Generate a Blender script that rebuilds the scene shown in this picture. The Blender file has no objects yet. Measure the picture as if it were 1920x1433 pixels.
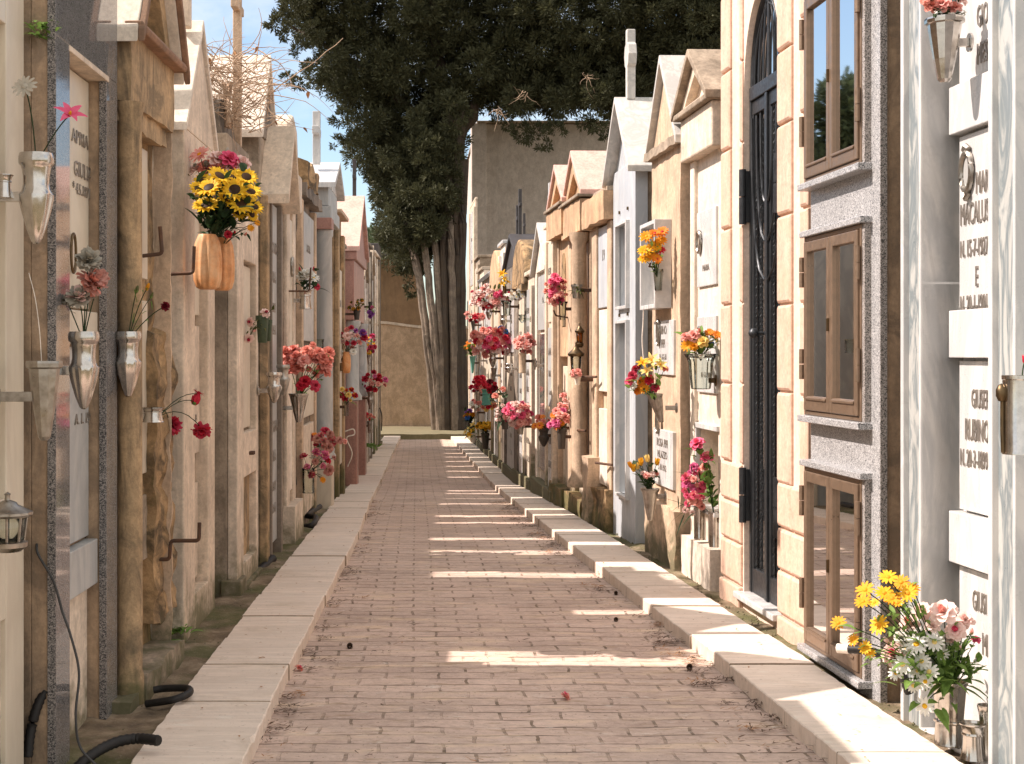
import bpy, bmesh, math, random
import numpy as np
from mathutils import Vector, Matrix, noise as mnoise

R = random.Random(7)
NR = np.random.default_rng(11)
SC = bpy.context.scene
COL = SC.collection
rad = math.radians
# ---------------------------------------------------------------- camera model (photo pixels -> metres)
F, CX, CY, H = 2667.0, 780.0, 665.0, 1.5


def P(px, py, Y):
    return Vector(((px - CX) * Y / F, Y, H - (py - CY) * Y / F))


def lerp_tab(tab, y):
    if y <= tab[0][0]:
        a, b = tab[0], tab[1]
    elif y >= tab[-1][0]:
        a, b = tab[-2], tab[-1]
        y = min(y, tab[-1][0] + 8)
    else:
        for a, b in zip(tab, tab[1:]):
            if a[0] <= y <= b[0]:
                break
    t = (y - a[0]) / (b[0] - a[0])
    return a[1] + (b[1] - a[1]) * t


ZK = [(2.0, .05), (11.5, .05), (15.9, -.11), (20.5, -.35), (30.9, -.46), (34.2, -.46), (80, -.46)]
KL = [(2.0, -.69), (5.03, -.6186), (6.75, -.590), (11.5, -.4765), (15.9, -.5026), (20.5, -.530), (30.9, -.4287), (34.2, -.37)]
KR = [(2.0, 1.78), (5.03, 1.5487), (6.75, 1.462), (11.5, 1.1496), (15.9, 1.0815), (20.5, 1.10), (30.9, .915), (34.2, .836)]
zk = lambda y: lerp_tab(ZK, y)
kl = lambda y: lerp_tab(KL, y)
kr = lambda y: lerp_tab(KR, y)

# ---------------------------------------------------------------- materials
MATS = {}


def _new(name):
    m = bpy.data.materials.new(name)
    m.use_nodes = True
    nt = m.node_tree
    bs = nt.nodes['Principled BSDF']
    MATS[name] = m
    return m, nt, bs


def _n(nt, typ, **kw):
    n = nt.nodes.new(typ)
    for k, v in kw.items():
        if k.startswith('i_'):
            n.inputs[k[2:].replace('_', ' ')].default_value = v
        else:
            setattr(n, k, v)
    return n


def _pos(nt, scale=(1, 1, 1)):
    g = _n(nt, 'ShaderNodeNewGeometry')
    mp = _n(nt, 'ShaderNodeMapping')
    mp.inputs['Scale'].default_value = scale
    nt.links.new(g.outputs['Position'], mp.inputs['Vector'])
    return mp.outputs['Vector']


def _noise(nt, vec, scale, detail=5, rough=.6, dist=0):
    n = _n(nt, 'ShaderNodeTexNoise')
    n.inputs['Scale'].default_value = scale
    n.inputs['Detail'].default_value = detail
    n.inputs['Roughness'].default_value = rough
    n.inputs['Distortion'].default_value = dist
    nt.links.new(vec, n.inputs['Vector'])
    return n.outputs['Fac']


def _ramp(nt, fac, stops):
    r = _n(nt, 'ShaderNodeValToRGB')
    el = r.color_ramp.elements
    while len(el) < len(stops):
        el.new(.5)
    for e, (p, c) in zip(el, stops):
        e.position = p
        e.color = (c, c, c, 1) if isinstance(c, (int, float)) else (*c, 1)
    nt.links.new(fac, r.inputs['Fac'])
    return r.outputs['Color']


def _mix(nt, fac, a, b, mode='MIX'):
    x = _n(nt, 'ShaderNodeMix', data_type='RGBA', blend_type=mode)
    for sock, val in ((x.inputs['Factor'], fac), (x.inputs['A'], a), (x.inputs['B'], b)):
        pass
    f_in, a_in, b_in = x.inputs[0], x.inputs[6], x.inputs[7]
    for s, v in ((f_in, fac), (a_in, a), (b_in, b)):
        if isinstance(v, bpy.types.NodeSocket):
            nt.links.new(v, s)
        elif isinstance(v, (int, float)):
            s.default_value = v if s is f_in else (v, v, v, 1)
        else:
            s.default_value = (*v, 1)
    return x.outputs[2]


def _bump(nt, bs, h, strength, dist=.01):
    b = _n(nt, 'ShaderNodeBump')
    b.inputs['Strength'].default_value = strength
    b.inputs['Distance'].default_value = dist
    nt.links.new(h, b.inputs['Height'])
    nt.links.new(b.outputs['Normal'], bs.inputs['Normal'])


def sc(c, k):
    return tuple(min(1, x * k) for x in c)


def stone(name, col, var=.22, stain=None, stain_amt=.5, streak=0., streak_col=(.07, .055, .04), rough=.75,
          bump=.35, bscale=55, spots=0., moss=None, moss_h=.35, nscale=2.3):
    """plaster / limestone / concrete: cloudy tone, blotch stains, rain streaks, pits, moss near the ground"""
    m, nt, bs = _new(name)
    p = _pos(nt)
    col = (min(.95, col[0] * 1.21), min(.9, col[1] * 1.13), min(.85, col[2] * 1.04))
    n1 = _noise(nt, p, nscale, 9, .66)
    c = _ramp(nt, n1, [(.28, sc(col, 1 - var * 1.35)), (.5, col), (.72, sc(col, 1 + var * .7))])
    n2 = _noise(nt, p, 42, 6, .75)
    c = _mix(nt, .55, c, _ramp(nt, n2, [(.3, .45), (.62, 1.)]), 'MULTIPLY')
    c = _mix(nt, .4, c, _ramp(nt, _noise(nt, _pos(nt, (1, 1, .45)), 10, 7, .7, .8), [(.32, .5), (.55, 1.)]), 'MULTIPLY')
    if stain:
        n3 = _noise(nt, p, 4.1, 8, .68, .6)
        msk = _ramp(nt, n3, [(.46, 0.), (.60, min(1, stain_amt * 1.3))])
        c = _mix(nt, msk, c, stain)
    if streak:
        v = _pos(nt, (4.5, 4.5, .8))
        n4 = _noise(nt, v, 1.7, 9, .72, 1.1)
        msk = _ramp(nt, n4, [(.46, 0.), (.66, min(1, streak * 1.35))])
        msk = _mix(nt, 1., msk, _ramp(nt, _noise(nt, p, 1.3, 4), [(.38, .15), (.6, 1.)]), 'MULTIPLY')
        c = _mix(nt, msk, c, streak_col)
    if spots:
        n5 = _noise(nt, p, 24, 3, .5)
        msk = _ramp(nt, n5, [(.64, 0.), (.72, spots)])
        c = _mix(nt, msk, c, (.05, .042, .033))
    if moss:
        sx = _n(nt, 'ShaderNodeSeparateXYZ')
        g = _n(nt, 'ShaderNodeNewGeometry')
        nt.links.new(g.outputs['Position'], sx.inputs[0])
        mr = _n(nt, 'ShaderNodeMapRange')
        mr.inputs['From Min'].default_value = moss_h
        mr.inputs['From Max'].default_value = -.1
        mr.inputs['To Min'].default_value = 0.
        mr.inputs['To Max'].default_value = .5
        nt.links.new(sx.outputs['Z'], mr.inputs['Value'])
        ad = _n(nt, 'ShaderNodeMath', operation='ADD')
        nt.links.new(mr.outputs[0], ad.inputs[0])
        nt.links.new(_noise(nt, p, 7, 6, .65), ad.inputs[1])
        c = _mix(nt, _ramp(nt, ad.outputs[0], [(.62, 0.), (.85, .8)]), c, moss)
    nt.links.new(c, bs.inputs['Base Color'])
    bs.inputs['Roughness'].default_value = rough
    bs.inputs['Specular IOR Level'].default_value = .3
    hb = _mix(nt, .5, n1, _noise(nt, p, bscale, 6, .7))
    _bump(nt, bs, hb, bump, .012)
    return m


def granite(name, dark, mid, light, scale=230, rough=.12, coat=.0, contrast=1.):
    m, nt, bs = _new(name)
    p = _pos(nt)
    vo = _n(nt, 'ShaderNodeTexVoronoi', feature='F1')
    vo.inputs['Scale'].default_value = scale
    nt.links.new(p, vo.inputs['Vector'])
    sep = _n(nt, 'ShaderNodeSeparateColor')
    nt.links.new(vo.outputs['Color'], sep.inputs[0])
    c = _ramp(nt, sep.outputs[0], [(.0, dark), (.22, dark), (.3, mid), (.62, mid), (.75, light)])
    c = _mix(nt, .3, c, _ramp(nt, _noise(nt, p, 3, 4), [(.3, .6), (.7, 1.)]), 'MULTIPLY')
    nt.links.new(c, bs.inputs['Base Color'])
    bs.inputs['Roughness'].default_value = rough
    if rough < .1:
        bs.inputs['IOR'].default_value = 1.75
    return m


def marble(name, col, vein, amt=.5, scale=3., rough=.28, stretch=(1, 1, .35), dirt=.25, bump=.05):
    m, nt, bs = _new(name)
    p = _pos(nt, stretch)
    col = (col[0] * 1.02, col[1] * .995, col[2] * .96)
    nz = _noise(nt, p, scale, 8, .6, 1.6)
    v = _ramp(nt, nz, [(.40, 0.), (.49, amt), (.52, amt), (.6, 0.)])
    n2 = _noise(nt, p, scale * .6, 5, .6)
    c = _ramp(nt, n2, [(.3, sc(col, .88)), (.7, col)])
    c = _mix(nt, v, c, vein)
    if name == 'travertine':
        c = _mix(nt, _ramp(nt, _noise(nt, _pos(nt), 2.6, 8, .7), [(.54, 0.), (.70, .5)]), c, (.50, .40, .29))
        c = _mix(nt, _ramp(nt, _noise(nt, _pos(nt), 34, 5, .7), [(.61, 0.), (.69, .6)]), c, (.28, .21, .15))
        c = _mix(nt, _ramp(nt, _noise(nt, _pos(nt, (1, 3, 1)), 7, 6, .6), [(.60, 0.), (.70, .5)]), c, (.74, .69, .60))
    if dirt:
        q = _pos(nt, (7, 7, .7))
        c = _mix(nt, _ramp(nt, _noise(nt, q, 1.5, 6), [(.52, 0.), (.75, dirt)]), c, (.30, .25, .19))
    nt.links.new(c, bs.inputs['Base Color'])
    nt.links.new(_ramp(nt, _noise(nt, _pos(nt), 9, 5), [(.3, rough * .8), (.7, min(1, rough * 1.6))]), bs.inputs['Roughness'])
    _bump(nt, bs, _noise(nt, _pos(nt), 40, 4), bump, .01)
    return m


def metal(name, col, rough=.3, metallic=1., dirt=.0, dirt_col=(.1, .08, .06)):
    m, nt, bs = _new(name)
    p = _pos(nt)
    nz = _noise(nt, p, 30, 5, .65)
    c = _ramp(nt, nz, [(.3, sc(col, .75)), (.7, col)])
    if dirt:
        c = _mix(nt, _ramp(nt, _noise(nt, p, 18, 6), [(.45, 0.), (.65, dirt)]), c, dirt_col)
    nt.links.new(c, bs.inputs['Base Color'])
    bs.inputs['Metallic'].default_value = metallic
    nt.links.new(_ramp(nt, nz, [(.3, rough * .7), (.7, min(1, rough * 1.5))]), bs.inputs['Roughness'])
    _bump(nt, bs, nz, .08, .004)
    return m


def petal(name, c0, c1, nsc=55):
    """petals / leaves: tone varies from flower to flower and within the petal"""
    m, nt, bs = _new(name)
    oi = _n(nt, 'ShaderNodeObjectInfo')
    p = _pos(nt)
    nz = _noise(nt, p, nsc, 8 if nsc < 10 else 4, .72 if nsc < 10 else .6)
    ad = _n(nt, 'ShaderNodeMath', operation='MULTIPLY_ADD')
    nt.links.new(nz, ad.inputs[0])
    ad.inputs[1].default_value = .7
    ml = _n(nt, 'ShaderNodeMath', operation='MULTIPLY')
    nt.links.new(oi.outputs['Random'], ml.inputs[0])
    ml.inputs[1].default_value = .35
    nt.links.new(ml.outputs[0], ad.inputs[2])
    c = _ramp(nt, ad.outputs[0], [(.25, c0), (.75, c1)])
    nt.links.new(c, bs.inputs['Base Color'])
    bs.inputs['Roughness'].default_value = .6
    bs.inputs['Specular IOR Level'].default_value = .25
    tr = _n(nt, 'ShaderNodeBsdfTranslucent')
    nt.links.new(c, tr.inputs['Color'])
    mx = _n(nt, 'ShaderNodeMixShader')
    mx.inputs[0].default_value = .28
    out = nt.nodes['Material Output']
    nt.links.new(bs.outputs[0], mx.inputs[1])
    nt.links.new(tr.outputs[0], mx.inputs[2])
    nt.links.new(mx.outputs[0], out.inputs['Surface'])
    return m


def glass(name, tint=(.9, .93, .92), rough=.02, ior=1.5, dust=0.):
    m, nt, bs = _new(name)
    nt.nodes.remove(bs)
    out = nt.nodes['Material Output']
    tr = _n(nt, 'ShaderNodeBsdfTransparent')
    tr.inputs['Color'].default_value = (*tint, 1)
    gl = _n(nt, 'ShaderNodeBsdfGlossy')
    gl.inputs['Roughness'].default_value = rough
    fr = _n(nt, 'ShaderNodeFresnel')
    fr.inputs['IOR'].default_value = ior
    mx = _n(nt, 'ShaderNodeMixShader')
    nt.links.new(fr.outputs[0], mx.inputs[0])
    src = tr.outputs[0]
    if dust:
        df = _n(nt, 'ShaderNodeBsdfDiffuse')
        df.inputs['Color'].default_value = (.55, .54, .52, 1)
        m2 = _n(nt, 'ShaderNodeMixShader')
        nt.links.new(_ramp(nt, _noise(nt, _pos(nt), 5, 7, .65), [(.3, dust * .5), (.7, dust * 1.5)]), m2.inputs[0])
        nt.links.new(src, m2.inputs[1])
        nt.links.new(df.outputs[0], m2.inputs[2])
        src = m2.outputs[0]
    nt.links.new(src, mx.inputs[1])
    nt.links.new(gl.outputs[0], mx.inputs[2])
    nt.links.new(mx.outputs[0], out.inputs['Surface'])
    return m


M = MATS
stone('cream_plaster', (.66, .575, .48), stain=(.48, .385, .30), stain_amt=.35, streak=.25, moss=(.10, .10, .04), spots=.2)
stone('pale_plaster', (.68, .605, .52), stain=(.42, .34, .26), stain_amt=.4, streak=.25, moss=(.12, .11, .05))
stone('white_plaster', (.72, .67, .61), var=.1, stain=(.52, .44, .35), stain_amt=.35, streak=.18, spots=.1)
stone('ochre_stone', (.44, .32, .195), var=.3, stain=(.19, .14, .085), stain_amt=.65, streak=.6, rough=.85, bump=.7, moss=(.09, .09, .035), moss_h=.3)
stone('rough_stone', (.36, .25, .14), var=.45, stain=(.10, .07, .04), stain_amt=.9, streak=.2, rough=.95, bump=1., bscale=22, moss=(.08, .085, .03), nscale=6)
stone('brown_render', (.40, .30, .21), var=.25, stain=(.22, .16, .11), stain_amt=.6, streak=.45, rough=.9, bump=.6)
stone('concrete', (.37, .315, .255), var=.28, stain=(.18, .14, .10), stain_amt=.6, streak=.4, rough=.9, bump=.5, spots=.35, moss=(.09, .09, .04))
stone('grey_concrete', (.54, .505, .475), var=.1, stain=(.36, .29, .24), stain_amt=.3, streak=.12, rough=.9, bump=.4)
stone('tan_plaster', (.57, .445, .335), var=.2, stain=(.40, .295, .21), stain_amt=.5, streak=.35, rough=.85, bump=.5, moss=(.10, .10, .05), moss_h=.45)
stone('orange_stone', (.56, .385, .25), var=.22, stain=(.36, .24, .15), stain_amt=.5, streak=.4, rough=.85, bump=.5)
stone('yellow_plaster', (.62, .45, .37), var=.08, stain=(.58, .40, .26), stain_amt=.25, streak=.12, rough=.8, bump=.25, bscale=140)
stone('pale_yellow_plaster', (.67, .575, .52), var=.07, stain=(.66, .52, .38), stain_amt=.22, streak=.1, rough=.8, bump=.2, bscale=140)
stone('end_wall_plaster', (.55, .41, .295), var=.16, stain=(.34, .235, .14), stain_amt=.4, streak=.12, rough=.9, bump=.35)
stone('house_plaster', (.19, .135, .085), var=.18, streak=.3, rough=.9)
stone('pink_granite', (.36, .20, .17), var=.15, rough=.45, bump=.1, streak=.2)
stone('pink_slab', (.60, .40, .36), var=.12, rough=.6, bump=.15, streak=.2)
stone('weathered_grey', (.25, .22, .19), var=.35, stain=(.10, .085, .07), stain_amt=.7, streak=.5, rough=.9, bump=.8)
stone('frame_grey', (.19, .165, .14), var=.3, rough=.6, streak=.3)
stone('dark_slate', (.055, .052, .055), var=.2, rough=.5, bump=.15)
stone('terracotta', (.60, .29, .125), var=.2, stain=(.72, .46, .26), stain_amt=.5, rough=.45, bump=.2)
stone('cornice_clay', (.30, .185, .125), var=.25, stain=(.15, .10, .07), stain_amt=.5, rough=.85, bump=.5)
stone('plastic_green', (.05, .075, .045), var=.1, rough=.5, bump=.05)
stone('dark_pot', (.06, .052, .045), var=.2, rough=.5, bump=.1)
stone('joint', (.30, .24, .18), var=.3, rough=.95)
stone('bark', (.07, .053, .04), var=.45, stain=(.07, .055, .045), stain_amt=.7, streak=.7, rough=.95, bump=1., bscale=30)
stone('pale_bark', (.24, .20, .165), var=.35, stain=(.12, .09, .07), stain_amt=.5, streak=.6, rough=.95, bump=.9, bscale=30)
stone('twig', (.42, .32, .24), var=.4, rough=.9, bump=.2, nscale=9)
stone('dry_leaf', (.36, .19, .09), var=.4, rough=.8, nscale=20)
stone('pine_cone', (.09, .055, .035), var=.4, rough=.85, bump=.8)
stone('rubber', (.018, .017, .017), var=.2, rough=.55, bump=.1)
stone('cable', (.05, .052, .055), var=.2, rough=.6, bump=.1)
stone('pipe_cap', (.75, .72, .68), var=.1, rough=.6)
stone('interior', (.32, .28, .24), var=.2, rough=.9)
stone('curtain', (.70, .67, .62), var=.15, rough=.9)
granite('granite', (.075, .07, .07), (.17, .16, .155), (.27, .255, .245), 380, .05)
granite('granite_edge', (.025, .024, .025), (.14, .128, .12), (.31, .28, .26), 270, .5)
granite('light_granite', (.09, .09, .095), (.35, .345, .345), (.56, .55, .54), 290, .35)
granite('light_granite_edge', (.07, .065, .06), (.27, .24, .22), (.44, .40, .37), 260, .55)
marble('white_marble', (.67, .665, .66), (.38, .39, .40), .55, 3.0, .25, dirt=.12)
marble('cream_marble', (.66, .59, .48), (.48, .40, .31), .35, 2.5, .35, dirt=.35)
marble('veined_marble', (.44, .455, .445), (.17, .20, .21), .95, 7., .3, (1, 1, .25), dirt=.1)
marble('grey_marble', (.46, .465, .46), (.29, .30, .30), .6, 3.5, .35, dirt=.25)
marble('blue_marble', (.50, .535, .57), (.34, .37, .41), .5, 3., .4, (1, 1, .3), dirt=.2)
marble('roof_marble', (.58, .56, .53), (.36, .35, .33), .6, 4., .6, (1, 1, 1), dirt=.4, bump=.2)
marble('travertine', (.77, .66, .57), (.57, .475, .39), .5, 3.2, .6, (.35, 2.5, 1), dirt=.0, bump=.25)
metal('steel', (.62, .58, .53), .17, dirt=.25)
metal('dull_steel', (.46, .42, .37), .34, dirt=.45)
metal('rust', (.10, .055, .035), .8, .3, dirt=.6, dirt_col=(.16, .07, .03))
metal('black_iron', (.045, .048, .052), .4, .6)
metal('bronze_frame', (.27, .185, .125), .38, .55)
metal('bronze', (.16, .11, .06), .4, 1., dirt=.3)
metal('letter', (.40, .36, .32), .35, .8)
glass('pane', (.88, .90, .89), .02, 1.6, .2)
glass('clear_glass', (.82, .85, .80), .05)
glass('amber_glass', (.75, .42, .12), .1)
petal('red', (.42, .012, .03), (.66, .03, .06))
petal('dark_red', (.10, .006, .012), (.22, .01, .02))
petal('crimson', (.46, .03, .07), (.64, .07, .12))
petal('sun_yellow', (.78, .47, .015), (.88, .60, .04))
petal('magenta', (.54, .08, .22), (.74, .18, .34))
petal('hot_pink', (.70, .08, .18), (.87, .18, .30))
petal('pink', (.74, .27, .23), (.87, .47, .40))
petal('salmon', (.66, .20, .15), (.84, .36, .28))
petal('blush', (.78, .52, .46), (.90, .74, .68))
petal('dusty_pink', (.46, .19, .15), (.62, .33, .27))
petal('white', (.74, .71, .63), (.86, .85, .80))
petal('dusty_white', (.34, .31, .25), (.52, .48, .40))
petal('yellow', (.74, .37, .012), (.85, .50, .035))
petal('pale_yellow', (.80, .56, .13), (.88, .70, .28))
petal('amber', (.68, .26, .01), (.82, .38, .02))
petal('orange', (.70, .18, .015), (.85, .32, .04))
petal('purple', (.22, .05, .30), (.36, .12, .44))
petal('blue', (.03, .12, .42), (.06, .22, .58))
petal('brown_seed', (.035, .018, .010), (.07, .035, .015))
petal('leaf', (.08, .155, .03), (.22, .34, .08))
petal('dark_leaf', (.015, .035, .012), (.04, .075, .025))
petal('olive_leaf', (.07, .085, .025), (.15, .15, .05))
petal('teal_foil', (.10, .32, .26), (.22, .50, .40))
petal('cypress_leaf', (.011, .0145, .006), (.088, .088, .042), 2.6)
petal('far_leaf', (.06, .085, .04), (.12, .14, .07))
# ---------------------------------------------------------------- facade frames


class Face:
    """plane of a facade: u runs along the row away from the camera, v out towards the path, z up"""

    def __init__(s, side, X, Yref, m=None):
        s.side = side
        m = (.0218 if side < 0 else -.045) if m is None else m
        n = math.hypot(1, m)
        s.d = Vector((m / n, 1 / n, 0))
        s.n = Vector((1 / n, -m / n, 0)) if side < 0 else Vector((-1 / n, m / n, 0))
        s.o = Vector((X - m * Yref, 0, 0))

    def __call__(s, u, v, z):
        return s.o + s.d * u + s.n * v + Vector((0, 0, z))

    def u(s, px, v=0.):
        r = (px - CX) / F
        return (s.o.x + s.n.x * v - r * s.n.y * v) / (r * s.d.y - s.d.x)

    def z(s, px, py, v=0.):
        return H - (py - CY) * s(s.u(px, v), v, 0).y / F

    def zu(s, u, py, v=0.):
        return H - (py - CY) * s(u, v, 0).y / F


class MB:
    def __init__(s, fr=None):
        s.v, s.f, s.mi, s.sm = [], [], [], []
        s.fr = fr or (lambda a, b, c: Vector((a, b, c)))

    def add(s, vs, fs, m=0, smooth=False):
        o = len(s.v)
        s.v += [tuple(x) for x in vs]
        s.f += [tuple(i + o for i in f) for f in fs]
        s.mi += [m] * len(fs)
        s.sm += [smooth] * len(fs)
        return s

    def box(s, u0, u1, v0, v1, z0, z1, m=0):
        g = s.fr
        vs = [g(u, v, z) for u in (u0, u1) for v in (v0, v1) for z in (z0, z1)]
        return s.add(vs, [(0, 1, 3, 2), (4, 6, 7, 5), (0, 4, 5, 1), (2, 3, 7, 6), (0, 2, 6, 4), (1, 5, 7, 3)], m)

    def rbox(s, u0, u1, v0, v1, z0, z1, amp=.015, res=.05, fs=7., m=0, skip=()):
        """box with a rough, worn surface"""
        g = s.fr
        sd = R.random() * 50
        vmap = {}

        def vert(u, v, z):
            k = (round(u, 4), round(v, 4), round(z, 4))
            if k not in vmap:
                q = Vector((u * fs, v * fs, z * fs)) + Vector((sd, sd, sd))
                d = mnoise.noise_vector(q) * amp + mnoise.noise_vector(q * 2.7) * amp * .5
                vmap[k] = len(s.v)
                s.v.append(tuple(g(u + d.x, v + d.y, z + d.z)))
            return vmap[k]

        def grid(fn, a0, a1, b0, b1):
            na = max(1, int(abs(a1 - a0) / res))
            nb = max(1, int(abs(b1 - b0) / res))
            for i in range(na):
                for j in range(nb):
                    q = []
                    for di, dj in ((0, 0), (1, 0), (1, 1), (0, 1)):
                        a = a0 + (a1 - a0) * (i + di) / na
                        b = b0 + (b1 - b0) * (j + dj) / nb
                        q.append(vert(*fn(a, b)))
                    s.f.append(tuple(q))
                    s.mi.append(m)
                    s.sm.append(True)
        grid(lambda a, b: (a, v1, b), u0, u1, z0, z1)
        grid(lambda a, b: (a, v0, b), u0, u1, z0, z1)
        grid(lambda a, b: (u0, a, b), v0, v1, z0, z1)
        grid(lambda a, b: (u1, a, b), v0, v1, z0, z1)
        grid(lambda a, b: (a, b, z1), u0, u1, v0, v1)
        grid(lambda a, b: (a, b, z0), u0, u1, v0, v1)
        return s

    def prism(s, poly, v0, v1, m=0):
        """(u,z) outline pushed from v0 to v1"""
        n = len(poly)
        vs = [s.fr(u, v0, z) for u, z in poly] + [s.fr(u, v1, z) for u, z in poly]
        fs = [tuple(range(n)), tuple(range(2 * n - 1, n - 1, -1))]
        fs += [(i, i + n, (i + 1) % n + n, (i + 1) % n) for i in range(n)]
        return s.add(vs, fs, m)

    def mould(s, prof, u0, u1, m=0):
        """(v,z) profile run along the facade"""
        n = len(prof)
        vs = [s.fr(u0, v, z) for v, z in prof] + [s.fr(u1, v, z) for v, z in prof]
        fs = [tuple(range(n)), tuple(range(2 * n - 1, n - 1, -1))]
        fs += [(i, i + n, (i + 1) % n + n, (i + 1) % n) for i in range(n)]
        return s.add(vs, fs, m)

    def tube(s, pts, r, n=7, m=0, cap=True, rib=0., ribn=5):
        pts = [Vector(p) for p in pts]
        rr = r if isinstance(r, (list, tuple)) else [r] * len(pts)
        vs, fs = [], []
        up = Vector((.13, .21, 1)).normalized()
        for i, p in enumerate(pts):
            t = (pts[min(i + 1, len(pts) - 1)] - pts[max(i - 1, 0)])
            t = t.normalized() if t.length > 1e-9 else Vector((0, 0, 1))
            a = t.cross(up)
            if a.length < .05:
                a = t.cross(Vector((1, 0, 0)))
            a.normalize()
            b = t.cross(a)
            for k in range(n):
                w = 2 * math.pi * k / n
                vs.append(p + (a * math.cos(w) + b * math.sin(w)) * rr[i] * (1 + rib * math.cos(ribn * w + i * .03) + rib * .5 * math.cos((ribn * 2 - 3) * w - i * .05)))
        for i in range(len(pts) - 1):
            for k in range(n):
                fs.append((i * n + k, i * n + (k + 1) % n, (i + 1) * n + (k + 1) % n, (i + 1) * n + k))
        if cap:
            fs.append(tuple(range(n))[::-1])
            fs.append(tuple(range((len(pts) - 1) * n, len(pts) * n)))
        return s.add(vs, fs, m, True)

    def lathe(s, prof, c, n=20, flute=0, amp=0., zr=(0, 9), m=0, smooth=True, lean=(0, 0), rot=0.):
        """(r,z) profile turned about a vertical axis through c"""
        vs, fs = [], []
        z0 = prof[0][1]
        for r, z in prof:
            for k in range(n):
                w = 2 * math.pi * k / n + rot
                q = r
                if flute and zr[0] <= z <= zr[1]:
                    q = r * (1 + amp * math.cos(flute * w))
                vs.append(Vector((c[0] + q * math.cos(w) + lean[0] * (z - z0), c[1] + q * math.sin(w) + lean[1] * (z - z0), c[2] + z)))
        for i in range(len(prof) - 1):
            for k in range(n):
                fs.append((i * n + k, i * n + (k + 1) % n, (i + 1) * n + (k + 1) % n, (i + 1) * n + k))
        fs.append(tuple(range(n))[::-1])
        fs.append(tuple(range((len(prof) - 1) * n, len(prof) * n)))
        return s.add(vs, fs, m, smooth)

    def build(s, name, mats, parent=None, bevel=0., seg=2, fix=True, origin=None):
        if not isinstance(mats, (list, tuple)):
            mats = [mats]
        org = Vector(origin) if origin is not None else (ORG(parent) if parent else Vector((0, 0, 0)))
        me = bpy.data.meshes.new(name)
        me.from_pydata([tuple(Vector(x) - org) for x in s.v], [], s.f)
        me.polygons.foreach_set('material_index', s.mi)
        me.polygons.foreach_set('use_smooth', s.sm)
        for k in mats:
            me.materials.append(M[k] if isinstance(k, str) else k)
        if fix:
            bm = bmesh.new()
            bm.from_mesh(me)
            bmesh.ops.recalc_face_normals(bm, faces=bm.faces)
            bm.to_mesh(me)
            bm.free()
            if any(s.sm):
                me.set_sharp_from_angle(angle=rad(42))
        ob = bpy.data.objects.new(name, me)
        COL.objects.link(ob)
        if parent:
            ob.parent = parent
        else:
            ob.location = org
        if bevel:
            b = ob.modifiers.new('bevel', 'BEVEL')
            b.width, b.segments, b.limit_method, b.angle_limit = bevel, seg, 'ANGLE', rad(40)
            b.harden_normals = False
        return ob


def ORG(o):
    v = Vector((0, 0, 0))
    while o:
        v += o.location
        o = o.parent
    return v


def thing(name, label, cat, loc, group=None):
    o = bpy.data.objects.new(name, None)
    o.empty_display_size = .1
    COL.objects.link(o)
    o.location = loc
    o['label'], o['category'] = label, cat
    if group:
        o['group'] = group
    return o


def tag(o, label, cat, group=None):
    o['label'], o['category'] = label, cat
    if group:
        o['group'] = group
    return o


def struct(o, kind='structure'):
    o['kind'] = kind
    return o


def inscription(fc, parent, txt, u, v, z, size, mat='letter', ext=.002, sx=1., name='inscription', align='LEFT'):
    cu = bpy.data.curves.new(name, 'FONT')
    cu.body = txt
    cu.size = size
    cu.extrude = ext
    cu.align_x = align
    cu.resolution_u = 2
    cu.materials.append(M[mat])
    tmp = bpy.data.objects.new(name, cu)
    me = bpy.data.meshes.new_from_object(tmp)
    bpy.data.objects.remove(tmp)
    bpy.data.curves.remove(cu)
    if not me.materials:
        me.materials.append(M[mat])
    o = bpy.data.objects.new(name, me)
    COL.objects.link(o)
    x = fc.d if fc.side < 0 else -fc.d
    n = fc.n
    p = fc(u, v, z) - ORG(parent)
    mt = Matrix((
        (x.x * sx, 0, n.x, p.x),
        (x.y * sx, 0, n.y, p.y),
        (0, 1, 0, p.z),
        (0, 0, 0, 1)))
    o.parent = parent
    o.matrix_local = mt
    return o


def cross(fc, parent, u, v, z0, h, w, t, mat, arm=.68, bev=.006):
    c = MB(fc)
    c.box(u - t / 2, u + t / 2, v - t / 2, v + t / 2, z0, z0 + h)
    za = z0 + h * arm
    c.box(u - w / 2, u - t / 2 + .001, v - t * .42, v + t * .42, za - t / 2, za + t / 2)
    c.box(u + t / 2 - .001, u + w / 2, v - t * .42, v + t * .42, za - t / 2, za + t / 2)
    return c.build('cross', mat, parent, bev)


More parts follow.
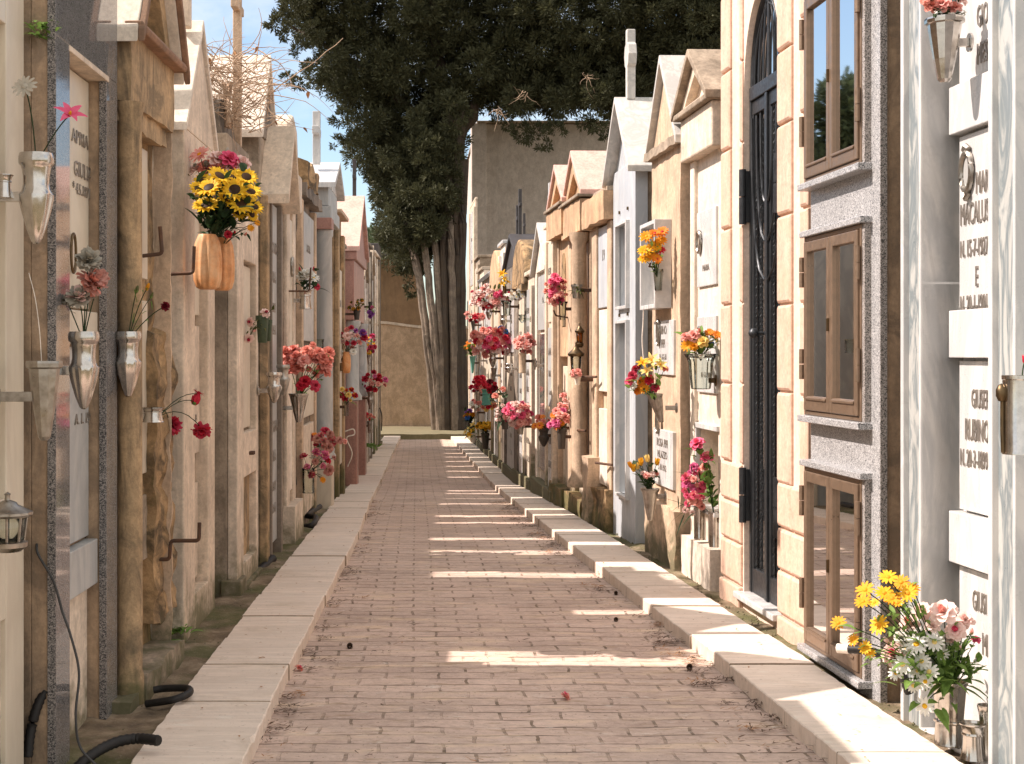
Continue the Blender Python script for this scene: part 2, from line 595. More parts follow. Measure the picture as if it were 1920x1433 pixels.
def gable(fc, parent, u0, u1, zb, za, vb, vf, over, th, roof_mat, body_mat, set_in=.0, name='roof', recess=None, trim=None):
    """pediment wall plus two roof slabs, ridge running away from the path"""
    um = (u0 + u1) / 2
    g = MB(fc)
    if recess:
        f, dep = recess
        g.prism([(u0, zb), (u1, zb), (um, za - th * .6)], vb, vf - set_in - dep)
        h = za - th * .6 - zb
        iu0, iu1, iz0, iz1 = um - (um - u0) * f, um + (u1 - um) * f, zb + h * .10, zb + h * .10 + h * f * .88
        a, b = vf - set_in - dep, vf - set_in
        g.prism([(u0, zb), (u1, zb), (iu1, iz0), (iu0, iz0)], a, b)
        g.prism([(u0, zb), (iu0, iz0), (um, iz1), (um, za - th * .6)], a, b)
        g.prism([(u1, zb), (um, za - th * .6), (um, iz1), (iu1, iz0)], a, b)
    else:
        g.prism([(u0, zb), (u1, zb), (um, za - th * .6)], vb, vf - set_in)
    g.build('pediment', body_mat, parent, .004)
    k = (za - zb) / (um - u0)
    r = MB(fc)
    zl = zb - k * over
    r.prism([(u0 - over, zl), (um, za), (um, za + th * 1.15), (u0 - over, zl + th * 1.15)], vb, vf + over)
    r.prism([(u1 + over, zl), (um + .0005, za), (um + .0005, za + th * 1.15), (u1 + over, zl + th * 1.15)], vb, vf + over)
    rf = r.build(name, roof_mat, parent, .005)
    if trim:
        for s_ in (0, 1):
            r = MB(fc)
            q = [(u0 - over, zl), (um, za), (um, za + th), (u0 - over, zl + th)] if not s_ else [(u1 + over, zl), (um + .0005, za), (um + .0005, za + th), (u1 + over, zl + th)]
            r.prism(q, vf + over + .0005, vf + over + .03)
            r.build('rake_trim', trim, rf, .005)


# ---------------------------------------------------------------- flowers
FL = {}


def petal_mesh(mb, ang, tilt, L, W, r0=.05, cup=.25, curl=.0, pt=.5, m=0, z0=0., nl=4, jit=0., twist=0.):
    """one petal: grows out from the axis, tilt = elevation above the flower plane"""
    ca, sa = math.cos(ang), math.sin(ang)
    vs = []
    el = tilt
    x, z = r0, z0
    for i in range(nl + 1):
        t = i / nl
        w = W * (math.sin(math.pi * min(1, (.12 + .88 * t) ** pt)) * .95 + .05) if pt != 1 else W * (1 - .55 * abs(2 * t - 1) ** 2)
        if t == 1 and pt != 1:
            w = W * .12
        for sgn in (-1, 0, 1):
            yy = sgn * w * .5
            zz = z + cup * (abs(sgn) ** 2) * w * .5 * (1 if tilt < 1.2 else .3) + sgn * twist * w
            xx = x - (cup * .5 * w * abs(sgn) * math.sin(el))
            vs.append((xx * ca - yy * sa, xx * sa + yy * ca, zz + (R.uniform(-jit, jit) if t > .5 else 0)))
        x += L / nl * math.cos(el)
        z += L / nl * math.sin(el)
        el -= curl / nl
    fs = []
    for i in range(nl):
        for k in range(2):
            a = i * 3 + k
            fs.append((a, a + 1, a + 4, a + 3))
    mb.add(vs, fs, m, True)


def dome(mb, r, h, z0, m, n=10):
    vs, fs = [], []
    for i in range(4):
        a = i / 3 * math.pi / 2
        for k in range(n):
            w = 2 * math.pi * k / n
            q = r * math.cos(a) * (1 if i < 3 else .05)
            vs.append((q * math.cos(w), q * math.sin(w), z0 + h * math.sin(a)))
    for i in range(3):
        for k in range(n):
            fs.append((i * n + k, i * n + (k + 1) % n, (i + 1) * n + (k + 1) % n, (i + 1) * n + k))
    mb.add(vs, fs, m, True)


def flower_mesh(kind, c1, c2, var):
    key = (kind, c1, c2, var)
    if key in FL:
        return FL[key]
    mb = MB()
    mats = [c1, c2 or c1, 'leaf']
    u = R.uniform
    if kind == 'daisy':
        n = 13
        for i in range(n):
            petal_mesh(mb, 2 * math.pi * i / n + u(-.08, .08), u(.0, .28), .8, .30, .2, .15, u(.2, .6), 1, 0, u(-.02, .02), 3, .02)
        dome(mb, .26, .14, .02, 1)
    elif kind == 'gerbera':
        for ring, (n, t0, L) in enumerate(((12, .1, .85), (11, .42, .68))):
            for i in range(n):
                petal_mesh(mb, 2 * math.pi * (i + ring * .5) / n + u(-.08, .08), t0 + u(-.06, .12), L, .32, .15, .2, u(.2, .5), 1, 0, ring * .03, 3, .02)
        dome(mb, .2, .12, .06, 1)
    elif kind == 'sunflower':
        for ring, (n, t0, L) in enumerate(((15, .08, .62), (14, .3, .5))):
            for i in range(n):
                petal_mesh(mb, 2 * math.pi * (i + ring * .5) / n + u(-.06, .06), t0 + u(-.1, .15), L, .34, .36, .2, u(-.1, .4), .62, 0, ring * .03, 4, .03)
        dome(mb, .46, .13, .0, 1, 14)
    elif kind == 'rose':
        for n, tl, L, W, z in ((3, 1.45, .62, .5, .18), (4, 1.25, .72, .62, .12), (5, .95, .85, .75, .05), (6, .6, .98, .85, -.02), (6, .22, 1.0, .85, -.08)):
            for i in range(n):
                petal_mesh(mb, 2 * math.pi * (i + z * 7) / n + u(-.15, .15), tl + u(-.1, .1), L, W, .04, .42, .9 if tl < 1.2 else -.35, 1, 1 if n <= 4 and c2 else 0, z, 4, .04)
        for i in range(5):
            petal_mesh(mb, 2 * math.pi * i / 5, -.2, .45, .16, .05, .1, .3, .6, 2, -.16, 3)
    elif kind == 'carnation':
        for n, tl, L, z in ((8, 1.35, .75, .12), (9, 1.0, .85, .08), (10, .65, .95, .02), (11, .3, 1., -.05), (9, .0, .9, -.1)):
            for i in range(n):
                petal_mesh(mb, 2 * math.pi * (i + u(0, .5)) / n, tl + u(-.2, .2), L * u(.85, 1.1), .55, .03, u(-.3, .5), u(-.4, .8), 1, 0 if R.random() < .7 else 1, z, 4, .11, u(-.25, .25))
    elif kind == 'tulip':
        for i in range(6):
            petal_mesh(mb, math.pi * i / 3 + (.1 if i % 2 else 0), 1.25 - .12 * (i % 2), 1.5, .85, .16, .5, -.55, .72, 0, -.5, 5)
        dome(mb, .2, -.15, -.42, 2)
    elif kind == 'bud':
        for i in range(5):
            petal_mesh(mb, 2 * math.pi * i / 5, 1.3, 1.5, .72, .2, .5, -.75, .75, 0, -.5, 5)
        for i in range(5):
            petal_mesh(mb, 2 * math.pi * (i + .5) / 5, 1.1, .8, .3, .15, .3, -.3, .65, 2, -.55, 3)
    elif kind == 'lily':
        for i in range(6):
            petal_mesh(mb, math.pi * i / 3 + u(-.12, .12), .75 - .25 * (i % 2) + u(-.1, .1), 1.1, .48, .06, .3, 1.0, .7, 0, -.1, 5)
        dome(mb, .1, .3, 0, 1)
    elif kind == 'cluster':
        for i in range(26):
            a, e, q = u(0, 6.28), u(-.3, 1.5), u(.55, 1.)
            cx, cy, cz = q * math.cos(a) * math.cos(e), q * math.sin(a) * math.cos(e), q * math.sin(e) * .8
            t = MB()
            for k in range(5):
                petal_mesh(t, 1.257 * k + a, .3, .24, .2, .02, .3, .3, 1, 0, 0, 2, .03)
            d = Vector((cx, cy, cz + .3)).normalized()
            q4 = d.to_track_quat('Z', 'Y')
            mb.add([q4 @ Vector(x) + Vector((cx, cy, cz)) for x in t.v], t.f, 0 if u(0, 1) < .75 else 1, True)
    me = mb.build('flower', mats, None, fix=False)
    d = me.data
    bpy.data.objects.remove(me)
    FL[key] = d
    return d


def leaf_blade(mb, base, d, L, W, m=0, droop=.4):
    d = Vector(d).normalized()
    s = d.cross(Vector((R.uniform(-.3, .3), R.uniform(-.3, .3), 1)))
    if s.length < .05:
        s = Vector((1, 0, 0))
    s.normalize()
    n = s.cross(d)
    vs = []
    for i in range(5):
        t = i / 4
        w = W * (math.sin(math.pi * (.06 + .94 * t) ** .8) * .96 + .04) * .5
        c = Vector(base) + d * L * t - Vector((0, 0, 1)) * L * droop * t * t
        for k in (-1, 0, 1):
            vs.append(c + s * w * k + n * abs(k) * w * .35)
    fs = []
    for i in range(4):
        for k in range(2):
            a = i * 3 + k
            fs.append((a, a + 1, a + 4, a + 3))
    mb.add(vs, fs, m, True)


SUPPORT_N = 0


def bouquet(label, mouth, flowers, leaves=40, leaf_len=.06, leaf_w=.025, leaf_mat='leaf', spread=None, name='flower_bouquet', cat='flowers', stems=True, group=None, extra=None):
    """flowers: (centre, radius, kind, colour, second colour). mouth: where the stems leave the vase"""
    mouth = Vector(mouth)
    root = thing(name, label, cat, mouth, group)
    cen = sum((Vector(f[0]) for f in flowers), Vector()) / len(flowers)
    view = Vector((0, 0, H))
    fol = MB()
    for c, r, kind, c1, c2 in flowers:
        c = Vector(c)
        me = flower_mesh(kind, c1, c2, R.randrange(3))
        o = bpy.data.objects.new({'tulip': 'tulip_bloom', 'daisy': 'daisy_bloom', 'rose': 'rose_bloom', 'carnation': 'carnation_bloom', 'sunflower': 'sunflower_bloom', 'gerbera': 'gerbera_bloom', 'lily': 'lily_bloom', 'bud': 'bud', 'cluster': 'blossom_cluster'}[kind], me)
        COL.objects.link(o)
        o.parent = root
        away = (c - mouth)
        away = away.normalized() if away.length > .01 else Vector((0, 0, 1))
        tov = (view - c).normalized()
        if kind in ('tulip', 'bud'):
            d = away + Vector((R.uniform(-.3, .3), R.uniform(-.3, .3), .7))
        else:
            d = away * .7 + tov * .75 + Vector((R.uniform(-.45, .45), R.uniform(-.3, .3), R.uniform(-.1, .55)))
        q = d.normalized().to_track_quat('Z', 'Y') @ Matrix.Rotation(R.uniform(0, 6.28), 3, 'Z').to_quaternion()
        o.matrix_local = Matrix.LocRotScale(c - mouth, q, Vector((r, r, r * R.uniform(.85, 1.1))))
        if stems:
            mid = mouth.lerp(c, .55) + Vector((R.uniform(-.01, .01), R.uniform(-.01, .01), .12 * (c - mouth).length * (1 if c.z > mouth.z - .05 else 1.8)))
            pts = []
            dn = mouth - Vector((0, 0, .03))
            for i in range(7):
                t = i / 6
                pts.append(dn * (1 - t) ** 2 + mid * 2 * t * (1 - t) + (c - d.normalized() * r * .12) * t * t)
            fol.tube(pts, .0022 if r > .02 else .0015, 5, 1, False)
    sp = spread or max(.03, max((Vector(f[0]) - cen).length for f in flowers))
    for i in range(leaves):
        f = R.choice(flowers)
        t = R.uniform(.12, .95)
        b = mouth.lerp(Vector(f[0]), t) + Vector((R.gauss(0, 1), R.gauss(0, 1), R.gauss(0, .8))) * sp * .18 * (t + .2)
        d = (b - mouth).normalized() * .8 + Vector((R.uniform(-1, 1), R.uniform(-1, 1), R.uniform(-.3, .9)))
        leaf_blade(fol, b, d, leaf_len * R.uniform(.6, 1.3), leaf_w * R.uniform(.6, 1.2), 0, R.uniform(.1, .6))
    if fol.f:
        fol.build('foliage', [leaf_mat, 'dark_leaf'], root, fix=False)
    return root


def rnd_flowers(box, Y, n, kinds, rpx, depth=.09):
    """n flowers spread over a dome filling the given patch of the picture at depth Y"""
    x0, y0, x1, y1 = box
    out = []
    tries = 0
    pts = []
    while len(out) < n and tries < 4000:
        tries += 1
        a, b = R.uniform(-1, 1), R.uniform(-1, 1)
        if a * a + b * b > 1:
            continue
        if R.random() < .3:
            a, b = a * 1.18, b * 1.15
        if any((a - p) ** 2 * (x1 - x0) ** 2 + (b - q) ** 2 * (y1 - y0) ** 2 < (rpx * (2.6 - tries / 1000)) ** 2 for p, q in pts):
            continue
        pts.append((a, b))
        px, py = (x0 + x1) / 2 + a * (x1 - x0) / 2, (y0 + y1) / 2 + b * (y1 - y0) / 2
        dy = -depth * math.sqrt(max(0., 1 - a * a - b * b)) + R.uniform(-.02, .05)
        k = R.choice(kinds)
        out.append((P(px, py, Y + dy), rpx * R.choice((.55, .75, .9, 1., 1.1, 1.25)) * Y / F, k[0], k[1], k[2] if len(k) > 2 else None))
    return out


# ---------------------------------------------------------------- vases and lamps
PROF = {
    'urn': [(.0, 0), (.14, .005), (.26, .03), (.52, .16), (.80, .36), (.94, .49), (.96, .54), (.90, .56), (.80, .60), (.74, .66), (.74, .74), (.80, .82), (.86, .86), (.97, .88), (1., .91), (1., .96), (.94, 1.), (.84, 1.), (.78, .9), (.0, .86)],
    'cone': [(.0, 0), (.24, 0), (.28, .02), (.30, .05), (.55, .4), (.84, .88), (.9, .9), (.94, .93), (1., .97), (1., 1), (.92, 1.), (.84, .9), (.0, .86)],
    'facet': [(.0, 0), (.22, 0), (.30, .02), (.38, .05), (.62, .36), (.88, .80), (.92, .90), (1.08, .92), (1.1, .97), (1.08, 1.), (.95, 1.), (.84, .92), (.0, .88)],
    'melon': [(.0, 0), (.55, .0), (.78, .04), (.95, .18), (1., .4), (.97, .62), (.86, .84), (.70, .97), (.64, 1.), (.54, 1.), (.52, .9), (.0, .85)],
    'cyl': [(.0, 0), (.86, 0), (.92, .02), (.92, .06), (.86, .09), (.90, .5), (.93, .9), (1., .93), (1., 1.), (.92, 1.), (.86, .92), (.0, .88)],
    'tumbler': [(.0, 0), (.55, 0), (.62, .02), (.70, .3), (.78, .75), (.88, .88), (1.05, .95), (1.12, 1.), (1.05, 1.01), (.8, .9), (.0, .86)],
    'reed': [(.0, 0), (.80, 0), (.86, .015), (.80, .06), (.76, .26), (.74, .34), (.84, .35), (.86, .37), (.84, .39), (.74, .40), (.80, .62), (.92, .93), (1., .97), (1., 1.), (.9, 1.), (.82, .93), (.0, .88)],
    'pot': [(.0, 0), (.6, 0), (.66, .02), (.86, .84), (1., .85), (1., 1.), (.9, 1.), (.84, .88), (.0, .84)],
    'flare': [(.0, 0), (.82, 0), (.90, .02), (.82, .12), (.72, .45), (.70, .66), (.80, .68), (.80, .72), (.74, .75), (.84, .92), (1., .97), (1., 1.), (.9, 1.), (.8, .93), (.0, .88)],
}


def vase(label, kind, cx, yt, yb, Y, wpx, mat, flute=0, amp=.05, n=24, bracket=None, bdir=(1, 0), bz=.45, lean=(0, 0), name='grave_vase', smooth=True, group=None, mouth_only=False, bmat=None):
    """a vase whose picture spans yt..yb around column cx at depth Y"""
    pb, pt_ = P(cx, yb, Y), P(cx, yt, Y)
    h = pt_.z - pb.z
    r = wpx * Y / F / 2
    root = thing(name, label, 'vase', pb, group)
    b = MB()
    pr = [(q * r, z * h) for q, z in PROF[kind]]
    b.lathe(pr, pb, n, flute, amp, (h * .02, h * (.55 if kind == 'urn' else .88)), 0, smooth, lean, .2)
    bo = b.build('body', mat, root)
    if bracket:
        k = MB()
        d = Vector((bdir[0], bdir[1], 0)).normalized()
        s = Vector((-d.y, d.x, 0))
        fr = lambda a, c, z: pb + d * a + s * c + Vector((0, 0, z))
        k.fr = fr
        z = h * bz
        k.box(r * .5, bracket, -.011, .011, z - .016, z + .016)
        br = k.build('bracket', bmat or mat, root, .002)
        k = MB(fr)
        k.tube([fr(bracket, 0, z - .0), fr(bracket + .008, 0, z)], .036, 14)
        for v in k.v:
            pass
        k.build('mounting_plate', bmat or mat, br)
    return root


def hook_bar(label, pts, r=.008, mat='rust', name='iron_bar', cat='iron bar', n=8):
    b = MB()
    b.tube(pts, r, n)
    return tag(b.build(name, mat, None, origin=pts[0]), label, cat)


def bend(pts, k=6, rr=.03):
    """rounded corners for a bent bar"""
    pts = [Vector(p) for p in pts]
    out = [pts[0]]
    for a, b, c in zip(pts, pts[1:], pts[2:]):
        p, q = b + (a - b).normalized() * rr, b + (c - b).normalized() * rr
        for i in range(k + 1):
            t = i / k
            out.append(p * (1 - t) ** 2 + b * 2 * t * (1 - t) + q * t * t)
    return out + [pts[-1]]
# ---------------------------------------------------------------- camera, light, sky
cam = bpy.data.cameras.new('camera')
cam.sensor_width, cam.lens = 36, F / 1920 * 36
cam.shift_x, cam.shift_y = (960 - CX) / 1920, -(716.5 - CY) / 1920
cam.clip_end = 3000
co = bpy.data.objects.new('camera', cam)
COL.objects.link(co)
co.location, co.rotation_euler = (0, 0, H), (rad(90), 0, 0)
SC.camera = co

SUN_EL = 47.0
SUN_AZ = 0.6          # degrees the light leans along the alley
sd = Vector((-math.cos(rad(SUN_EL)) * math.cos(rad(SUN_AZ)), -math.cos(rad(SUN_EL)) * math.sin(rad(SUN_AZ)), math.sin(rad(SUN_EL))))
sl = bpy.data.lights.new('sun', 'SUN')
sl.energy, sl.angle, sl.color = 4.1, rad(.5), (1., .875, .80)
so = bpy.data.objects.new('sun', sl)
COL.objects.link(so)
so.rotation_euler = (-sd).to_track_quat('-Z', 'Y').to_euler()

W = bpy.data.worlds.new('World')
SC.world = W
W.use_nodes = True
nt = W.node_tree
bg = nt.nodes['Background']
sky = nt.nodes.new('ShaderNodeTexSky')
sky.sky_type = 'NISHITA'
sky.sun_disc = False
sky.sun_elevation = rad(SUN_EL)
sky.sun_rotation = rad(270)
sky.air_density, sky.dust_density, sky.ozone_density = 1.0, .9, 1.0
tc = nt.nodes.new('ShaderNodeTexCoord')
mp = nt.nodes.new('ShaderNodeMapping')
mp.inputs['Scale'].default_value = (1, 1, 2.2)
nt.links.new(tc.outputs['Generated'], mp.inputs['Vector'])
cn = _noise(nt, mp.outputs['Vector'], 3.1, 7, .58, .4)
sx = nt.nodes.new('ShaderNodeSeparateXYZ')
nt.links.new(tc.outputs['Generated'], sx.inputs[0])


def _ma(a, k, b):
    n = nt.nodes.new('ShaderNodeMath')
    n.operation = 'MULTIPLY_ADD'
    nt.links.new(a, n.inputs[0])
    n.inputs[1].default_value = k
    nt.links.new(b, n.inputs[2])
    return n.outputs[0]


# broken white cloud added overhead and behind the camera for fill light, clearing towards the far end
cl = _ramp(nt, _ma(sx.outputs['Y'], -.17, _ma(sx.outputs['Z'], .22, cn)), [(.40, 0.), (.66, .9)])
fill_cloud = _mix(nt, cl, sky.outputs['Color'], (6.4, 6.2, 5.9))
nt.links.new(fill_cloud, bg.inputs['Color'])
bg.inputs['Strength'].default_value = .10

vs_ = SC.view_settings
vs_.view_transform, vs_.look, vs_.gamma, vs_.exposure = 'Standard', 'None', 1.0, 1.05
SC.cycles.use_denoising = True
SC.cycles.max_bounces = 10
SC.cycles.diffuse_bounces = 5
SC.cycles.sample_clamp_indirect = 6

# ---------------------------------------------------------------- ground
YS = [2.0 + .1 * i for i in range(100)] + [12 + .25 * i for i in range(90)]


def strip(name, fa, fb, fz, mat, nx=1, amp=0., fs=5., y1=34.2, extra=None):
    mb = MB()
    ys = [y for y in YS if y <= y1]
    for y in ys:
        for k in range(nx + 1):
            x = fa(y) + (fb(y) - fa(y)) * k / nx
            z = fz(y) + (amp * mnoise.fractal(Vector((x * fs, y * fs, 3.3)), 1., 2., 4) if amp else 0)
            mb.v.append((x, y, z))
    for i in range(len(ys) - 1):
        for k in range(nx):
            a = i * (nx + 1) + k
            mb.f.append((a, a + 1, a + nx + 2, a + nx + 1))
            mb.mi.append(0)
            mb.sm.append(True)
    return struct(mb.build(name, mat, None, fix=False))


# dirt
m, nt, bs = _new('dirt')
p = _pos(nt)
c = _ramp(nt, _noise(nt, p, 5, 8, .65), [(.3, (.08, .055, .034)), (.5, (.20, .145, .09)), (.68, (.36, .28, .19))])
c = _mix(nt, _ramp(nt, _noise(nt, p, 2.2, 6, .6), [(.45, 0.), (.58, .8)]), c, (.095, .10, .03))
c = _mix(nt, _ramp(nt, _noise(nt, p, 70, 3, .6), [(.62, 0.), (.7, .6)]), c, (.36, .30, .22))
nt.links.new(c, bs.inputs['Base Color'])
bs.inputs['Roughness'].default_value = 1
_bump(nt, bs, _noise(nt, p, 26, 8, .7), .9, .02)
# brick paving
m, nt, bs = _new('brick_paving')
p = _pos(nt)
wob = _n(nt, 'ShaderNodeTexNoise')
wob.inputs['Scale'].default_value = 9
nt.links.new(p, wob.inputs['Vector'])
vm = _n(nt, 'ShaderNodeVectorMath', operation='MULTIPLY_ADD')
nt.links.new(wob.outputs['Color'], vm.inputs[0])
vm.inputs[1].default_value = (.034, .030, 0)
nt.links.new(p, vm.inputs[2])
bk = _n(nt, 'ShaderNodeTexBrick')
bk.offset, bk.squash = .5, 1.
for k, v in (('Scale', 1.), ('Mortar Size', .0075), ('Mortar Smooth', .25), ('Bias', 0.), ('Brick Width', .25), ('Row Height', .124)):
    bk.inputs[k].default_value = v
bk.inputs['Color1'].default_value = (.60, .445, .365, 1)
bk.inputs['Color2'].default_value = (.68, .52, .43, 1)
bk.inputs['Mortar'].default_value = (.22, .16, .115, 1)
nt.links.new(vm.outputs[0], bk.inputs['Vector'])
# fine sand fills the joints in places and bares them in others
cover = _ramp(nt, _noise(nt, _pos(nt, (1, 2.2, 1)), 3.4, 7, .68), [(.40, 0.), (.60, .92)])
c = _mix(nt, cover, bk.outputs['Color'], (.66, .50, .41))
c = _mix(nt, .6, c, _ramp(nt, _noise(nt, p, 26, 7, .75), [(.28, .55), (.62, 1.)]), 'MULTIPLY')
c = _mix(nt, .5, c, _ramp(nt, _noise(nt, _pos(nt, (.8, 1.4, 1)), 1.7, 6, .6), [(.36, .55), (.62, 1.)]), 'MULTIPLY')
c = _mix(nt, _ramp(nt, _noise(nt, _pos(nt, (1, 3.2, 1)), 1.9, 8, .66), [(.53, 0.), (.68, .75)]), c, (.72, .55, .39))
c = _mix(nt, _ramp(nt, _noise(nt, _pos(nt, (1.2, 6, 1)), 3.1, 8, .7), [(.56, 0.), (.66, .85)]), c, (.34, .245, .16))
c = _mix(nt, _ramp(nt, _noise(nt, _pos(nt, (2, 5, 1)), 4, 8, .7), [(.60, 0.), (.68, .7)]), c, (.72, .64, .57))
c = _mix(nt, _ramp(nt, _noise(nt, p, 48, 4, .7), [(.62, 0.), (.69, .8)]), c, (.10, .07, .045))
nt.links.new(c, bs.inputs['Base Color'])
bs.inputs['Roughness'].default_value = .85
bs.inputs['Specular IOR Level'].default_value = .25
hh = _mix(nt, .35, _ramp(nt, bk.outputs['Fac'], [(0., 1.), (1., 0.)]), _noise(nt, p, 30, 7, .7))
_bump(nt, bs, hh, .7, .012)

g = MB()
ys = [-6, 2, 11.5, 15.9, 20.5, 30.9, 60, 400, 1500]
xs = [-900, -60, -8, 0, 8, 60, 900]
for y in ys:
    for x in xs:
        g.v.append((x, y, zk(max(2, min(y, 60))) - .13))
for i in range(len(ys) - 1):
    for k in range(len(xs) - 1):
        a = i * len(xs) + k
        g.f.append((a, a + 1, a + len(xs) + 1, a + len(xs)))
        g.mi.append(0)
        g.sm.append(False)
struct(g.build('ground', 'dirt', None, fix=False))
strip('path', lambda y: kl(y) - .05, lambda y: kr(y) + .05, lambda y: zk(y) - .072 + .002 * math.sin(y * 1.7), 'brick_paving', 14, .006, 3., y1=34.2)
strip('dirt_verge_left', lambda y: kl(y) - .37, lambda y: -2.2, lambda y: zk(y) - .022, 'dirt', 24, .022, 6.)
strip('dirt_verge_right', lambda y: kr(y) + .37, lambda y: 2.7, lambda y: zk(y) - .040, 'dirt', 24, .02, 6.)

# kerbs: one course of travertine slabs with open joints
m = M['travertine']
nt = m.node_tree


def kerb(name, fe, sgn):
    """fe: path-side edge, slabs lie on the side sgn"""
    y = 2.4
    mb = MB()
    rows = []
    tilt, dx = 0, 0
    while y < 34.0:
        L = R.choice((.55, .62, .7, .85, .95)) * (1. if y < 20 else 1.3)
        y1 = min(y + L, 34.2)
        tz, tx = R.uniform(-.004, .004), R.uniform(-.006, .006)
        n = max(2, int((y1 - y) / .055))
        rows.append((y + .0005, tz - .007, tx, 1))
        rows.append((y + .004, tz, tx, 0))
        for i in range(1, n):
            rows.append((y + (y1 - y) * i / n, tz + R.uniform(-.0015, .0015), tx + R.uniform(-.003, .003), 0))
        rows.append((y1 - .004, tz, tx, 0))
        rows.append((y1 - .0005, tz - .007, tx, 1))
        y = y1
    w = .40
    for yy, tz, tx, _ in rows:
        e, z = fe(yy) + tx, zk(yy) + tz
        chip = .004 + .003 * abs(mnoise.noise(Vector((yy * 6, 1, 2)))) + .03 * max(0, mnoise.noise(Vector((yy * 9, 4, sgn))) - .28)
        back = .016 * max(0, mnoise.noise(Vector((yy * 7, 9, sgn))) - .1)
        for a, b in ((0.0, -.13), (0.0, -chip), (chip, 0), (w * .5, .001), (w - .004 - back, 0), (w - back * .5, -.006), (w, -.13)):
            mb.v.append((e + sgn * a, yy, z + b))
    for i in range(len(rows) - 1):
        for k in range(6):
            a = i * 7 + k
            mb.f.append((a, a + 1, a + 8, a + 7))
            mb.mi.append(1 if rows[i][3] or rows[i + 1][3] else 0)
            mb.sm.append(False)
    mb.f.append(tuple(range(7)))
    mb.f.append(tuple(range((len(rows) - 1) * 7, len(rows) * 7)))
    mb.mi += [0, 0]
    mb.sm += [False, False]
    return struct(mb.build(name, ['travertine', 'joint'], None))


kerb('kerb_left', kl, -1)
kerb('kerb_right', kr, 1)

# ---------------------------------------------------------------- the far end
t = thing('rendered_wall', 'low ochre rendered wall closing the far end of the alley behind the cypress trunks', 'wall', (-.2, 38.2, -.46))
b = MB()
b.rbox(-6, 5.5, 38.2, 38.5, -.7, 2.36, .012, .25, 2.)
sag = lambda q: (q[0], q[1], q[2] - (.17 * (1 / (1 + math.exp(-(q[0] + .45) * 3.2))) if q[2] > 1.9 else 0))
b.v = [sag(q) for q in b.v]
b.build('wall_panel', 'end_wall_plaster', t)
b = MB()
b.rbox(-6.02, 5.52, 38.16, 38.54, 2.36, 2.43, .012, .2, 3.)
b.v = [sag(q) for q in b.v]
b.build('coping', 'cream_plaster', t)
t = thing('stone_step', 'long low stone step crossing the path in front of the end wall', 'step', (-.2, 34.6, -.46))
b = MB()
b.rbox(-1.2, 1.35, 34.3, 38.1, -.62, -.42, .012, .15, 4.)
b.build('step_slab', 'tan_plaster', t)
t = thing('house', 'brown rendered house in deep shade beyond the low end wall', 'house', (-3, 46, 0))
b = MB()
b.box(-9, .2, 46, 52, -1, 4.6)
b.build('wall', 'house_plaster', t)
b = MB()
b.box(-9.4, .5, 45.5, 52.4, 4.6, 4.75)
b.build('roof', 'dark_slate', t)
# tall blind building behind the right-hand tombs
t = thing('tall_concrete_building', 'tall blank grey concrete building rising behind the right hand tombs', 'building', (4, 41, 0))
b = MB()
x0, x1 = P(897, 0, 41).x, 9.0
zt = P(900, 233, 41).z
b.box(x0, x1, 41, 50, -1, zt)
b.build('wall', 'grey_concrete', t, .02)
b = MB()
b.box(P(884, 0, 40.9).x, P(912, 0, 40.9).x, 40.88, 41.6, -1, zt + .02)
b.build('corner_pilaster', 'grey_concrete', t, .02)
b = MB()
b.box(x0 - .05, x1, 40.85, 50, zt + .021, zt + .08)
b.build('coping', 'concrete', t, .01)


# ---------------------------------------------------------------- trees
def sprays(lobes, per, size, mat, name, parent, dens=.62, w=.34, clump=26, seed=5):
    """crown: every lobe is a set of twig clumps, every clump many small scale-leaf sprays"""
    rg = np.random.default_rng(seed)
    C, A, B = [], [], []
    for c, r in lobes:
        nc = max(6, int(clump * (r / .5) ** 2))
        d = rg.normal(size=(nc, 3))
        d /= np.linalg.norm(d, axis=1)[:, None]
        cc = np.array(c) + d * (r * (dens + (1 - dens) * rg.random((nc, 1)))) * np.array([1, 1, .85])
        k = per
        base = np.repeat(cc, k, 0)
        dd = np.repeat(d, k, 0)
        off = rg.normal(size=(nc * k, 3))
        off /= np.linalg.norm(off, axis=1)[:, None]
        pr = r * .30 * rg.random((nc * k, 1)) ** .5
        pos = base + off * pr
        ax = off * .8 + dd * .7 + rg.normal(size=off.shape) * .35 + np.array([0, 0, .25])
        ax /= np.linalg.norm(ax, axis=1)[:, None]
        sd_ = np.cross(ax, rg.normal(size=ax.shape))
        sd_ /= np.linalg.norm(sd_, axis=1)[:, None] + 1e-9
        L = size * (.4 + 1.5 * rg.random((nc * k, 1)) ** 2.2)
        C.append(pos)
        A.append(ax * L)
        B.append(sd_ * L * w)
    C, A, B = np.concatenate(C), np.concatenate(A), np.concatenate(B)
    n = len(C)
    V = np.empty((n, 4, 3), np.float32)
    V[:, 0] = C
    V[:, 1] = C + A * .55 + B * .5
    V[:, 2] = C + A
    V[:, 3] = C + A * .45 - B * .5
    me = bpy.data.meshes.new(name)
    me.vertices.add(n * 4)
    me.loops.add(n * 4)
    me.polygons.add(n)
    o = np.array(ORG(parent), np.float32)
    me.vertices.foreach_set('co', (V.reshape(-1, 3) - o).ravel())
    me.loops.foreach_set('vertex_index', np.arange(n * 4, dtype=np.int32))
    me.polygons.foreach_set('loop_start', np.arange(0, n * 4, 4, dtype=np.int32))
    me.polygons.foreach_set('loop_total', np.full(n, 4, np.int32))
    me.materials.append(M[mat])
    me.update()
    me.validate()
    ob = bpy.data.objects.new(name, me)
    COL.objects.link(ob)
    ob.parent = parent
    return ob


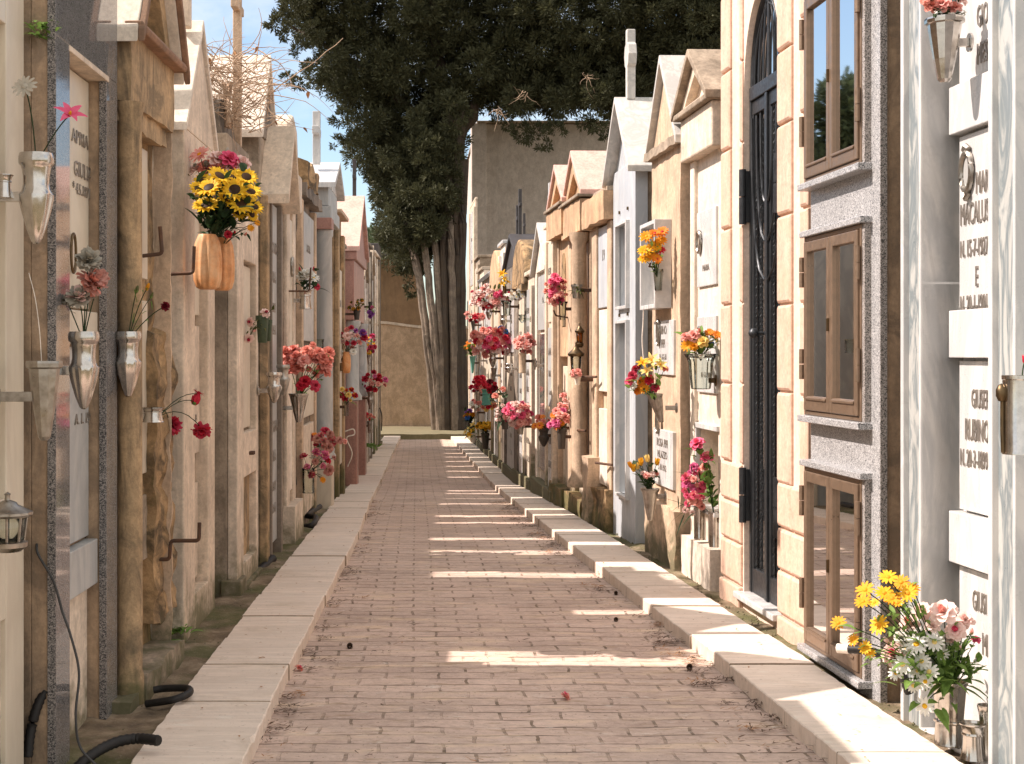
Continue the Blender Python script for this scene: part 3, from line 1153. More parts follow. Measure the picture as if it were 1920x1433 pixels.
def inside(poly, x, y):
    r = False
    for (x0, y0), (x1, y1) in zip(poly, poly[1:] + poly[:1]):
        if (y0 > y) != (y1 > y) and x < (x1 - x0) * (y - y0) / (y1 - y0) + x0:
            r = not r
    return r


def fill(poly, step, Yf, rr, layers=2):
    out = []
    x0, x1 = min(p[0] for p in poly), max(p[0] for p in poly)
    y0, y1 = min(p[1] for p in poly), max(p[1] for p in poly)
    for l in range(layers):
        y = y0
        while y < y1:
            x = x0 + (step / 2 if l % 2 else 0)
            while x < x1:
                px, py = x + R.uniform(-.4, .4) * step, y + R.uniform(-.4, .4) * step
                if inside(poly, px, py):
                    Y = Yf(px, py) + l * 1.1 + R.uniform(-.6, .6)
                    out.append((tuple(P(px, py, Y)), R.uniform(*rr) * Y / F))
                x += step
            y += step
    return out


TY = 36.6
tree = thing('cypress_tree', 'huge dark spreading cypress with several bare leaning trunks at the end of the alley', 'tree', (.4, TY, -.46))
canopy = [(545, -170), (535, 30), (575, 60), (580, 120), (650, 185), (665, 280), (715, 300), (848, 290), (880, 190), (960, 200), (1000, 210), (1060, 195), (1140, 190), (1230, 170), (1290, 125), (1390, 95), (1430, -170)]
low = [(700, 290), (712, 380), (728, 450), (760, 500), (800, 500), (830, 430), (848, 420), (848, 240), (780, 250)]
lobes = fill(canopy, 44, lambda x, y: 37.2 - max(0, (x - 860) / 260) - max(0, (200 - y) / 260), (24, 40), 3)
lobes += fill(low, 30, lambda x, y: 36.3, (20, 32), 3)
lobes += fill([(765, 190), (852, 190), (850, 330), (842, 410), (815, 440), (780, 430)], 30, lambda x, y: 36.1, (20, 30), 2)
lobes += fill([(890, 150), (1400, 40), (1390, 120), (1290, 165), (1140, 205), (1060, 208), (985, 208), (900, 200)], 34, lambda x, y: 36.6, (22, 32), 3)
for px, py, r, Y in ((852, 190, 24, 35.9), (862, 215, 20, 35.9), (848, 235, 24, 35.9), (860, 262, 20, 35.9), (846, 285, 22, 35.9), (858, 312, 19, 35.9), (848, 340, 20, 35.9), (852, 370, 17, 35.9), (846, 400, 15, 35.9), (520, 42, 20, 36), (550, 20, 24, 36), (563, 92, 20, 36), (590, 60, 22, 36), (562, 152, 17, 36.2), (590, 140, 20, 36.2), (618, 158, 20, 36.3), (640, 175, 20, 36.6),
                     (645, 222, 22, 36.4), (660, 262, 18, 36.4), (632, 268, 13, 36.2), (680, 285, 20, 36.8), (700, 330, 20, 37.4), (708, 390, 20, 37.6), (722, 440, 20, 37.8), (738, 490, 22, 38), (760, 520, 22, 38), (775, 545, 14, 38),
                     (1000, 250, 25, 36.2), (1022, 272, 15, 36), (975, 250, 20, 36.2), (1045, 245, 20, 36), (1118, 232, 22, 35.6), (1138, 252, 15, 35.5), (1160, 225, 22, 35.6), (1200, 215, 24, 35.6), (1250, 200, 26, 35.4), (1100, 225, 18, 35.8), (940, 228, 18, 36.6), (1300, 160, 26, 35.3),
                     (505, 40, 13, 36), (540, 148, 11, 36.2), (532, 66, 12, 36)):
    lobes.append((tuple(P(px, py, Y)), r * Y / F))
sprays(lobes, 68, .085, 'cypress_leaf', 'crown', tree, clump=36, w=.3)


def limb(pts, r, mat, parent, name='branch', n=9, wob=.02):
    q = []
    for i, (a, b) in enumerate(zip(pts, pts[1:])):
        for k in range(6):
            t = k / 6
            q.append(Vector(a).lerp(Vector(b), t) + Vector((R.gauss(0, wob), R.gauss(0, wob), 0)))
    q.append(Vector(pts[-1]))
    m = len(q) - 1
    rr = [r[0] + (r[1] - r[0]) * i / m for i in range(m + 1)]
    b = MB()
    b.tube(q, rr, n if name == 'branch' else 26, 0, True, 0. if name == 'branch' else .12, 7)
    return b.build(name, mat, parent)


gz = 806
for q, r, mt_ in (
        ([(844, gz, 0), (844, 640, 0), (846, 450, 0), (850, 200, .2)], (.45, .27), 'bark'),
        ([(818, gz, -.3), (808, 690, -.35), (786, 520, -.3), (768, 440, 0), (748, 330, .3)], (.12, .07), 'pale_bark'),
        ([(826, gz, -.4), (820, 690, -.45), (806, 540, -.4), (790, 420, -.3), (784, 300, .2)], (.11, .07), 'pale_bark'),
        ([(824, gz, -.42), (816, 720, -.45), (804, 655, -.5), (797, 628, -.5)], (.06, .025), 'pale_bark'),
        ([(834, gz, -.42), (828, 640, -.42), (818, 480, -.38), (806, 330, .2)], (.10, .07), 'pale_bark'),
        ([(838, gz, -.45), (834, 600, -.45), (830, 450, -.4), (822, 330, .2)], (.085, .06), 'bark'),
        ([(853, gz, -.45), (850, 600, -.45), (846, 450, -.4), (842, 330, .2)], (.10, .07), 'pale_bark'),
        ([(864, gz, -.3), (862, 600, -.3), (866, 420, -.25), (872, 300, .2)], (.14, .09), 'bark'),
        ([(858, gz, -.42), (857, 620, -.42), (858, 480, -.4), (860, 340, .2)], (.07, .05), 'bark')):
    limb([P(x, y, TY + d) for x, y, d in q], r, mt_, tree, 'trunk', 14, .008)
for pts, r in (([(842, 330), (780, 220), (690, 130), (600, 80), (540, 45)], (.17, .03)), ([(845, 300), (900, 180), (1020, 120), (1160, 130)], (.18, .05)),
               ([(845, 260), (820, 100), (800, -60)], (.2, .08)), ([(720, 160), (650, 150), (590, 150)], (.07, .02)), ([(1000, 130), (1200, 60), (1330, 40)], (.12, .04))):
    limb([P(x, y, TY + .9) for x, y in pts], r, 'bark', tree, 'branch', 8, .04)
# bare dead twigs hanging in the crown
for x, y in ((985, 175), (1100, 140), (930, 205), (1255, 150)):
    b = MB()
    for k in range(9):
        p0 = P(x + R.uniform(-6, 6), y + R.uniform(-6, 6), 35.2)
        pts = [p0]
        d = Vector((R.uniform(-.6, .5), R.uniform(-.2, .1), R.uniform(-.7, -.1)))
        for j in range(5):
            pts.append(pts[-1] + d * .11)
            d += Vector((R.uniform(-.4, .4), R.uniform(-.2, .2), R.uniform(-.3, .35)))
        b.tube(pts, [.010 - .0016 * j for j in range(6)], 4)
    b.build('dead_twig', 'twig', tree)

for i, (px, py, r, Y) in enumerate(((688, 450, 22, 62), (722, 462, 16, 60))):
    lab = ('small hazy green treetop showing over the left hand tombs beside the pink one', 'small round treetop between the dark slab and the cypress')[i]
    c = P(px, py, Y)
    t = thing('distant_tree', lab, 'tree', (c.x, Y, -.46), 'treetops beyond the alley')
    b = MB()
    b.tube([(c.x, Y, -.5), (c.x + .1, Y, c.z * .5), (c.x, Y, c.z)], (.2, .15, .08), 8)
    b.build('trunk', 'bark', t)
    lb = [(tuple(c + Vector((R.gauss(0, .3), R.gauss(0, .3), R.gauss(-.1, .25)))), R.uniform(.22, .4)) for _ in range(9)]
    sprays(lb, 22, .16, 'far_leaf', 'crown', t, seed=9 + i)

c = Vector((-10.2, 36.5, -.46))
t = thing('conifer', 'dark conifer standing behind the left hand tombs, mirrored in the granite tomb top window', 'tree', c)
b = MB()
b.tube([c, c + Vector((.1, 0, 4)), c + Vector((0, 0, 8.6))], (.3, .2, .05), 9)
b.build('trunk', 'bark', t)
lb = []
for k in range(90):
    z = R.uniform(2.2, 9.0)
    w = 1.9 * (1 - max(0, z - 3) / 6.8) ** .8
    a = R.uniform(0, 6.28)
    lb.append((tuple(c + Vector((w * R.random() ** .5 * math.cos(a), w * R.random() ** .5 * math.sin(a), z))), R.uniform(.35, .6)))
sprays(lb, 14, .22, 'far_leaf', 'crown', t, seed=31)
# ---------------------------------------------------------------- tombs on the right
LT = []


def tomb(fc, u0, u1, name, label, z=0., group=None):
    p = fc((u0 + u1) / 2, 0, z)
    t = thing(name, label, 'tomb', p, group)
    if fc.side < 0:
        LT.append((p.y, t))
    return t


def part(fc, parent, name, mat, boxes, bev=.005, rough=None, **k):
    b = MB(fc)
    for q in boxes:
        if rough:
            b.rbox(*q, amp=rough, **k)
        else:
            b.box(*q)
    return b.build(name, mat, parent, 0 if rough else bev)


def plaque(fc, parent, u0, u1, v, z0, z1, mat='white_marble', th=.022, lines=(), photo=None, lmat='letter', name='plaque', align='CENTER', sx=1.):
    """inscribed slab; lines: (text, height share from the top, letter height)"""
    o = part(fc, parent, name, mat, [(u0, u1, v - .03, v + th, z0, z1)], .004)
    for txt, k, s in lines:
        u = (u0 + u1) / 2 if align == 'CENTER' else (u0 + .03 if fc.side < 0 else u1 - .03)
        inscription(fc, o, txt, u, v + th + .0015, z1 - (z1 - z0) * k, s, lmat, align=align, sx=sx)
    if photo:
        pu, pz, a, bb = photo
        b = MB(fc)
        n = 20
        for k, (s, w) in enumerate(((1., 0.), (.8, .012))):
            pass
        ring = [fc(pu + a * math.cos(2 * math.pi * i / n), v + th + .012, pz + bb * math.sin(2 * math.pi * i / n)) for i in range(n + 1)]
        b.tube(ring, .012, 6, cap=False)
        b.build('photo_frame', 'dull_steel', o)
        b = MB(fc)
        b.add([fc(pu + a * math.cos(2 * math.pi * i / n), v + th + .008, pz + bb * math.sin(2 * math.pi * i / n)) for i in range(n)], [tuple(range(n))])
        b.build('portrait_oval', 'cream_marble', o, fix=False)
    return o


def window_glazed(fc, parent, u0, u1, v, z0, z1, name='window'):
    """two-leaf glazed metal casement standing in front of a deep niche"""
    fr = .045
    um = (u0 + u1) / 2
    w = part(fc, parent, name, 'bronze_frame', [(u0, u0 + .02, v - .02, v + .012, z0, z1), (u1 - .02, u1, v - .02, v + .012, z0, z1), (u0 + .02, u1 - .02, v - .02, v + .012, z1 - .02, z1), (u0 + .02, u1 - .02, v - .02, v + .012, z0, z0 + .02)], .003)
    for a, b in ((u0 + .023, um - .003), (um + .003, u1 - .023)):
        c = MB(fc)
        za, zb = z0 + .023, z1 - .023
        k = .038
        c.box(a, a + k, v - .01, v + .022, za, zb)
        c.box(b - k, b, v - .01, v + .022, za, zb)
        c.box(a + k, b - k, v - .01, v + .0215, zb - k - .012, zb)
        c.box(a + k, b - k, v - .01, v + .0215, za, za + k + .03)
        c.box(a + k, b - k, v + .0215, v + .029, za + k + .012, za + k + .026)
        c.build('casement', 'bronze_frame', w, .004)
        c = MB(fc)
        c.add([fc(a + k, v + .002, za + k), fc(b - k, v + .002, za + k), fc(b - k, v + .002, zb - k), fc(a + k, v + .002, zb - k)], [(0, 1, 2, 3)])
        c.build('pane', 'pane', w, fix=False)
    c = MB(fc)
    zm = (z0 + z1) / 2
    c.box(um - .006, um + .006, v + .02, v + .034, zm - .03, zm + .03)
    c.build('latch', 'bronze', w, .002)
    for uu in (u0 + .004, u1 - .004):
        for f in (.2, .72):
            zc = z0 + (z1 - z0) * f
            c = MB(fc)
            c.tube([fc(uu, v + .026, zc), fc(uu, v + .026, zc + .072)], .0125, 10)
            c.tube([fc(uu, v + .026, zc + .075), fc(uu, v + .026, zc + .147)], .0125, 10)
            c.build('hinge', 'bronze_frame', w)
    return w


# --- white marble tomb (nearest)
fc = Face(1, 1.99, 5.84)
ua, ub = fc.u(1896), fc.u(1687)
t = tomb(fc, ua, ub, 'marble_tomb', 'white marble tomb with deep recess, raised letters and veined pilasters at the right edge')
part(fc, t, 'wall', 'brown_render', [(ua + .02, ub - .02, -1.8, -.20, -.1, 3.45), (ua + .006, ua + .02, -1.8, -.03, -.1, 3.45), (ub - .02, ub - .006, -1.8, -.03, -.1, 3.45)])
for k, (a, b) in enumerate(((fc.u(1720), ub), (ua, fc.u(1851)))):
    w = b - a
    pl = part(fc, t, 'pilaster', 'white_marble', [(a + .10 * w, b - .16 * w, -.19, -.045, -.08, 3.4)], .003)
    part(fc, pl, 'fillet', 'white_marble', [(b - .16 * w, b, -.19, -.002, -.08, 3.4), (a, a + .10 * w, -.19, -.012, -.08, 3.4)], .004)
    part(fc, pl, 'veined_band', 'veined_marble', [(a + .101 * w, b - .161 * w, -.044, -.026, -.08, 3.398)], .002)
uj, un = fc.u(1720), fc.u(1851)
part(fc, t, 'jamb', 'grey_marble', [(uj, uj + .012, -.19, -.02, -.06, fc.zu(uj, 532)), (uj, uj + .0115, -.19, -.02, fc.zu(uj, 530), 3.39)], .002)
part(fc, t, 'recess_back', 'white_marble', [(un - .2, uj - .002, -.215, -.185, -.05, 3.4)], .002)
part(fc, t, 'sill', 'white_marble', [(un - .02, uj - .002, -.18, -.01, -.08, .015)], .004)
zs = [(fc.zu(uj, 255, -.16), fc.zu(uj, 166, -.16)), (fc.zu(uj, 671, -.16), fc.zu(uj, 583, -.16)), (fc.zu(uj, 1052, -.16), fc.zu(uj, 957, -.16))]
for z0, z1 in zs:
    part(fc, t, 'ledge', 'white_marble', [(un - .1, uj - .004, -.183, -.125, z0, z1)], .004)
ud = uj - .035
pz = [(zs[0][1] + .012, 3.3), (zs[1][1] + .01, zs[0][0] - .012), (zs[2][1] + .01, zs[1][0] - .012), (.05, zs[2][0] - .012)]
txt = [[('GIOVANNI', 40, .085), ('MESSINA', 110, .085)],
       [('MARIA', 352, .088), ('MACALUSO', 412, .088), ('N. 15-7-1927', 472, .07), ('E', 525, .082), ('N. 20-1-1901', 575, .07)],
       [('GIUSEPPE', 752, .075), ('RUBINO', 812, .088), ('N. 20-3-1899', 860, .07)],
       [('GIUSI', 1130, .08), ('MILLE', 1215, .088)]]
for (z0, z1), ln in zip(pz, txt):
    o = part(fc, t, 'plaque', 'white_marble', [(un - .1, ud, -.186, -.155, z0, z1)], .003)
    for s, py, h in ln:
        first = {'MARIA': 1830, 'GIUSEPPE': 1822, 'E': 1829, 'GIOVANNI': 1832, 'MESSINA': 1832, 'GIUSI': 1824, 'MILLE': 1842, 'RUBINO': 1810}.get(s, 1801)
        uu = fc.u(first, -.153)
        inscription(fc, o, s, uu, -.1535, fc.zu(uu, py + 12, -.153), h * 1.38, 'letter', .004, .47)
b = MB(fc)
pu = fc.u(1815, -.15)
zc = fc.zu(pu, 322, -.15)
ring = [fc(pu + .045 * math.cos(2 * math.pi * i / 20), -.143, zc + .075 * math.sin(2 * math.pi * i / 20)) for i in range(21)]
b.tube(ring, .012, 7, cap=False)
b.tube([fc(pu - .02, -.143, zc - .085), fc(pu, -.14, zc - .105), fc(pu + .02, -.143, zc - .085)], .012, 6)
b.tube([fc(pu - .02, -.143, zc + .085), fc(pu, -.14, zc + .10), fc(pu + .02, -.143, zc + .085)], .012, 6)
b.build('photo_frame', 'dull_steel', t)
b = MB(fc)
b.add([fc(pu + .042 * math.cos(2 * math.pi * i / 20), -.146, zc + .072 * math.sin(2 * math.pi * i / 20)) for i in range(20)], [tuple(range(20))])
b.build('portrait_oval', 'grey_marble', t, fix=False)

# --- granite tomb with three glazed niches
fc = Face(1, 1.98, 6.07)
ua, ub = fc.u(1650), fc.u(1520)
t = tomb(fc, ua, ub, 'granite_tomb', 'grey speckled granite tomb with three brown framed glass doors one above another')
part(fc, t, 'wall', 'brown_render', [(ua + .02, ub - .01, -1.8, -.50, -.1, 4.2), (ua + .02, ua + .13, -.50, -.029, -.1, 4.2), (ub - .06, ub - .01, -.50, -.029, -.1, 4.2)])
for z0, z1 in ((1.25 - .04, 1.27), (2.12, 2.30), (.99, 1.18), (3.3, 3.4), (-.1, .06)):
    pass
W3 = [(.085, .955), (1.207, 2.07), (2.335, 3.25)]
u0, u1 = fc.u(1616, .03), ub - .004
sl = MB(fc)
sl.box(ua, u0 - .03, -.028, 0, -.06, 4.2)
prev = -.06
for z0, z1 in W3 + [(4.2, 4.2)]:
    if z0 - .03 > prev:
        sl.box(u0 - .03, ub, -.028, -.001, prev, z0 - .03)
    prev = z1 + .03
sl.build('granite_cladding', 'light_granite', t, .002)
part(fc, t, 'cladding_edge', 'light_granite_edge', [(ua - .004, ua, -.03, -.0005, -.06, 4.2)], 0)
for i, (z0, z1) in enumerate(W3):
    nb = MB(fc)
    nb.box(u0 - .03, ub, -.5, -.48, z0, z1)
    nb.box(u0 - .035, u0 - .03, -.48, -.03, z0, z1)
    nb.build('niche_back', 'interior', t)
    nb = MB(fc)
    n = 40
    vs = []
    for k in range(n + 1):
        uu = u0 + .02 + (u1 - u0 - .04) * k / n
        vv = -.11 + .03 * math.sin(k * 1.25) + .015 * math.sin(k * 2.9)
        vs += [fc(uu, vv, z0 + .02), fc(uu, vv, z0 + (z1 - z0) * (.92 if i else .5))]
    if i < 2:
        nb.add(vs, [(2 * k, 2 * k + 2, 2 * k + 3, 2 * k + 1) for k in range(n)], 0, True)
        nb.build('curtain', 'curtain', t, fix=False)
    else:
        nb = MB(fc)
        nb.box(u0 + .05, u1 - .15, -.42, -.15, z0 + .02, z0 + .40)
        nb.build('altar_block', 'cream_plaster', t, .01)
    part(fc, t, 'sill', 'light_granite', [(u0 - .045, ub + .012, -.03, .065, z0 - .034, z0 - .002)], .004)
    part(fc, t, 'lintel', 'light_granite', [(u0 - .045, ub + .012, -.03, .055, z1 + .002, z1 + .032)], .004)
    part(fc, t, 'niche_jamb', 'light_granite_edge', [(u0 - .032, u0 - .002, -.03, .03, z0 - .002, z1 + .002), (ub - .003, ub + .006, -.03, .03, z0 - .002, z1 + .002)], .002)
    window_glazed(fc, t, u0, u1, .022, z0, z1)

# --- yellow tomb with the iron door
fc = Face(1, 1.975, 7.05)
ua, ub = fc.u(1520), fc.u(1357)
d0, d1 = fc.u(1463), fc.u(1395)
ztop = 4.4
zsp, zap = 3.02, 3.56
t = tomb(fc, ua, ub, 'yellow_chapel', 'yellow plastered chapel with raised corner blocks and tall arched black iron door')
bd = MB(fc)
dm = (d0 + d1) / 2
arch = []
N = 24
for i in range(N + 1):
    a = math.pi * i / N
    arch.append((dm + (d1 - d0) / 2 * math.cos(a), zsp + (zap - zsp) * math.sin(a)))
bd.box(ua, d0, -.12, 0, -.1, ztop)
bd.box(d1, ub, -.12, 0, -.1, ztop)
for (a0, z0), (a1, z1) in zip(arch, arch[1:]):
    bd.prism([(a1, z1), (a0, z0), (a0, ztop), (a1, ztop)], -.12, 0)
bd.box(d0, d1, -.12, 0, -.1, .075)
bd.build('front_wall', 'pale_yellow_plaster', t)
part(fc, t, 'wall', 'yellow_plaster', [(ua + .003, ub - .003, -1.9, -.60, -.1, ztop - .002), (ua + .003, ua + .1, -.6, -.12, -.1, ztop - .002), (ub - .1, ub - .003, -.6, -.12, -.1, ztop - .002)])


def quoins(name, u0, u1, seams, v=.022):
    for z0, z1 in zip(seams, seams[1:]):
        g = .012
        b = MB(fc)
        k = .015
        a0, a1, b0, b1 = u0, u1, z0 + g / 2, z1 - g / 2
        vs = [fc(a0, -.001, b0), fc(a1, -.001, b0), fc(a1, -.001, b1), fc(a0, -.001, b1), fc(a0, v - k * .6, b0), fc(a1, v - k * .6, b0), fc(a1, v - k * .6, b1), fc(a0, v - k * .6, b1),
              fc(a0 + k, v, b0 + k), fc(a1 - k, v, b0 + k), fc(a1 - k, v, b1 - k), fc(a0 + k, v, b1 - k)]
        fs = [(3, 2, 1, 0)]
        for o in (0, 4):
            fs += [(o + i, o + (i + 1) % 4, o + 4 + (i + 1) % 4, o + 4 + i) for i in range(4)]
        fs.append((8, 9, 10, 11))
        b.add(vs, fs)
        b.build(name, 'yellow_plaster', t, .004)


far_seams = [fc.zu(fc.u(1365), y) for y in (1083, 1008, 935, 863)]
up = [fc.zu(fc.u(1365), y) for y in (863, 718, 572, 430, 283, 136)]
up += [up[-1] + .475, up[-1] + .95]
uf = fc.u(1373)
quoins('corner_block', uf, ub, up)
ug = (ub * .5 + d1 * .5)
quoins('base_block', ug, ub, far_seams)
quoins('base_block', d1 + .02, ug - .003, far_seams)
quoins('jamb_block', d1, d1 + .05, up[:-1], .018)
n1, n2, n3 = fc.u(1488), fc.u(1506), ua
us = [fc.zu(fc.u(1478), y) for y in (910, 735, 570, 402, 230, 90)]
us += [us[-1] + .52, us[-1] + 1.0]
quoins('jamb_block', n1, d0, us)
us2 = [fc.zu(fc.u(1512), y) for y in (920, 745, 570, 390, 212, 33)]
us2 += [us2[-1] + .52]
quoins('corner_block', ua + .001, n2, us2)
ns = [fc.zu(fc.u(1490), y) for y in (1165, 1080, 998, 910)]
nm = (ua + d0) / 2 + .01
quoins('base_block', ua + .001, nm - .003, ns)
quoins('base_block', nm, d0 - .005, ns)
part(fc, t, 'plinth', 'yellow_plaster', [(ua + .002, d0 - .03, -.001, .03, -.1, ns[0] - .008)], .01)
part(fc, t, 'plinth', 'yellow_plaster', [(d1 + .02, ub - .001, -.001, .03, -.1, far_seams[0] - .008)], .01)
part(fc, t, 'threshold', 'white_marble', [(d0 - .04, d1 + .04, -.13, .055, .078, .115)], .006)
# door
dv = -.05
door = part(fc, t, 'door', 'black_iron', [(d0 + .003, d0 + .035, dv - .02, dv + .02, .118, zsp), (d1 - .035, d1 - .003, dv - .02, dv + .02, .118, zsp), (d0 + .035, d1 - .035, dv - .02, dv + .03, zsp - .05, zsp + .03), (dm - .022, dm + .022, dv - .02, dv + .028, .12, zsp - .05)], .004)
for a, b_ in ((d0 + .038, dm - .024), (dm + .024, d1 - .038)):
    part(fc, door, 'door_leaf', 'black_iron', [(a, b_, dv - .012, dv + .014, .12, .26), (a, b_, dv - .012, dv + .014, zsp - .13, zsp - .052), (a, a + .028, dv - .012, dv + .014, .26, zsp - .13), (b_ - .028, b_, dv - .012, dv + .014, .26, zsp - .13)], .003)
    for k in range(3):
        uu = a + .06 + (b_ - a - .12) * k / 2
        c = MB(fc)
        n = 110
        vs, fs = [], []
        for i in range(n + 1):
            z = .26 + (zsp - .13 - .26) * i / n
            th = i * .9
            for q in range(4):
                w = th + q * math.pi / 2
                vs.append(fc(uu + .006 * math.cos(w), dv + .004 + .006 * math.sin(w), z))
        for i in range(n):
            for q in range(4):
                fs.append((i * 4 + q, i * 4 + (q + 1) % 4, i * 4 + 4 + (q + 1) % 4, i * 4 + 4 + q))
        c.add(vs, fs)
        c.build('twisted_bar', 'black_iron', door)
    g = MB(fc)
    g.add([fc(a + .02, dv - .014, .2), fc(b_ - .02, dv - .014, .2), fc(b_ - .02, dv - .014, zsp - .09), fc(a + .02, dv - .014, zsp - .09)], [(0, 1, 2, 3)])
    g.build('pane', 'pane', door, fix=False)
    # curved ornament: nested drop-shaped bars
    for s_, w_ in ((0, 1.), (1, .62), (2, .3)):
        c = MB(fc)
        pts = []
        side = 1 if a < dm - .1 else -1
        for i in range(17):
            q = i / 16
            uu = dm - side * (.03 + (b_ - a - .03) * w_ * math.sin(math.pi / 2 * (1 - q) ** .5))
            pts.append(fc(uu, dv + .022, zsp - .15 - (.95 - .22 * s_) * q))
        c.tube(pts, .007, 6)
        c.build('scroll_bar', 'black_iron', door)
for uu in (d0 + .012, d1 - .012):
    for z in (.68, 2.42):
        c = MB(fc)
        c.tube([fc(uu, dv + .062, z - .16), fc(uu, dv + .062, z - .003)], .021, 12)
        c.tube([fc(uu, dv + .062, z + .003), fc(uu, dv + .062, z + .16)], .021, 12)
        c.box(uu - .012, uu + .012, dv + .015, dv + .05, z - .15, z + .15)
        c.build('hinge', 'black_iron', door)
c = MB(fc)
c.tube([fc(dm + .03, dv + .02, 1.62), fc(dm + .03, dv + .075, 1.62)], .010, 10)
c.build('handle_stem', 'black_iron', door)
c = MB(fc)
kc = fc(dm + .03, dv + .085, 1.62)
c.lathe([(0, -.028), (.015, -.026), (.027, -.012), (.03, 0), (.027, .012), (.015, .026), (0, .028)], kc, 14)
c.build('knob', 'black_iron', door)
# fanlight
c = MB(fc)
ar = [fc(dm + ((d1 - d0) / 2 - .015) * math.cos(math.pi * i / N), dv, zsp + .03 + (zap - zsp - .045) * math.sin(math.pi * i / N)) for i in range(N + 1)]
c.tube(ar, .017, 8)
fan = c.build('fanlight', 'black_iron', t)
c = MB(fc)
c.add([fc(dm + ((d1 - d0) / 2 - .012) * math.cos(math.pi * i / N), dv - .012, zsp + .03 + (zap - zsp - .045) * math.sin(math.pi * i / N)) for i in range(N + 1)], [tuple(range(N + 1))])
c.build('pane', 'pane', fan, fix=False)
for k in (.28, .55, .8):
    for s in (-1, 1):
        c = MB(fc)
        pts = []
        for i in range(11):
            q = i / 10
            pts.append(fc(dm + s * (d1 - d0) / 2 * k * math.sin(math.pi / 2 * (1 - q) ** .6), dv + .008, zsp + .03 + (zap - zsp - .06) * q * (1.12 - .3 * k)))
        c.tube(pts, .006, 6)
        c.build('fan_bar', 'black_iron', fan)
c = MB(fc)
c.tube([fc(dm, dv + .008, zsp + .02), fc(dm, dv + .008, zap - .02)], .01, 6)
c.build('fan_bar', 'black_iron', fan)
part(fc, t, 'interior_back', 'interior', [(d0 - .1, d1 + .1, -.598, -.58, .0, 3.9)], 0)

# --- white tomb with a small pediment
fc = Face(1, 1.91, 9.5)
ua, ub = fc.u(1357), fc.u(1302)
ub2 = fc.u(1340, .0)
t = tomb(fc, ua, ub, 'white_tomb', 'white plastered tomb with open pediment and a tall base niche full of flowers')
ze = fc.zu(ub, 305)
zh = fc.zu(ub, 226)
nz0, nz1 = .46, fc.zu(ub, 800)
ni0, ni1 = ua + .14, ub - .12
part(fc, t, 'wall', 'white_plaster', [(ua, ub, -1.6, -.22, -.1, zh - .01), (ua, ni0, -.22, 0, -.1, zh - .01), (ni1, ub, -.22, 0, -.1, zh - .01), (ni0, ni1, -.22, 0, nz1, zh - .01), (ni0, ni1, -.22, 0, -.1, nz0)], .008)
part(fc, t, 'pilaster', 'white_plaster', [(ub - .10, ub + .006, -.05, .03, -.1, ze)], .01)
part(fc, t, 'niche_sill', 'white_marble', [(ni0 - .03, ni1 + .05, -.2, .035, nz0 + .001, nz0 + .03)], .006)
part(fc, t, 'niche_frame', 'white_marble', [(ni0 - .04, ni1 + .04, -.02, .022, nz1 - .0, nz1 + .035), (ni1, ni1 + .035, -.02, .02, nz0 + .03, nz1)], .004)
part(fc, t, 'niche_back', 'cream_marble', [(ni0, ni1, -.219, -.205, nz0 + .03, nz1 - .002)], 0)
b = MB(fc)
b.rbox(ua + .01, ub + .03, -.02, .085, -.1, .27, .008, .05, 5)
b.build('base_step', 'white_plaster', t)
part(fc, t, 'entablature', 'pale_plaster', [(ua - .02, ub + .05, -1.6, .085, ze, zh)], .012)
part(fc, t, 'cornice', 'concrete', [(ua - .07, ub + .10, -1.6, .13, zh + .001, zh + .04)], .008)
gable(fc, t, ua - .03, ub + .06, zh + .041, fc.zu((ua + ub) / 2, 106), -1.6, .09, .05, .045, 'concrete', 'pale_plaster', recess=(.66, .06))
plaque(fc, t, ua + .13, ub - .14, .001, 1.95, 2.45, 'white_marble', .016, [('MARIA', .80, .06)], photo=(ub - .24, 2.25, .045, .07))
plaque(fc, t, ua + .13, ub - .14, .001, 1.25, 1.75, 'white_marble', .016, [('VITA', .3, .07), ('LA ROSA', .55, .07), ('N. 4-3-1908', .8, .05)], photo=(ub - .26, 1.62, .04, .06))

# --- tan tomb with the white box frame
fc = Face(1, 1.823, 9.8)
ua, ub = fc.u(1276), fc.u(1223)
t = tomb(fc, ua, ub, 'tan_tomb', 'tan plastered tomb with steep grey gable and white framed box of gerberas')
zc = fc.zu(ub, 303)
b = MB(fc)
b.rbox(ua, ub, -1.5, 0, -.12, zc, .006, .07, 4)
b.build('wall', 'tan_plaster', t)
b = MB(fc)
b.rbox(ua - .015, ub + .03, -.1, .045, -.12, .42, .02, .05, 6)
b.build('base_bulge', 'tan_plaster', t)
b = MB(fc)
b.rbox(ua - .04, ub + .05, -1.5, .05, zc - .005, zc + .06, .012, .05, 6)
b.build('cornice', 'concrete', t)
gable(fc, t, ua, ub, zc + .06, fc.zu((ua + ub) / 2, 118), -1.5, .0, .05, .05, 'roof_marble', 'tan_plaster')
f0, f1 = fc.u(1246, .05), fc.u(1217, .05)
fz0, fz1 = 1.83, 2.46
fb = part(fc, t, 'box_frame', 'white_marble', [(f0, f0 + .035, 0, .12, fz0, fz1), (f1 - .035, f1, 0, .12, fz0, fz1), (f0 + .035, f1 - .035, 0, .12, fz1 - .03, fz1), (f0 + .035, f1 - .035, 0, .12, fz0, fz0 + .03)], .003)
part(fc, fb, 'box_back', 'grey_marble', [(f0 + .03, f1 - .03, .008, .02, fz0 + .02, fz1 - .02)], 0)
plaque(fc, t, ua + .14, ub - .14, .006, fc.z(1235, 702), fc.z(1235, 603), 'white_marble', .012, [('NINO', .25, .09), ('PIPI', .5, .09), ('N. 6-2-31', .72, .06)], photo=(ub - .34, 1.66, .03, .09))
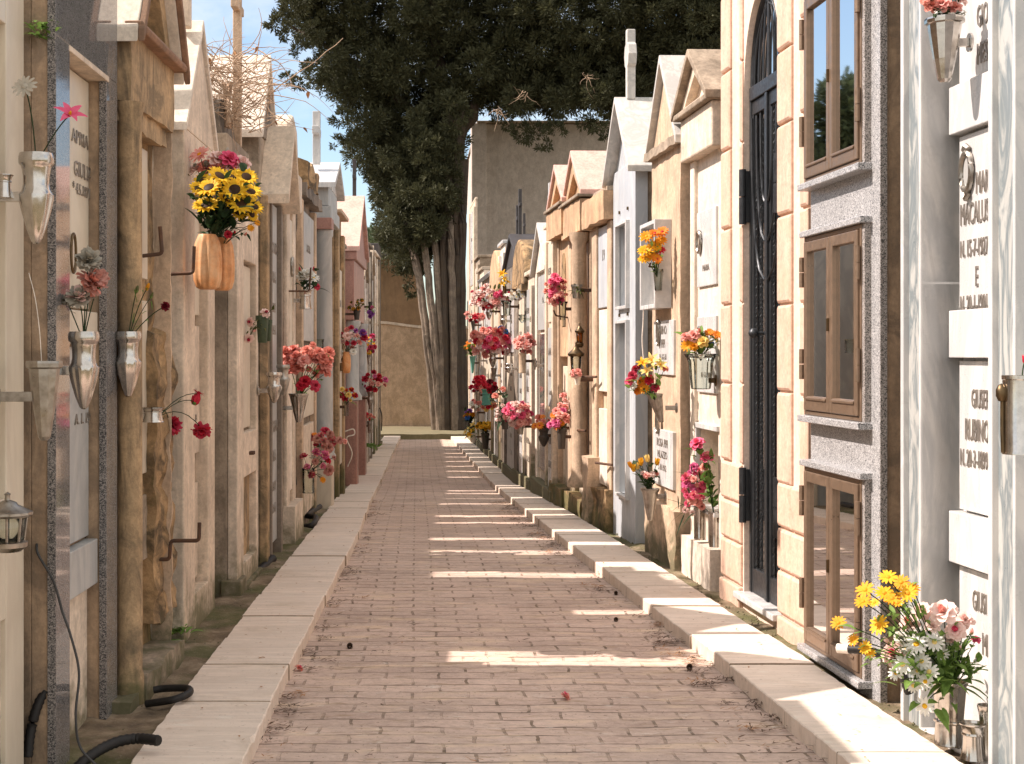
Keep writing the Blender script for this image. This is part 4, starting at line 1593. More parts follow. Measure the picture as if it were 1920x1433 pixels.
plaque(fc, t, ua + .14, ub - .14, .012, .55, fc.z(1235, 803), 'white_marble', .012, [('ROSA PIPI', .3, .085), ('MILAZZO', .5, .075), ('5 10 1912', .72, .065)], photo=(ub - .34, 1.0, .03, .07))
hook_bar('small rusty hook on the white box frame of the tan tomb', [fc(f0 - .0, .12, 2.12), fc(f0 - .05, .17, 2.12), fc(f0 - .09, .17, 2.14)], .007, name='iron_hook', cat='hook')

# --- blue grey marble tomb
fc = Face(1, 1.72, 11.05)
ua, ub = fc.u(1191), fc.u(1150)
t = tomb(fc, ua, ub, 'marble_tomb', 'blue grey marble tomb with a broad white cross on its weathered roof')
zE, zA = 3.03, 3.55
part(fc, t, 'wall', 'concrete', [(ua + .03, ub - .03, -1.5, -.1, -.1, zE)], .01)
cl = MB(fc)
n0 = [(ua + .24, ub - .26, fc.z(1165, 575), fc.z(1165, 425)), (ua + .20, ub - .26, .36, fc.z(1165, 607))]
cl.box(ua, n0[0][0], -.1, 0, -.1, zE)
cl.box(n0[0][1], ub, -.1, 0, -.1, zE)
for z0, z1 in ((-.1, n0[1][2]), (n0[1][3], n0[0][2]), (n0[0][3], zE)):
    cl.box(n0[0][0], n0[0][1], -.1, -.001, z0, z1)
cl.build('marble_cladding', 'blue_marble', t, .003)
for (a, b_, z0, z1) in n0:
    a = n0[0][0]
    fr = part(fc, t, 'niche_frame', 'white_marble', [(a - .02, a, -.02, .035, z0, z1), (b_, b_ + .02, -.02, .035, z0, z1), (a - .02, b_ + .02, -.02, .035, z1, z1 + .025), (a - .02, b_ + .02, -.02, .035, z0 - .025, z0)], .003)
    part(fc, t, 'niche_back', 'grey_marble', [(a, b_, -.099, -.09, z0, z1)], 0)
for z in (n0[0][3] + .12, (n0[0][2] + n0[1][3]) / 2):
    for uu in (ua + .28, ub - .3):
        c = MB(fc)
        c.tube([fc(uu, -.002, z), fc(uu, .012, z)], .014, 10)
        c.build('stud', 'bronze', t)
gable(fc, t, ua, ub, zE + .001, zA, -1.5, -.02, .10, .045, 'roof_marble', 'blue_marble')
um = (ua + ub) / 2
b = MB(fc)
b.prism([(um - .42, zA + .03 - .38), (um, zA + .075), (um + .42, zA + .03 - .38), (um + .40, zA - .45), (um - .40, zA - .45)], -1.5, -.42)
b.build('roof_saddle', 'grey_concrete', t, .01)
cr = MB(fc)
zb = zA + .03
cv = -.05
cr.prism([(um - .03, zb), (um + .03, zb), (um + .034, zb + .26), (um + .07, zb + .28), (um + .095, zb + .36), (um + .07, zb + .44), (um + .034, zb + .46), (um + .03, zb + .57), (um - .03, zb + .57), (um - .034, zb + .46), (um - .07, zb + .44), (um - .095, zb + .36), (um - .07, zb + .28), (um - .034, zb + .26)], cv - .04, cv + .03)
cr.build('cross', 'roof_marble', t, .006)

# --- small cream tomb with stone block top
fc = Face(1, 1.67, 12.15, -.06)
ua, ub = fc.u(1149), fc.u(1113)
t = tomb(fc, ua, ub, 'block_tomb', 'narrow cream tomb with square tan stone block top beside the blue grey marble tomb')
zc = fc.zu(ua, 412)
part(fc, t, 'wall', 'tan_plaster', [(ua, ub, -1.4, -.05, -.1, zc)], .01)
part(fc, t, 'pilaster', 'tan_plaster', [(ua, ua + .16, -.05, .02, .2, zc)], .012)
part(fc, t, 'pilaster', 'tan_plaster', [(ub - .22, ub, -.05, .02, -.1, zc)], .012)
b = MB(fc)
b.rbox(ua - .02, ub + .10, -1.4, .09, zc + .001, fc.zu(ua, 358), .012, .07, 5)
b.build('stone_block', 'orange_stone', t)
b = MB(fc)
b.rbox(ua - .03, ub - .2, -1.2, .05, fc.zu(ua, 357), fc.zu(ua, 348), .01, .07, 5)
b.build('cap_stone', 'concrete', t)
plaque(fc, t, ua + .17, ub - .23, -.03, fc.z(1135, 576), zc - .02, 'blue_marble', .03, [('19', .42, .14)])
plaque(fc, t, ua + .17, ub - .23, -.035, fc.z(1135, 735), fc.z(1135, 580), 'white_plaster', .03)
plaque(fc, t, ua + .17, ub - .23, -.035, .35, fc.z(1135, 768), 'white_plaster', .03)
b = MB(fc)
b.rbox(ua - .01, ub + .05, -.2, .06, -.15, .33, .03, .06, 6)
b.build('base_stone', 'rough_stone', t)
b = MB(fc)
b.rbox(ub - .26, ub + .05, -.05, .10, -.15, .58, .015, .06, 6)
b.build('corner_stone', 'tan_plaster', t)


# --- pair of gabled stone tombs
def gabled_stone(X, Y, pn, pf, pytop_n, py_blk0, py_blk1, py_apex, label, mats, column=False, niche=False, lines=()):
    fc = Face(1, X, Y, -.045)
    ua, ub = fc.u(pn), fc.u(pf)
    t = tomb(fc, ua, ub, 'gabled_tomb', label)
    z0, z1, za = fc.zu(ua, py_blk1), fc.zu(ua, py_blk0), fc.zu((ua + ub) / 2, py_apex)
    part(fc, t, 'wall', mats[0], [(ua, ub, -1.5, -.12, -.6, z0), (ua, ua + .2, -.12, -.01, -.6, z0), (ub - .22, ub, -.12, 0, -.6, z0)], .01)
    b = MB(fc)
    b.rbox(ua - .02, ub + .04, -1.5, .09, z0 + .001, z1, .01, .08, 5)
    b.build('entablature', mats[1], t)
    part(fc, t, 'cornice', 'concrete', [(ua - .05, ub + .07, -1.5, .12, z1 + .012, z1 + .045)], .008)
    gable(fc, t, ua - .02, ub + .04, z1 + .046, za, -1.5, .06, .03, .05, 'pink_slab', mats[1], recess=(.62, .06))
    if niche:
        b = MB(fc)
        b.box(ua + .2, ub - .22, -.119, -.02, z0 - 1.25, z0 - .001)
        b.build('front_panel', mats[1], t, .008)
        zt = z0 - .28
        um = (ua + ub) / 2
        b = MB(fc)
        b.prism([(um - .12, zt - .65), (um + .12, zt - .65)] + [(um + .12 * math.cos(math.pi * i / 8), zt + .12 * math.sin(math.pi * i / 8)) for i in range(9)], -.045, -.012)
        b.build('arched_niche', 'rough_stone', t)
    else:
        plaque(fc, t, ua + .22, ub - .24, -.08, z0 - 1.0, z0 - .06, 'weathered_grey', .03, lines)
    plaque(fc, t, ua + .22, ub - .24, -.08, 1.0 - 1.05, z0 - 1.35, 'cream_plaster', .03)
    if column:
        b = MB()
        c = fc(ua + .09, .075, .3)
        b.lathe([(.11, -.05), (.115, 0), (.085, .05), (.075, .1), (.078, 1.0), (.07, z0 - .42), (.09, z0 - .38), (.10, z0 - .31)], c, 18)
        b.build('column', 'tan_plaster', t)
    b = MB(fc)
    b.rbox(ua + .1, ub + .03, -.1, .07, -.6, .12, .02, .06, 6)
    b.build('base_stone', mats[2], t)
    return t, fc, ua, ub


gabled_stone(1.62, 13.45, 1104, 1070, 0, 372, 433, 293, 'rough stone gabled tomb with pink striped roof, round column and hanging lantern', ('tan_plaster', 'orange_stone', 'rough_stone'), column=True)
gabled_stone(1.53, 15.0, 1068, 1041, 0, 386, 438, 319, 'orange stone gabled tomb with an arched niche and thin iron bars, behind the striped roof', ('tan_plaster', 'orange_stone', 'rough_stone'), niche=True)

# --- the run of narrow tombs to the far end
wt = [
    # px near, px far, X, py top, kind, body, top material, label
    (1042, 1027, 1.50, 410, 'flat', 'cream_plaster', 'cream_plaster', 'narrow cream tomb with curved foot wedged against the orange stone tomb'),
    (1029, 1003, 1.50, 415, 'gable', 'white_plaster', 'roof_marble', 'slim white marble gabled tomb with a white cross and glazed slot'),
    (1001, 984, 1.50, 505, 'flat', 'cream_plaster', 'cream_plaster', 'low cream tomb with black lettering between white gable and round topped stone'),
    (990, 968, 1.49, 440, 'round', 'weathered_grey', 'rough_stone', 'rough brown tomb with a curled round stone top'),
    (975, 947, 1.47, 432, 'peak', 'weathered_grey', 'dark_slate', 'grey tomb with dark slate peak and two dark crosses'),
    (947, 938, 1.45, 450, 'flat', 'white_plaster', 'white_marble', 'thin white upright slab tomb left of the dark slate peak'),
    (940, 924, 1.43, 462, 'round', 'tan_plaster', 'orange_stone', 'tan stone tomb with weathered rounded head'),
    (926, 905, 1.42, 458, 'panel', 'grey_concrete', 'blue_marble', 'far grey tomb with bright pale marble panel leaning forward under a thin cross'),
    (907, 897, 1.38, 500, 'flat', 'cream_plaster', 'concrete', 'far low cream tomb crowded with red and pink flowers'),
    (899, 890, 1.35, 478, 'flat', 'concrete', 'concrete', 'far plain concrete tomb second from the end'),
    (891, 881, 1.31, 370, 'flat', 'cream_plaster', 'cream_plaster', 'last tall thin cream slab of the right row by the cypress'),
]
DEP = {370: -.05}
for i, (pn, pf, X, pt_, kind, mb_, mt_, lab) in enumerate(wt):
    m_ = -.02
    Y0 = X * F / (pn - CX)
    fc = Face(1, X, Y0, m_)
    ua, ub = fc.u(pn), fc.u(pf)
    ub = max(ub, ua + .55)
    t = tomb(fc, ua, ub, {'gable': 'gabled_tomb', 'round': 'round_headed_tomb', 'peak': 'slate_tomb', 'panel': 'panel_tomb'}.get(kind, 'narrow_tomb'), lab, zk(Y0))
    g0 = zk(Y0) - .2
    zt = fc.zu(ua, pt_)
    um = (ua + ub) / 2
    w = ub - ua
    if kind == 'gable':
        zE = fc.zu(ua, 500)
        part(fc, t, 'wall', mb_, [(ua, ub, -1.3, -.05, g0, zE), (ua, ua + .18, -.05, 0, g0, zE), (ub - .18, ub, -.05, 0, g0, zE)], .008)
        gable(fc, t, ua, ub, zE, zt, -1.3, 0, .06, .05, mt_, mb_)
        part(fc, t, 'glazed_slot', 'pane', [(ua + .2, ub - .2, -.03, -.02, g0 + .45, zE - .75)], 0)
        plaque(fc, t, ua + .19, ub - .19, -.04, zE - .7, zE - .05, 'grey_marble', .02, [('P. A.', .5, .1)])
        cross(fc, t, um - .1, -.1, zt, fc.zu(um, 345) - zt, .26, .06, 'white_marble')
    elif kind == 'round':
        zr = zt - w * .38
        part(fc, t, 'wall', mb_, [(ua, ub, -1.2, 0, g0, zr)], .01)
        b = MB(fc)
        b.prism([(um + w * .55 * math.cos(math.pi * k / 12), zr + .001 + w * .38 * math.sin(math.pi * k / 12)) for k in range(13)], -.9, .06)
        b.build('round_top', mt_, t, .03)
        b = MB(fc)
        b.rbox(ua - .05, ub + .05, -.1, .09, zr - .10, zr, .015, .06, 6)
        b.build('cornice', mt_, t)
    elif kind == 'peak':
        zr = fc.zu(ua, 490)
        part(fc, t, 'wall', mb_, [(ua, ub, -1.3, 0, g0, zr)], .01)
        gable(fc, t, ua, ub, zr, zt, -1.0, .0, .05, .05, 'dark_slate', 'dark_slate')
        cross(fc, t, um, -.12, zt - .02, fc.zu(um, 352) - zt, .24, .05, 'dark_slate')
        cross(fc, t, um + .35, -.12, zt - .12, fc.zu(um, 378) - zt + .1, .24, .06, 'dark_slate')
    elif kind == 'panel':
        part(fc, t, 'wall', mb_, [(ua, ub, -1.2, 0, g0, fc.zu(ua, 510))], .01)
        b = MB(fc)
        zA, zB = fc.zu(ua, 512), zt
        for k in (0,):
            vs = [fc(ua + .02, -.6, zB), fc(ub, -.6, zB), fc(ub, .12, zA), fc(ua + .02, .12, zA), fc(ua + .02, -.65, zB - .05), fc(ub, -.65, zB - .05), fc(ub, .07, zA - .05), fc(ua + .02, .07, zA - .05)]
            b.add(vs, [(0, 1, 2, 3), (7, 6, 5, 4), (0, 4, 5, 1), (1, 5, 6, 2), (2, 6, 7, 3), (3, 7, 4, 0)])
        b.build('leaning_slab', mt_, t, .006)
        part(fc, t, 'gable_block', mb_, [(ua + .05, ub - .05, -1.2, -.67, fc.zu(ua, 509), zt - .02)], .01)
        cross(fc, t, um, -.7, zt - .02, fc.zu(um, 398) - zt, .26, .05, 'dark_slate')
    else:
        dp = DEP.get(pt_, -1.2)
        part(fc, t, 'wall', mb_, [(ua, ub, dp, 0, g0, zt - .06)], .01)
        part(fc, t, 'cap_stone', mt_, [(ua - .03, ub + .03, dp - .001, .05 if dp < -.1 else .004, zt - .058, zt)], .01)
    zb = (zt if kind == 'flat' else fc.zu(ua, 520)) - .2
    if kind not in ('gable',):
        part(fc, t, 'pilaster', mb_, [(ua + .0, ua + w * .16, -.02, .035, g0, zb)], .008)
        part(fc, t, 'pilaster', mb_, [(ub - w * .16, ub, -.02, .035, g0, zb)], .008)
        h = (zb - g0 - .25) / 3
        for k in range(3):
            nm = [('ANNA', .35, .12), ('VITALE', .62, .1), ('N. 1909', .85, .07)] if k % 2 else [('PIETRO', .4, .11), ('GALLO', .7, .11)]
            plaque(fc, t, ua + w * .2, ub - w * .2, .0, g0 + .28 + h * k, g0 + .22 + h * (k + 1), ('white_marble', 'grey_marble', 'cream_marble')[(i + k) % 3], .015, nm)
    part(fc, t, 'plinth', 'concrete', [(ua - .01, ub + .01, -.05, .06, g0, g0 + .32)], .012)
# ---------------------------------------------------------------- tombs on the left
# --- marble faced tomb at the left edge
fc = Face(-1, -1.36, 4.93)
ub = fc.u(45)
ua = ub - 1.25
t = tomb(fc, ua, ub, 'marble_tomb', 'cream marble tomb front cut off by the left edge, with vases and a lantern')
part(fc, t, 'wall', 'brown_render', [(ua, ub - .03, -1.6, -.03, -.1, 3.2)], .008)
part(fc, t, 'marble_frame', 'cream_marble', [(ub - .20, ub, -.03, 0, -.1, 3.25), (ua, ua + .2, -.03, 0, -.1, 3.25), (ua + .2, ub - .2, -.03, -.001, 2.6, 3.25), (ua + .2, ub - .2, -.03, -.001, .62, 1.02)], .004)
part(fc, t, 'niche_back', 'cream_marble', [(ua + .2, ub - .2, -.032, -.022, 1.02, 2.6)], 0)
part(fc, t, 'niche_back', 'pale_plaster', [(ua + .2, ub - .2, -.032, -.018, -.05, .62)], 0)

# --- polished granite tomb
fc = Face(-1, -1.27, 5.0)
ua, ub = fc.u(105), fc.u(220)
p1, p2 = fc.u(131), fc.u(200)
zl, ztop = 2.63, 3.12
t = tomb(fc, ua, ub, 'granite_tomb', 'polished dark grey granite tomb with a tall recessed cream marble plaque')
part(fc, t, 'wall', 'brown_render', [(ua + .004, ub - .004, -1.6, -.09, -.1, ztop - .01), (ua + .004, p1 - .004, -.09, -.03, -.1, ztop - .01), (p2 + .004, ub - .004, -.09, -.03, -.1, ztop - .01), (p1 - .004, p2 + .004, -.09, -.03, zl + .004, ztop - .01)], .004)
cl = part(fc, t, 'granite_cladding', 'granite', [(ua, p1, -.0295, 0, -.1, zl), (p2, ub, -.0295, 0, -.1, zl), (ua, ub, -.0295, 0, zl + .002, ztop)], .002)
part(fc, t, 'cladding_edge', 'granite_edge', [(ua - .003, ua - .0002, -.0295, -.0005, -.1, ztop), (p2 - .003, p2 - .0002, -.0295, -.0005, -.1, zl)], 0)
part(fc, t, 'lintel_strip', 'cream_plaster', [(p1 - .01, p2 + .03, -.085, .004, zl - .022, zl)], .003)
za, zb = 1.67, .756
plaque(fc, t, p1 - .0, p2 - .006, -.0895, za + .012, zl - .03, 'cream_marble', .018)
inscription(fc, t, 'APRIA', fc.u(134, -.07), -.0695, fc.z(145, 270, -.07), .075, 'letter', .003, 1.25)
inscription(fc, t, 'GIULIANI', fc.u(138, -.07), -.0695, fc.z(150, 333, -.07), .085, 'letter', .003, 1.05)
inscription(fc, t, '* 4.5.1871', fc.u(136, -.07), -.0695, fc.z(150, 366, -.07), .06, 'letter', .003, 1.1)
plaque(fc, t, p1 - .0, p2 - .006, -.0895, zb + .012, za - .14, 'grey_marble', .018)
inscription(fc, t, 'A. 1. 1908', fc.u(140, -.07), -.0695, fc.z(150, 795, -.07), .06, 'letter', .003, 1.2)
plaque(fc, t, p1 - .0, p2 - .006, -.0895, -.05, zb - .19, 'pale_plaster', .012)
part(fc, t, 'ledge', 'cream_marble', [(p1, p2 - .006, -.089, -.035, za - .13, za)], .004)
part(fc, t, 'ledge', 'grey_marble', [(p1, p2 - .006, -.089, -.035, zb - .18, zb)], .004)
b = MB(fc)
pu, zc_ = fc.u(137, -.06), fc.z(137, 475, -.06)
b.tube([fc(pu + .035 * math.cos(2 * math.pi * i / 20), -.058, zc_ + .075 * math.sin(2 * math.pi * i / 20)) for i in range(21)], .006, 6, cap=False)
b.build('photo_frame', 'bronze', t)

# --- ochre stone tomb with the pediment
fc = Face(-1, -1.20, 6.0, .04)
ua, ub = fc.u(246), fc.u(333) - .08
um = (ua + ub) / 2
t = tomb(fc, ua, ub, 'ochre_tomb', 'crumbling ochre stone tomb with pediment, round shaft and rough rubble recess')
zb_, zt_ = 2.57, 2.88
b = MB(fc)
b.rbox(ua + .02, ub - .02, -1.3, -.10, -.1, zb_, .02, .06, 6)
b.build('wall', 'rough_stone', t)
b = MB(fc)
b.rbox(ua, ub, -1.3, 0, zb_, zt_, .008, .06, 6)
b.build('entablature', 'ochre_stone', t)
b = MB(fc)
b.rbox(ua + .02, ub - .10, -.13, -.02, zb_ - .09, zb_ + .01, .02, .05, 7)
b.build('broken_cornice', 'ochre_stone', t)
gable(fc, t, ua, ub, zt_ + .012, 3.62, -1.3, -.01, .05, .055, 'white_plaster', 'ochre_stone', recess=(.68, .09), trim='cornice_clay')
b = MB(fc)
b.mould([(-.02, zt_ - .02), (.055, zt_ - .02), (.065, zt_ + .0), (.055, zt_ + .02), (-.02, zt_ + .02)], ua - .04, ub + .04)
b.build('cornice', 'cornice_clay', t, .006)
b = MB()
c = P(243, 1278, 6.05)
b.lathe([(.062, -.1), (.062, .02), (.055, .05), (.054, 1.2), (.052, zb_ - c.z - .06), (.06, zb_ - c.z - .03), (.064, zb_ - c.z + .0)], c, 20)
b.build('shaft', 'ochre_stone', t)
b = MB(fc)
b.rbox(fc.u(303, -.06), ub + .01, -.1, -.015, .1, zb_, .012, .05, 7)
b.build('pilaster', 'tan_plaster', t)
b = MB(fc)
u0, u1 = fc.u(283, -.06), fc.u(318, -.06)
b.rbox(u0, u1, -.12, -.04, .25, 1.62, .035, .045, 8)
b.build('rubble_pier', 'rough_stone', t)
plaque(fc, t, ua + .12, u0 + .02, -.10, 1.85, 2.45, 'cream_marble', .02)
plaque(fc, t, ua + .12, u0 + .02, -.10, .95, 1.75, 'cream_marble', .02)
plaque(fc, t, ua + .12, u0 + .02, -.10, .55, .85, 'concrete', .02)
b = MB(fc)
b.rbox(ua + .08, ub - .04, -.15, .05, -.12, .13, .016, .05, 6)
b.build('base_step', 'concrete', t)
b = MB(fc)
b.rbox(ua - .14, ua + .12, -.12, .03, -.12, .06, .02, .045, 7)
b.build('shaft_base', 'concrete', t)

# --- cream tomb with steep gable
fc = Face(-1, -1.19, 7.3)
ua, ub = fc.u(345), fc.u(403)
t = tomb(fc, ua, ub, 'cream_tomb', 'smooth cream tomb with steep pale gable, stone cross and narrow inset panel')
zE, zA = 2.67, 3.285
i0, i1 = fc.u(366), fc.u(391)
part(fc, t, 'wall', 'cream_plaster', [(ua, ub, -1.4, -.08, -.1, zE), (ua, i0, -.08, 0, -.1, zE), (i1, ub, -.08, 0, -.1, zE), (i0, i1, -.08, 0, 2.42, zE), (i0, i1, -.08, 0, -.1, .22)], .008)
plaque(fc, t, i0 + .01, i1 - .01, -.079, 1.72, 2.36, 'cream_marble', .03)
plaque(fc, t, i0 + .01, i1 - .01, -.079, .95, 1.66, 'pale_plaster', .03, [('N. 1880', .55, .06), ('M. 1939', .75, .06)], photo=((i0 + i1) / 2 - .12, 1.55, .035, .06))
plaque(fc, t, i0 + .01, i1 - .01, -.079, .25, .78, 'pale_plaster', .02)
gable(fc, t, ua, ub, zE + .001, zA, -1.4, .0, .02, .04, 'white_plaster', 'cream_plaster')
cross(fc, t, (ua + ub) / 2 - .1, -.07, zA - .02, 1.0, .36, .07, 'cream_plaster')

# --- concrete tomb with the dry bush
fc = Face(-1, -1.094, 8.72)
ua, ub = fc.u(445), fc.u(484)
t = tomb(fc, ua, ub, 'concrete_tomb', 'stained concrete tomb with cream panelled front and a dry bush on top')
zT = 2.86
i0, i1 = fc.u(457), fc.u(481)
part(fc, t, 'wall', 'concrete', [(ua, ub, -1.3, -.06, -.1, zT)], .01)
part(fc, t, 'front_frame', 'pale_plaster', [(ua - .002, i0, -.06, 0, -.02, zT - .4), (i1, ub, -.06, 0, -.02, zT - .4), (i0, i1, -.06, 0, 2.1, zT - .4), (i0, i1, -.06, 0, .72, 1.0), (i0, i1, -.06, 0, -.02, .18)], .006)
plaque(fc, t, i0 + .02, i1 - .03, -.059, 1.02, 2.08, 'cream_marble', .02)
part(fc, t, 'niche_back', 'ochre_stone', [(i0, i1, -.0595, -.05, .18, .72)], 0)
for uu in (i0 + .25, i1 - .3):
    c = MB(fc)
    c.tube([fc(uu, 0, .86), fc(uu, .03, .86)], .012, 8)
    c.build('peg', 'rust', t)
part(fc, t, 'plinth', 'concrete', [(ua - .03, ua + .2, -.1, .03, -.12, .12), (ua + .2, ub + .05, -.05, .025, -.12, .05)], .01)
b = MB(fc)
b.rbox(ua + .1, ub - .2, -1.2, -.12, zT - .005, 3.08, .03, .06, 6)
b.build('soil_trough', 'weathered_grey', t)

# --- lettered tomb with dark metal frame
fc = Face(-1, -1.07, 9.95)
ua, ub = 9.97, fc.u(522) - .07
t = tomb(fc, ua, ub, 'framed_tomb', 'gabled tomb with dark metal frame round two tall lettered panels, sunlit roof slab')
zE, zA = 2.62, 3.0
part(fc, t, 'wall', 'concrete', [(ua, ub, -1.2, -.03, -.1, 3.05)], .008)
part(fc, t, 'pier', 'ochre_stone', [(ua, ua + .12, -.03, .03, -.1, zE)], .01)
part(fc, t, 'metal_frame', 'frame_grey', [(ua + .125, ua + .17, -.03, .045, .0, zE), (ub - .1, ub - .02, -.03, .045, .0, zE), (ua + .2, ub - .1, -.03, .04, 1.22, 1.32)], .006)
plaque(fc, t, ua + .21, ub - .11, -.01, 1.33, zE - .02, 'grey_marble', .02, [('ANTONIO', .28, .12), ('MURA', .45, .12), ('N. 1882', .62, .10), ('M. 1951', .75, .1)])
plaque(fc, t, ua + .21, ub - .11, -.01, .12, 1.2, 'grey_marble', .02, [('CATERINA', .25, .12), ('MURA', .45, .12), ('N. 1890', .65, .10), ('M. 1961', .8, .1)])
b = MB(fc)
um = (ua + ub) / 2
gable(fc, t, ua + .1, ub - .1, zE + .05, 3.1, -.2, .10, .08, .06, 'cream_plaster', 'concrete')
gable(fc, t, ua - .05, ub - .05, 3.051, 3.62, -1.2, -.02, .03, .05, 'white_plaster', 'weathered_grey')

# --- cream tomb with flowers in steel vases
fc = Face(-1, -1.0, 11.0)
ua, ub = 11.04, fc.u(556) - .06
t = tomb(fc, ua, ub, 'cream_tomb', 'slim cream tomb with stepped foot and bent iron hook, before the rough brown tomb')
zT = fc.zu(ua, 285)
part(fc, t, 'wall', 'pale_plaster', [(ua, ub, -1.2, -.03, -.1, zT), (ua, ua + .2, -.03, .0, .3, zT - .2), (ub - .2, ub, -.03, .0, .3, zT - .2)], .008)
part(fc, t, 'entablature', 'pale_plaster', [(ua - .03, ub + .03, -1.2, .05, zT - .42, zT - .12)], .02)
b = MB(fc)
um = (ua + ub) / 2
b.prism([(ua - .02, zT + .001), (ub + .02, zT + .001), (um + .25, zT + .25), (um, zT + .34), (um - .25, zT + .25)], -1.0, .02)
b.build('curved_head', 'pale_plaster', t, .03)
plaque(fc, t, ua + .22, ub - .22, -.02, 1.45, zT - .5, 'cream_marble', .015, [], photo=(um, 2.2, .04, .07))
plaque(fc, t, ua + .22, ub - .22, -.02, .42, 1.38, 'white_plaster', .015)
b = MB(fc)
b.rbox(ua - .02, ub + .02, -.1, .06, -.12, .32, .006, .06, 5)
b.build('base_step', 'pale_plaster', t)
cross(fc, t, um + .2, -.3, zT + .2, .42, .3, .09, 'concrete')
hook_bar('thin bent iron hook beside the white chrysanthemums', bend([fc(ua + .1, 0, fc.zu(ua, 545)), fc(ua + .12, .16, fc.zu(ua, 545)), fc(ua + .14, .17, fc.zu(ua, 500))], 5, .02), .007, name='iron_hook', cat='hook')

# --- rough old tomb
fc = Face(-1, -.97, 13.0)
ua, ub = fc.u(566) - .25, fc.u(588)
t = tomb(fc, ua, ub, 'rough_tomb', 'rough brown weathered tomb with crumbling carved top beside the white column')
zT = fc.zu(ua, 345)
b = MB(fc)
b.rbox(ua, ub, -1.1, -.02, -.3, zT, .02, .08, 6)
b.build('wall', 'weathered_grey', t)
b = MB(fc)
b.rbox(ua + .1, ub - .1, -.7, .06, zT, zT + .22, .05, .07, 5)
b.build('carved_top', 'rough_stone', t)
b = MB(fc)
b.rbox(ua - .06, ub + .06, -.3, .07, zT - .1, zT + .01, .02, .06, 6)
b.build('cornice', 'weathered_grey', t)
plaque(fc, t, ua + .15, ub - .15, -.0, 1.62, zT - .2, 'grey_marble', .015, [('AGATA', .3, .1), ('PINNA', .5, .1), ('N. 1901', .7, .08)])
plaque(fc, t, ua + .15, ub - .15, -.0, .95, 1.55, 'cream_marble', .015)
plaque(fc, t, ua + .15, ub - .15, -.0, .1, .88, 'pale_plaster', .015)
part(fc, t, 'pilaster', 'tan_plaster', [(ua, ua + .12, -.03, .03, -.2, zT - .12), (ub - .12, ub, -.03, .03, -.2, zT - .12)], .01)

# --- white marble aedicule with column
fc = Face(-1, -.955, 14.9)
ua, ub = 14.75, 15.95
um = (ua + ub) / 2
t = tomb(fc, ua, ub, 'column_tomb', 'white marble tomb with smooth grey column, block lintel and gabled roof with white cross', -.1)
zr = lambda py, v=0: fc.zu(ua, py, v)
part(fc, t, 'wall', 'grey_marble', [(ua, ub, -1.2, -.12, -.3, zr(385))], .008)
plaque(fc, t, ua + .25, ub - .2, -.11, .3, 1.2, 'grey_marble', .02)
plaque(fc, t, ua + .25, ub - .2, -.11, 1.3, 2.4, 'cream_marble', .02)
b = MB(fc)
b.box(ua - .02, ua + .26, -.15, .09, -.3, zr(862, .0))
b.build('pedestal', 'cream_marble', t, .01)
pc = fc(ua + .12, -.01, 0)
b = MB()
z0, z1 = zr(862), zr(430)
b.lathe([(.125, z0), (.13, z0 + .04), (.112, z0 + .07), (.118, z0 + .1), (.098, z0 + .15), (.096, z0 + .9), (.088, z1 - .08), (.1, z1 - .06), (.1, z1)], pc, 24)
b.build('column', 'grey_marble', t)
part(fc, t, 'capital', 'pink_granite', [(ua - .02, ua + .26, -.16, .085, z1 + .001, z1 + .12)], .006)
part(fc, t, 'lintel', 'grey_marble', [(ua, ub, -1.2, .075, zr(412), zr(386))], .006)
part(fc, t, 'attic_block', 'grey_marble', [(ua + .02, ub - .02, -.9, .05, zr(385), zr(348))], .006)
gable(fc, t, ua - .0, ub + .0, zr(347), zr(300), -1.0, .05, .08, .05, 'white_marble', 'white_marble')
cross(fc, t, um - .3, -.1, zr(302), zr(200) - zr(302), .34, .08, 'white_marble', .62)

# --- thin yellowish tomb
fc = Face(-1, -.90, 16.4)
ua, ub = 16.25, 17.3
t = tomb(fc, ua, ub, 'narrow_tomb', 'narrow yellowish tomb squeezed between the grey column and the pink granite tomb', -.15)
part(fc, t, 'wall', 'ochre_stone', [(ua, ub, -1.2, -.03, -.4, fc.zu(ua, 400)), (ua, ua + .18, -.03, .02, -.4, fc.zu(ua, 430)), (ub - .18, ub, -.03, .02, -.4, fc.zu(ua, 430))], .01)
part(fc, t, 'cap_stone', 'tan_plaster', [(ua - .05, ub + .05, -1.2, .06, fc.zu(ua, 400) + .001, fc.zu(ua, 392))], .01)
plaque(fc, t, ua + .2, ub - .2, -.02, 1.4, 2.5, 'cream_marble', .015, [('PAOLO', .4, .12)])
plaque(fc, t, ua + .2, ub - .2, -.02, .2, 1.3, 'cream_marble', .015)
fc = Face(-1, -.97, 17.6)
ua, ub = 17.4, 18.5
t = tomb(fc, ua, ub, 'grey_tomb', 'low grey tomb set back behind the white column with yellow dried flowers', -.2)
part(fc, t, 'wall', 'weathered_grey', [(ua, ub, -1.2, 0, -.4, fc.zu(ua, 455))], .01)
plaque(fc, t, ua + .15, ub - .15, 0, .2, 1.9, 'grey_marble', .02, [('RITA', .3, .14)])
part(fc, t, 'cap_stone', 'concrete', [(ua - .03, ub + .03, -1.2, .05, fc.zu(ua, 454), fc.zu(ua, 446))], .01)

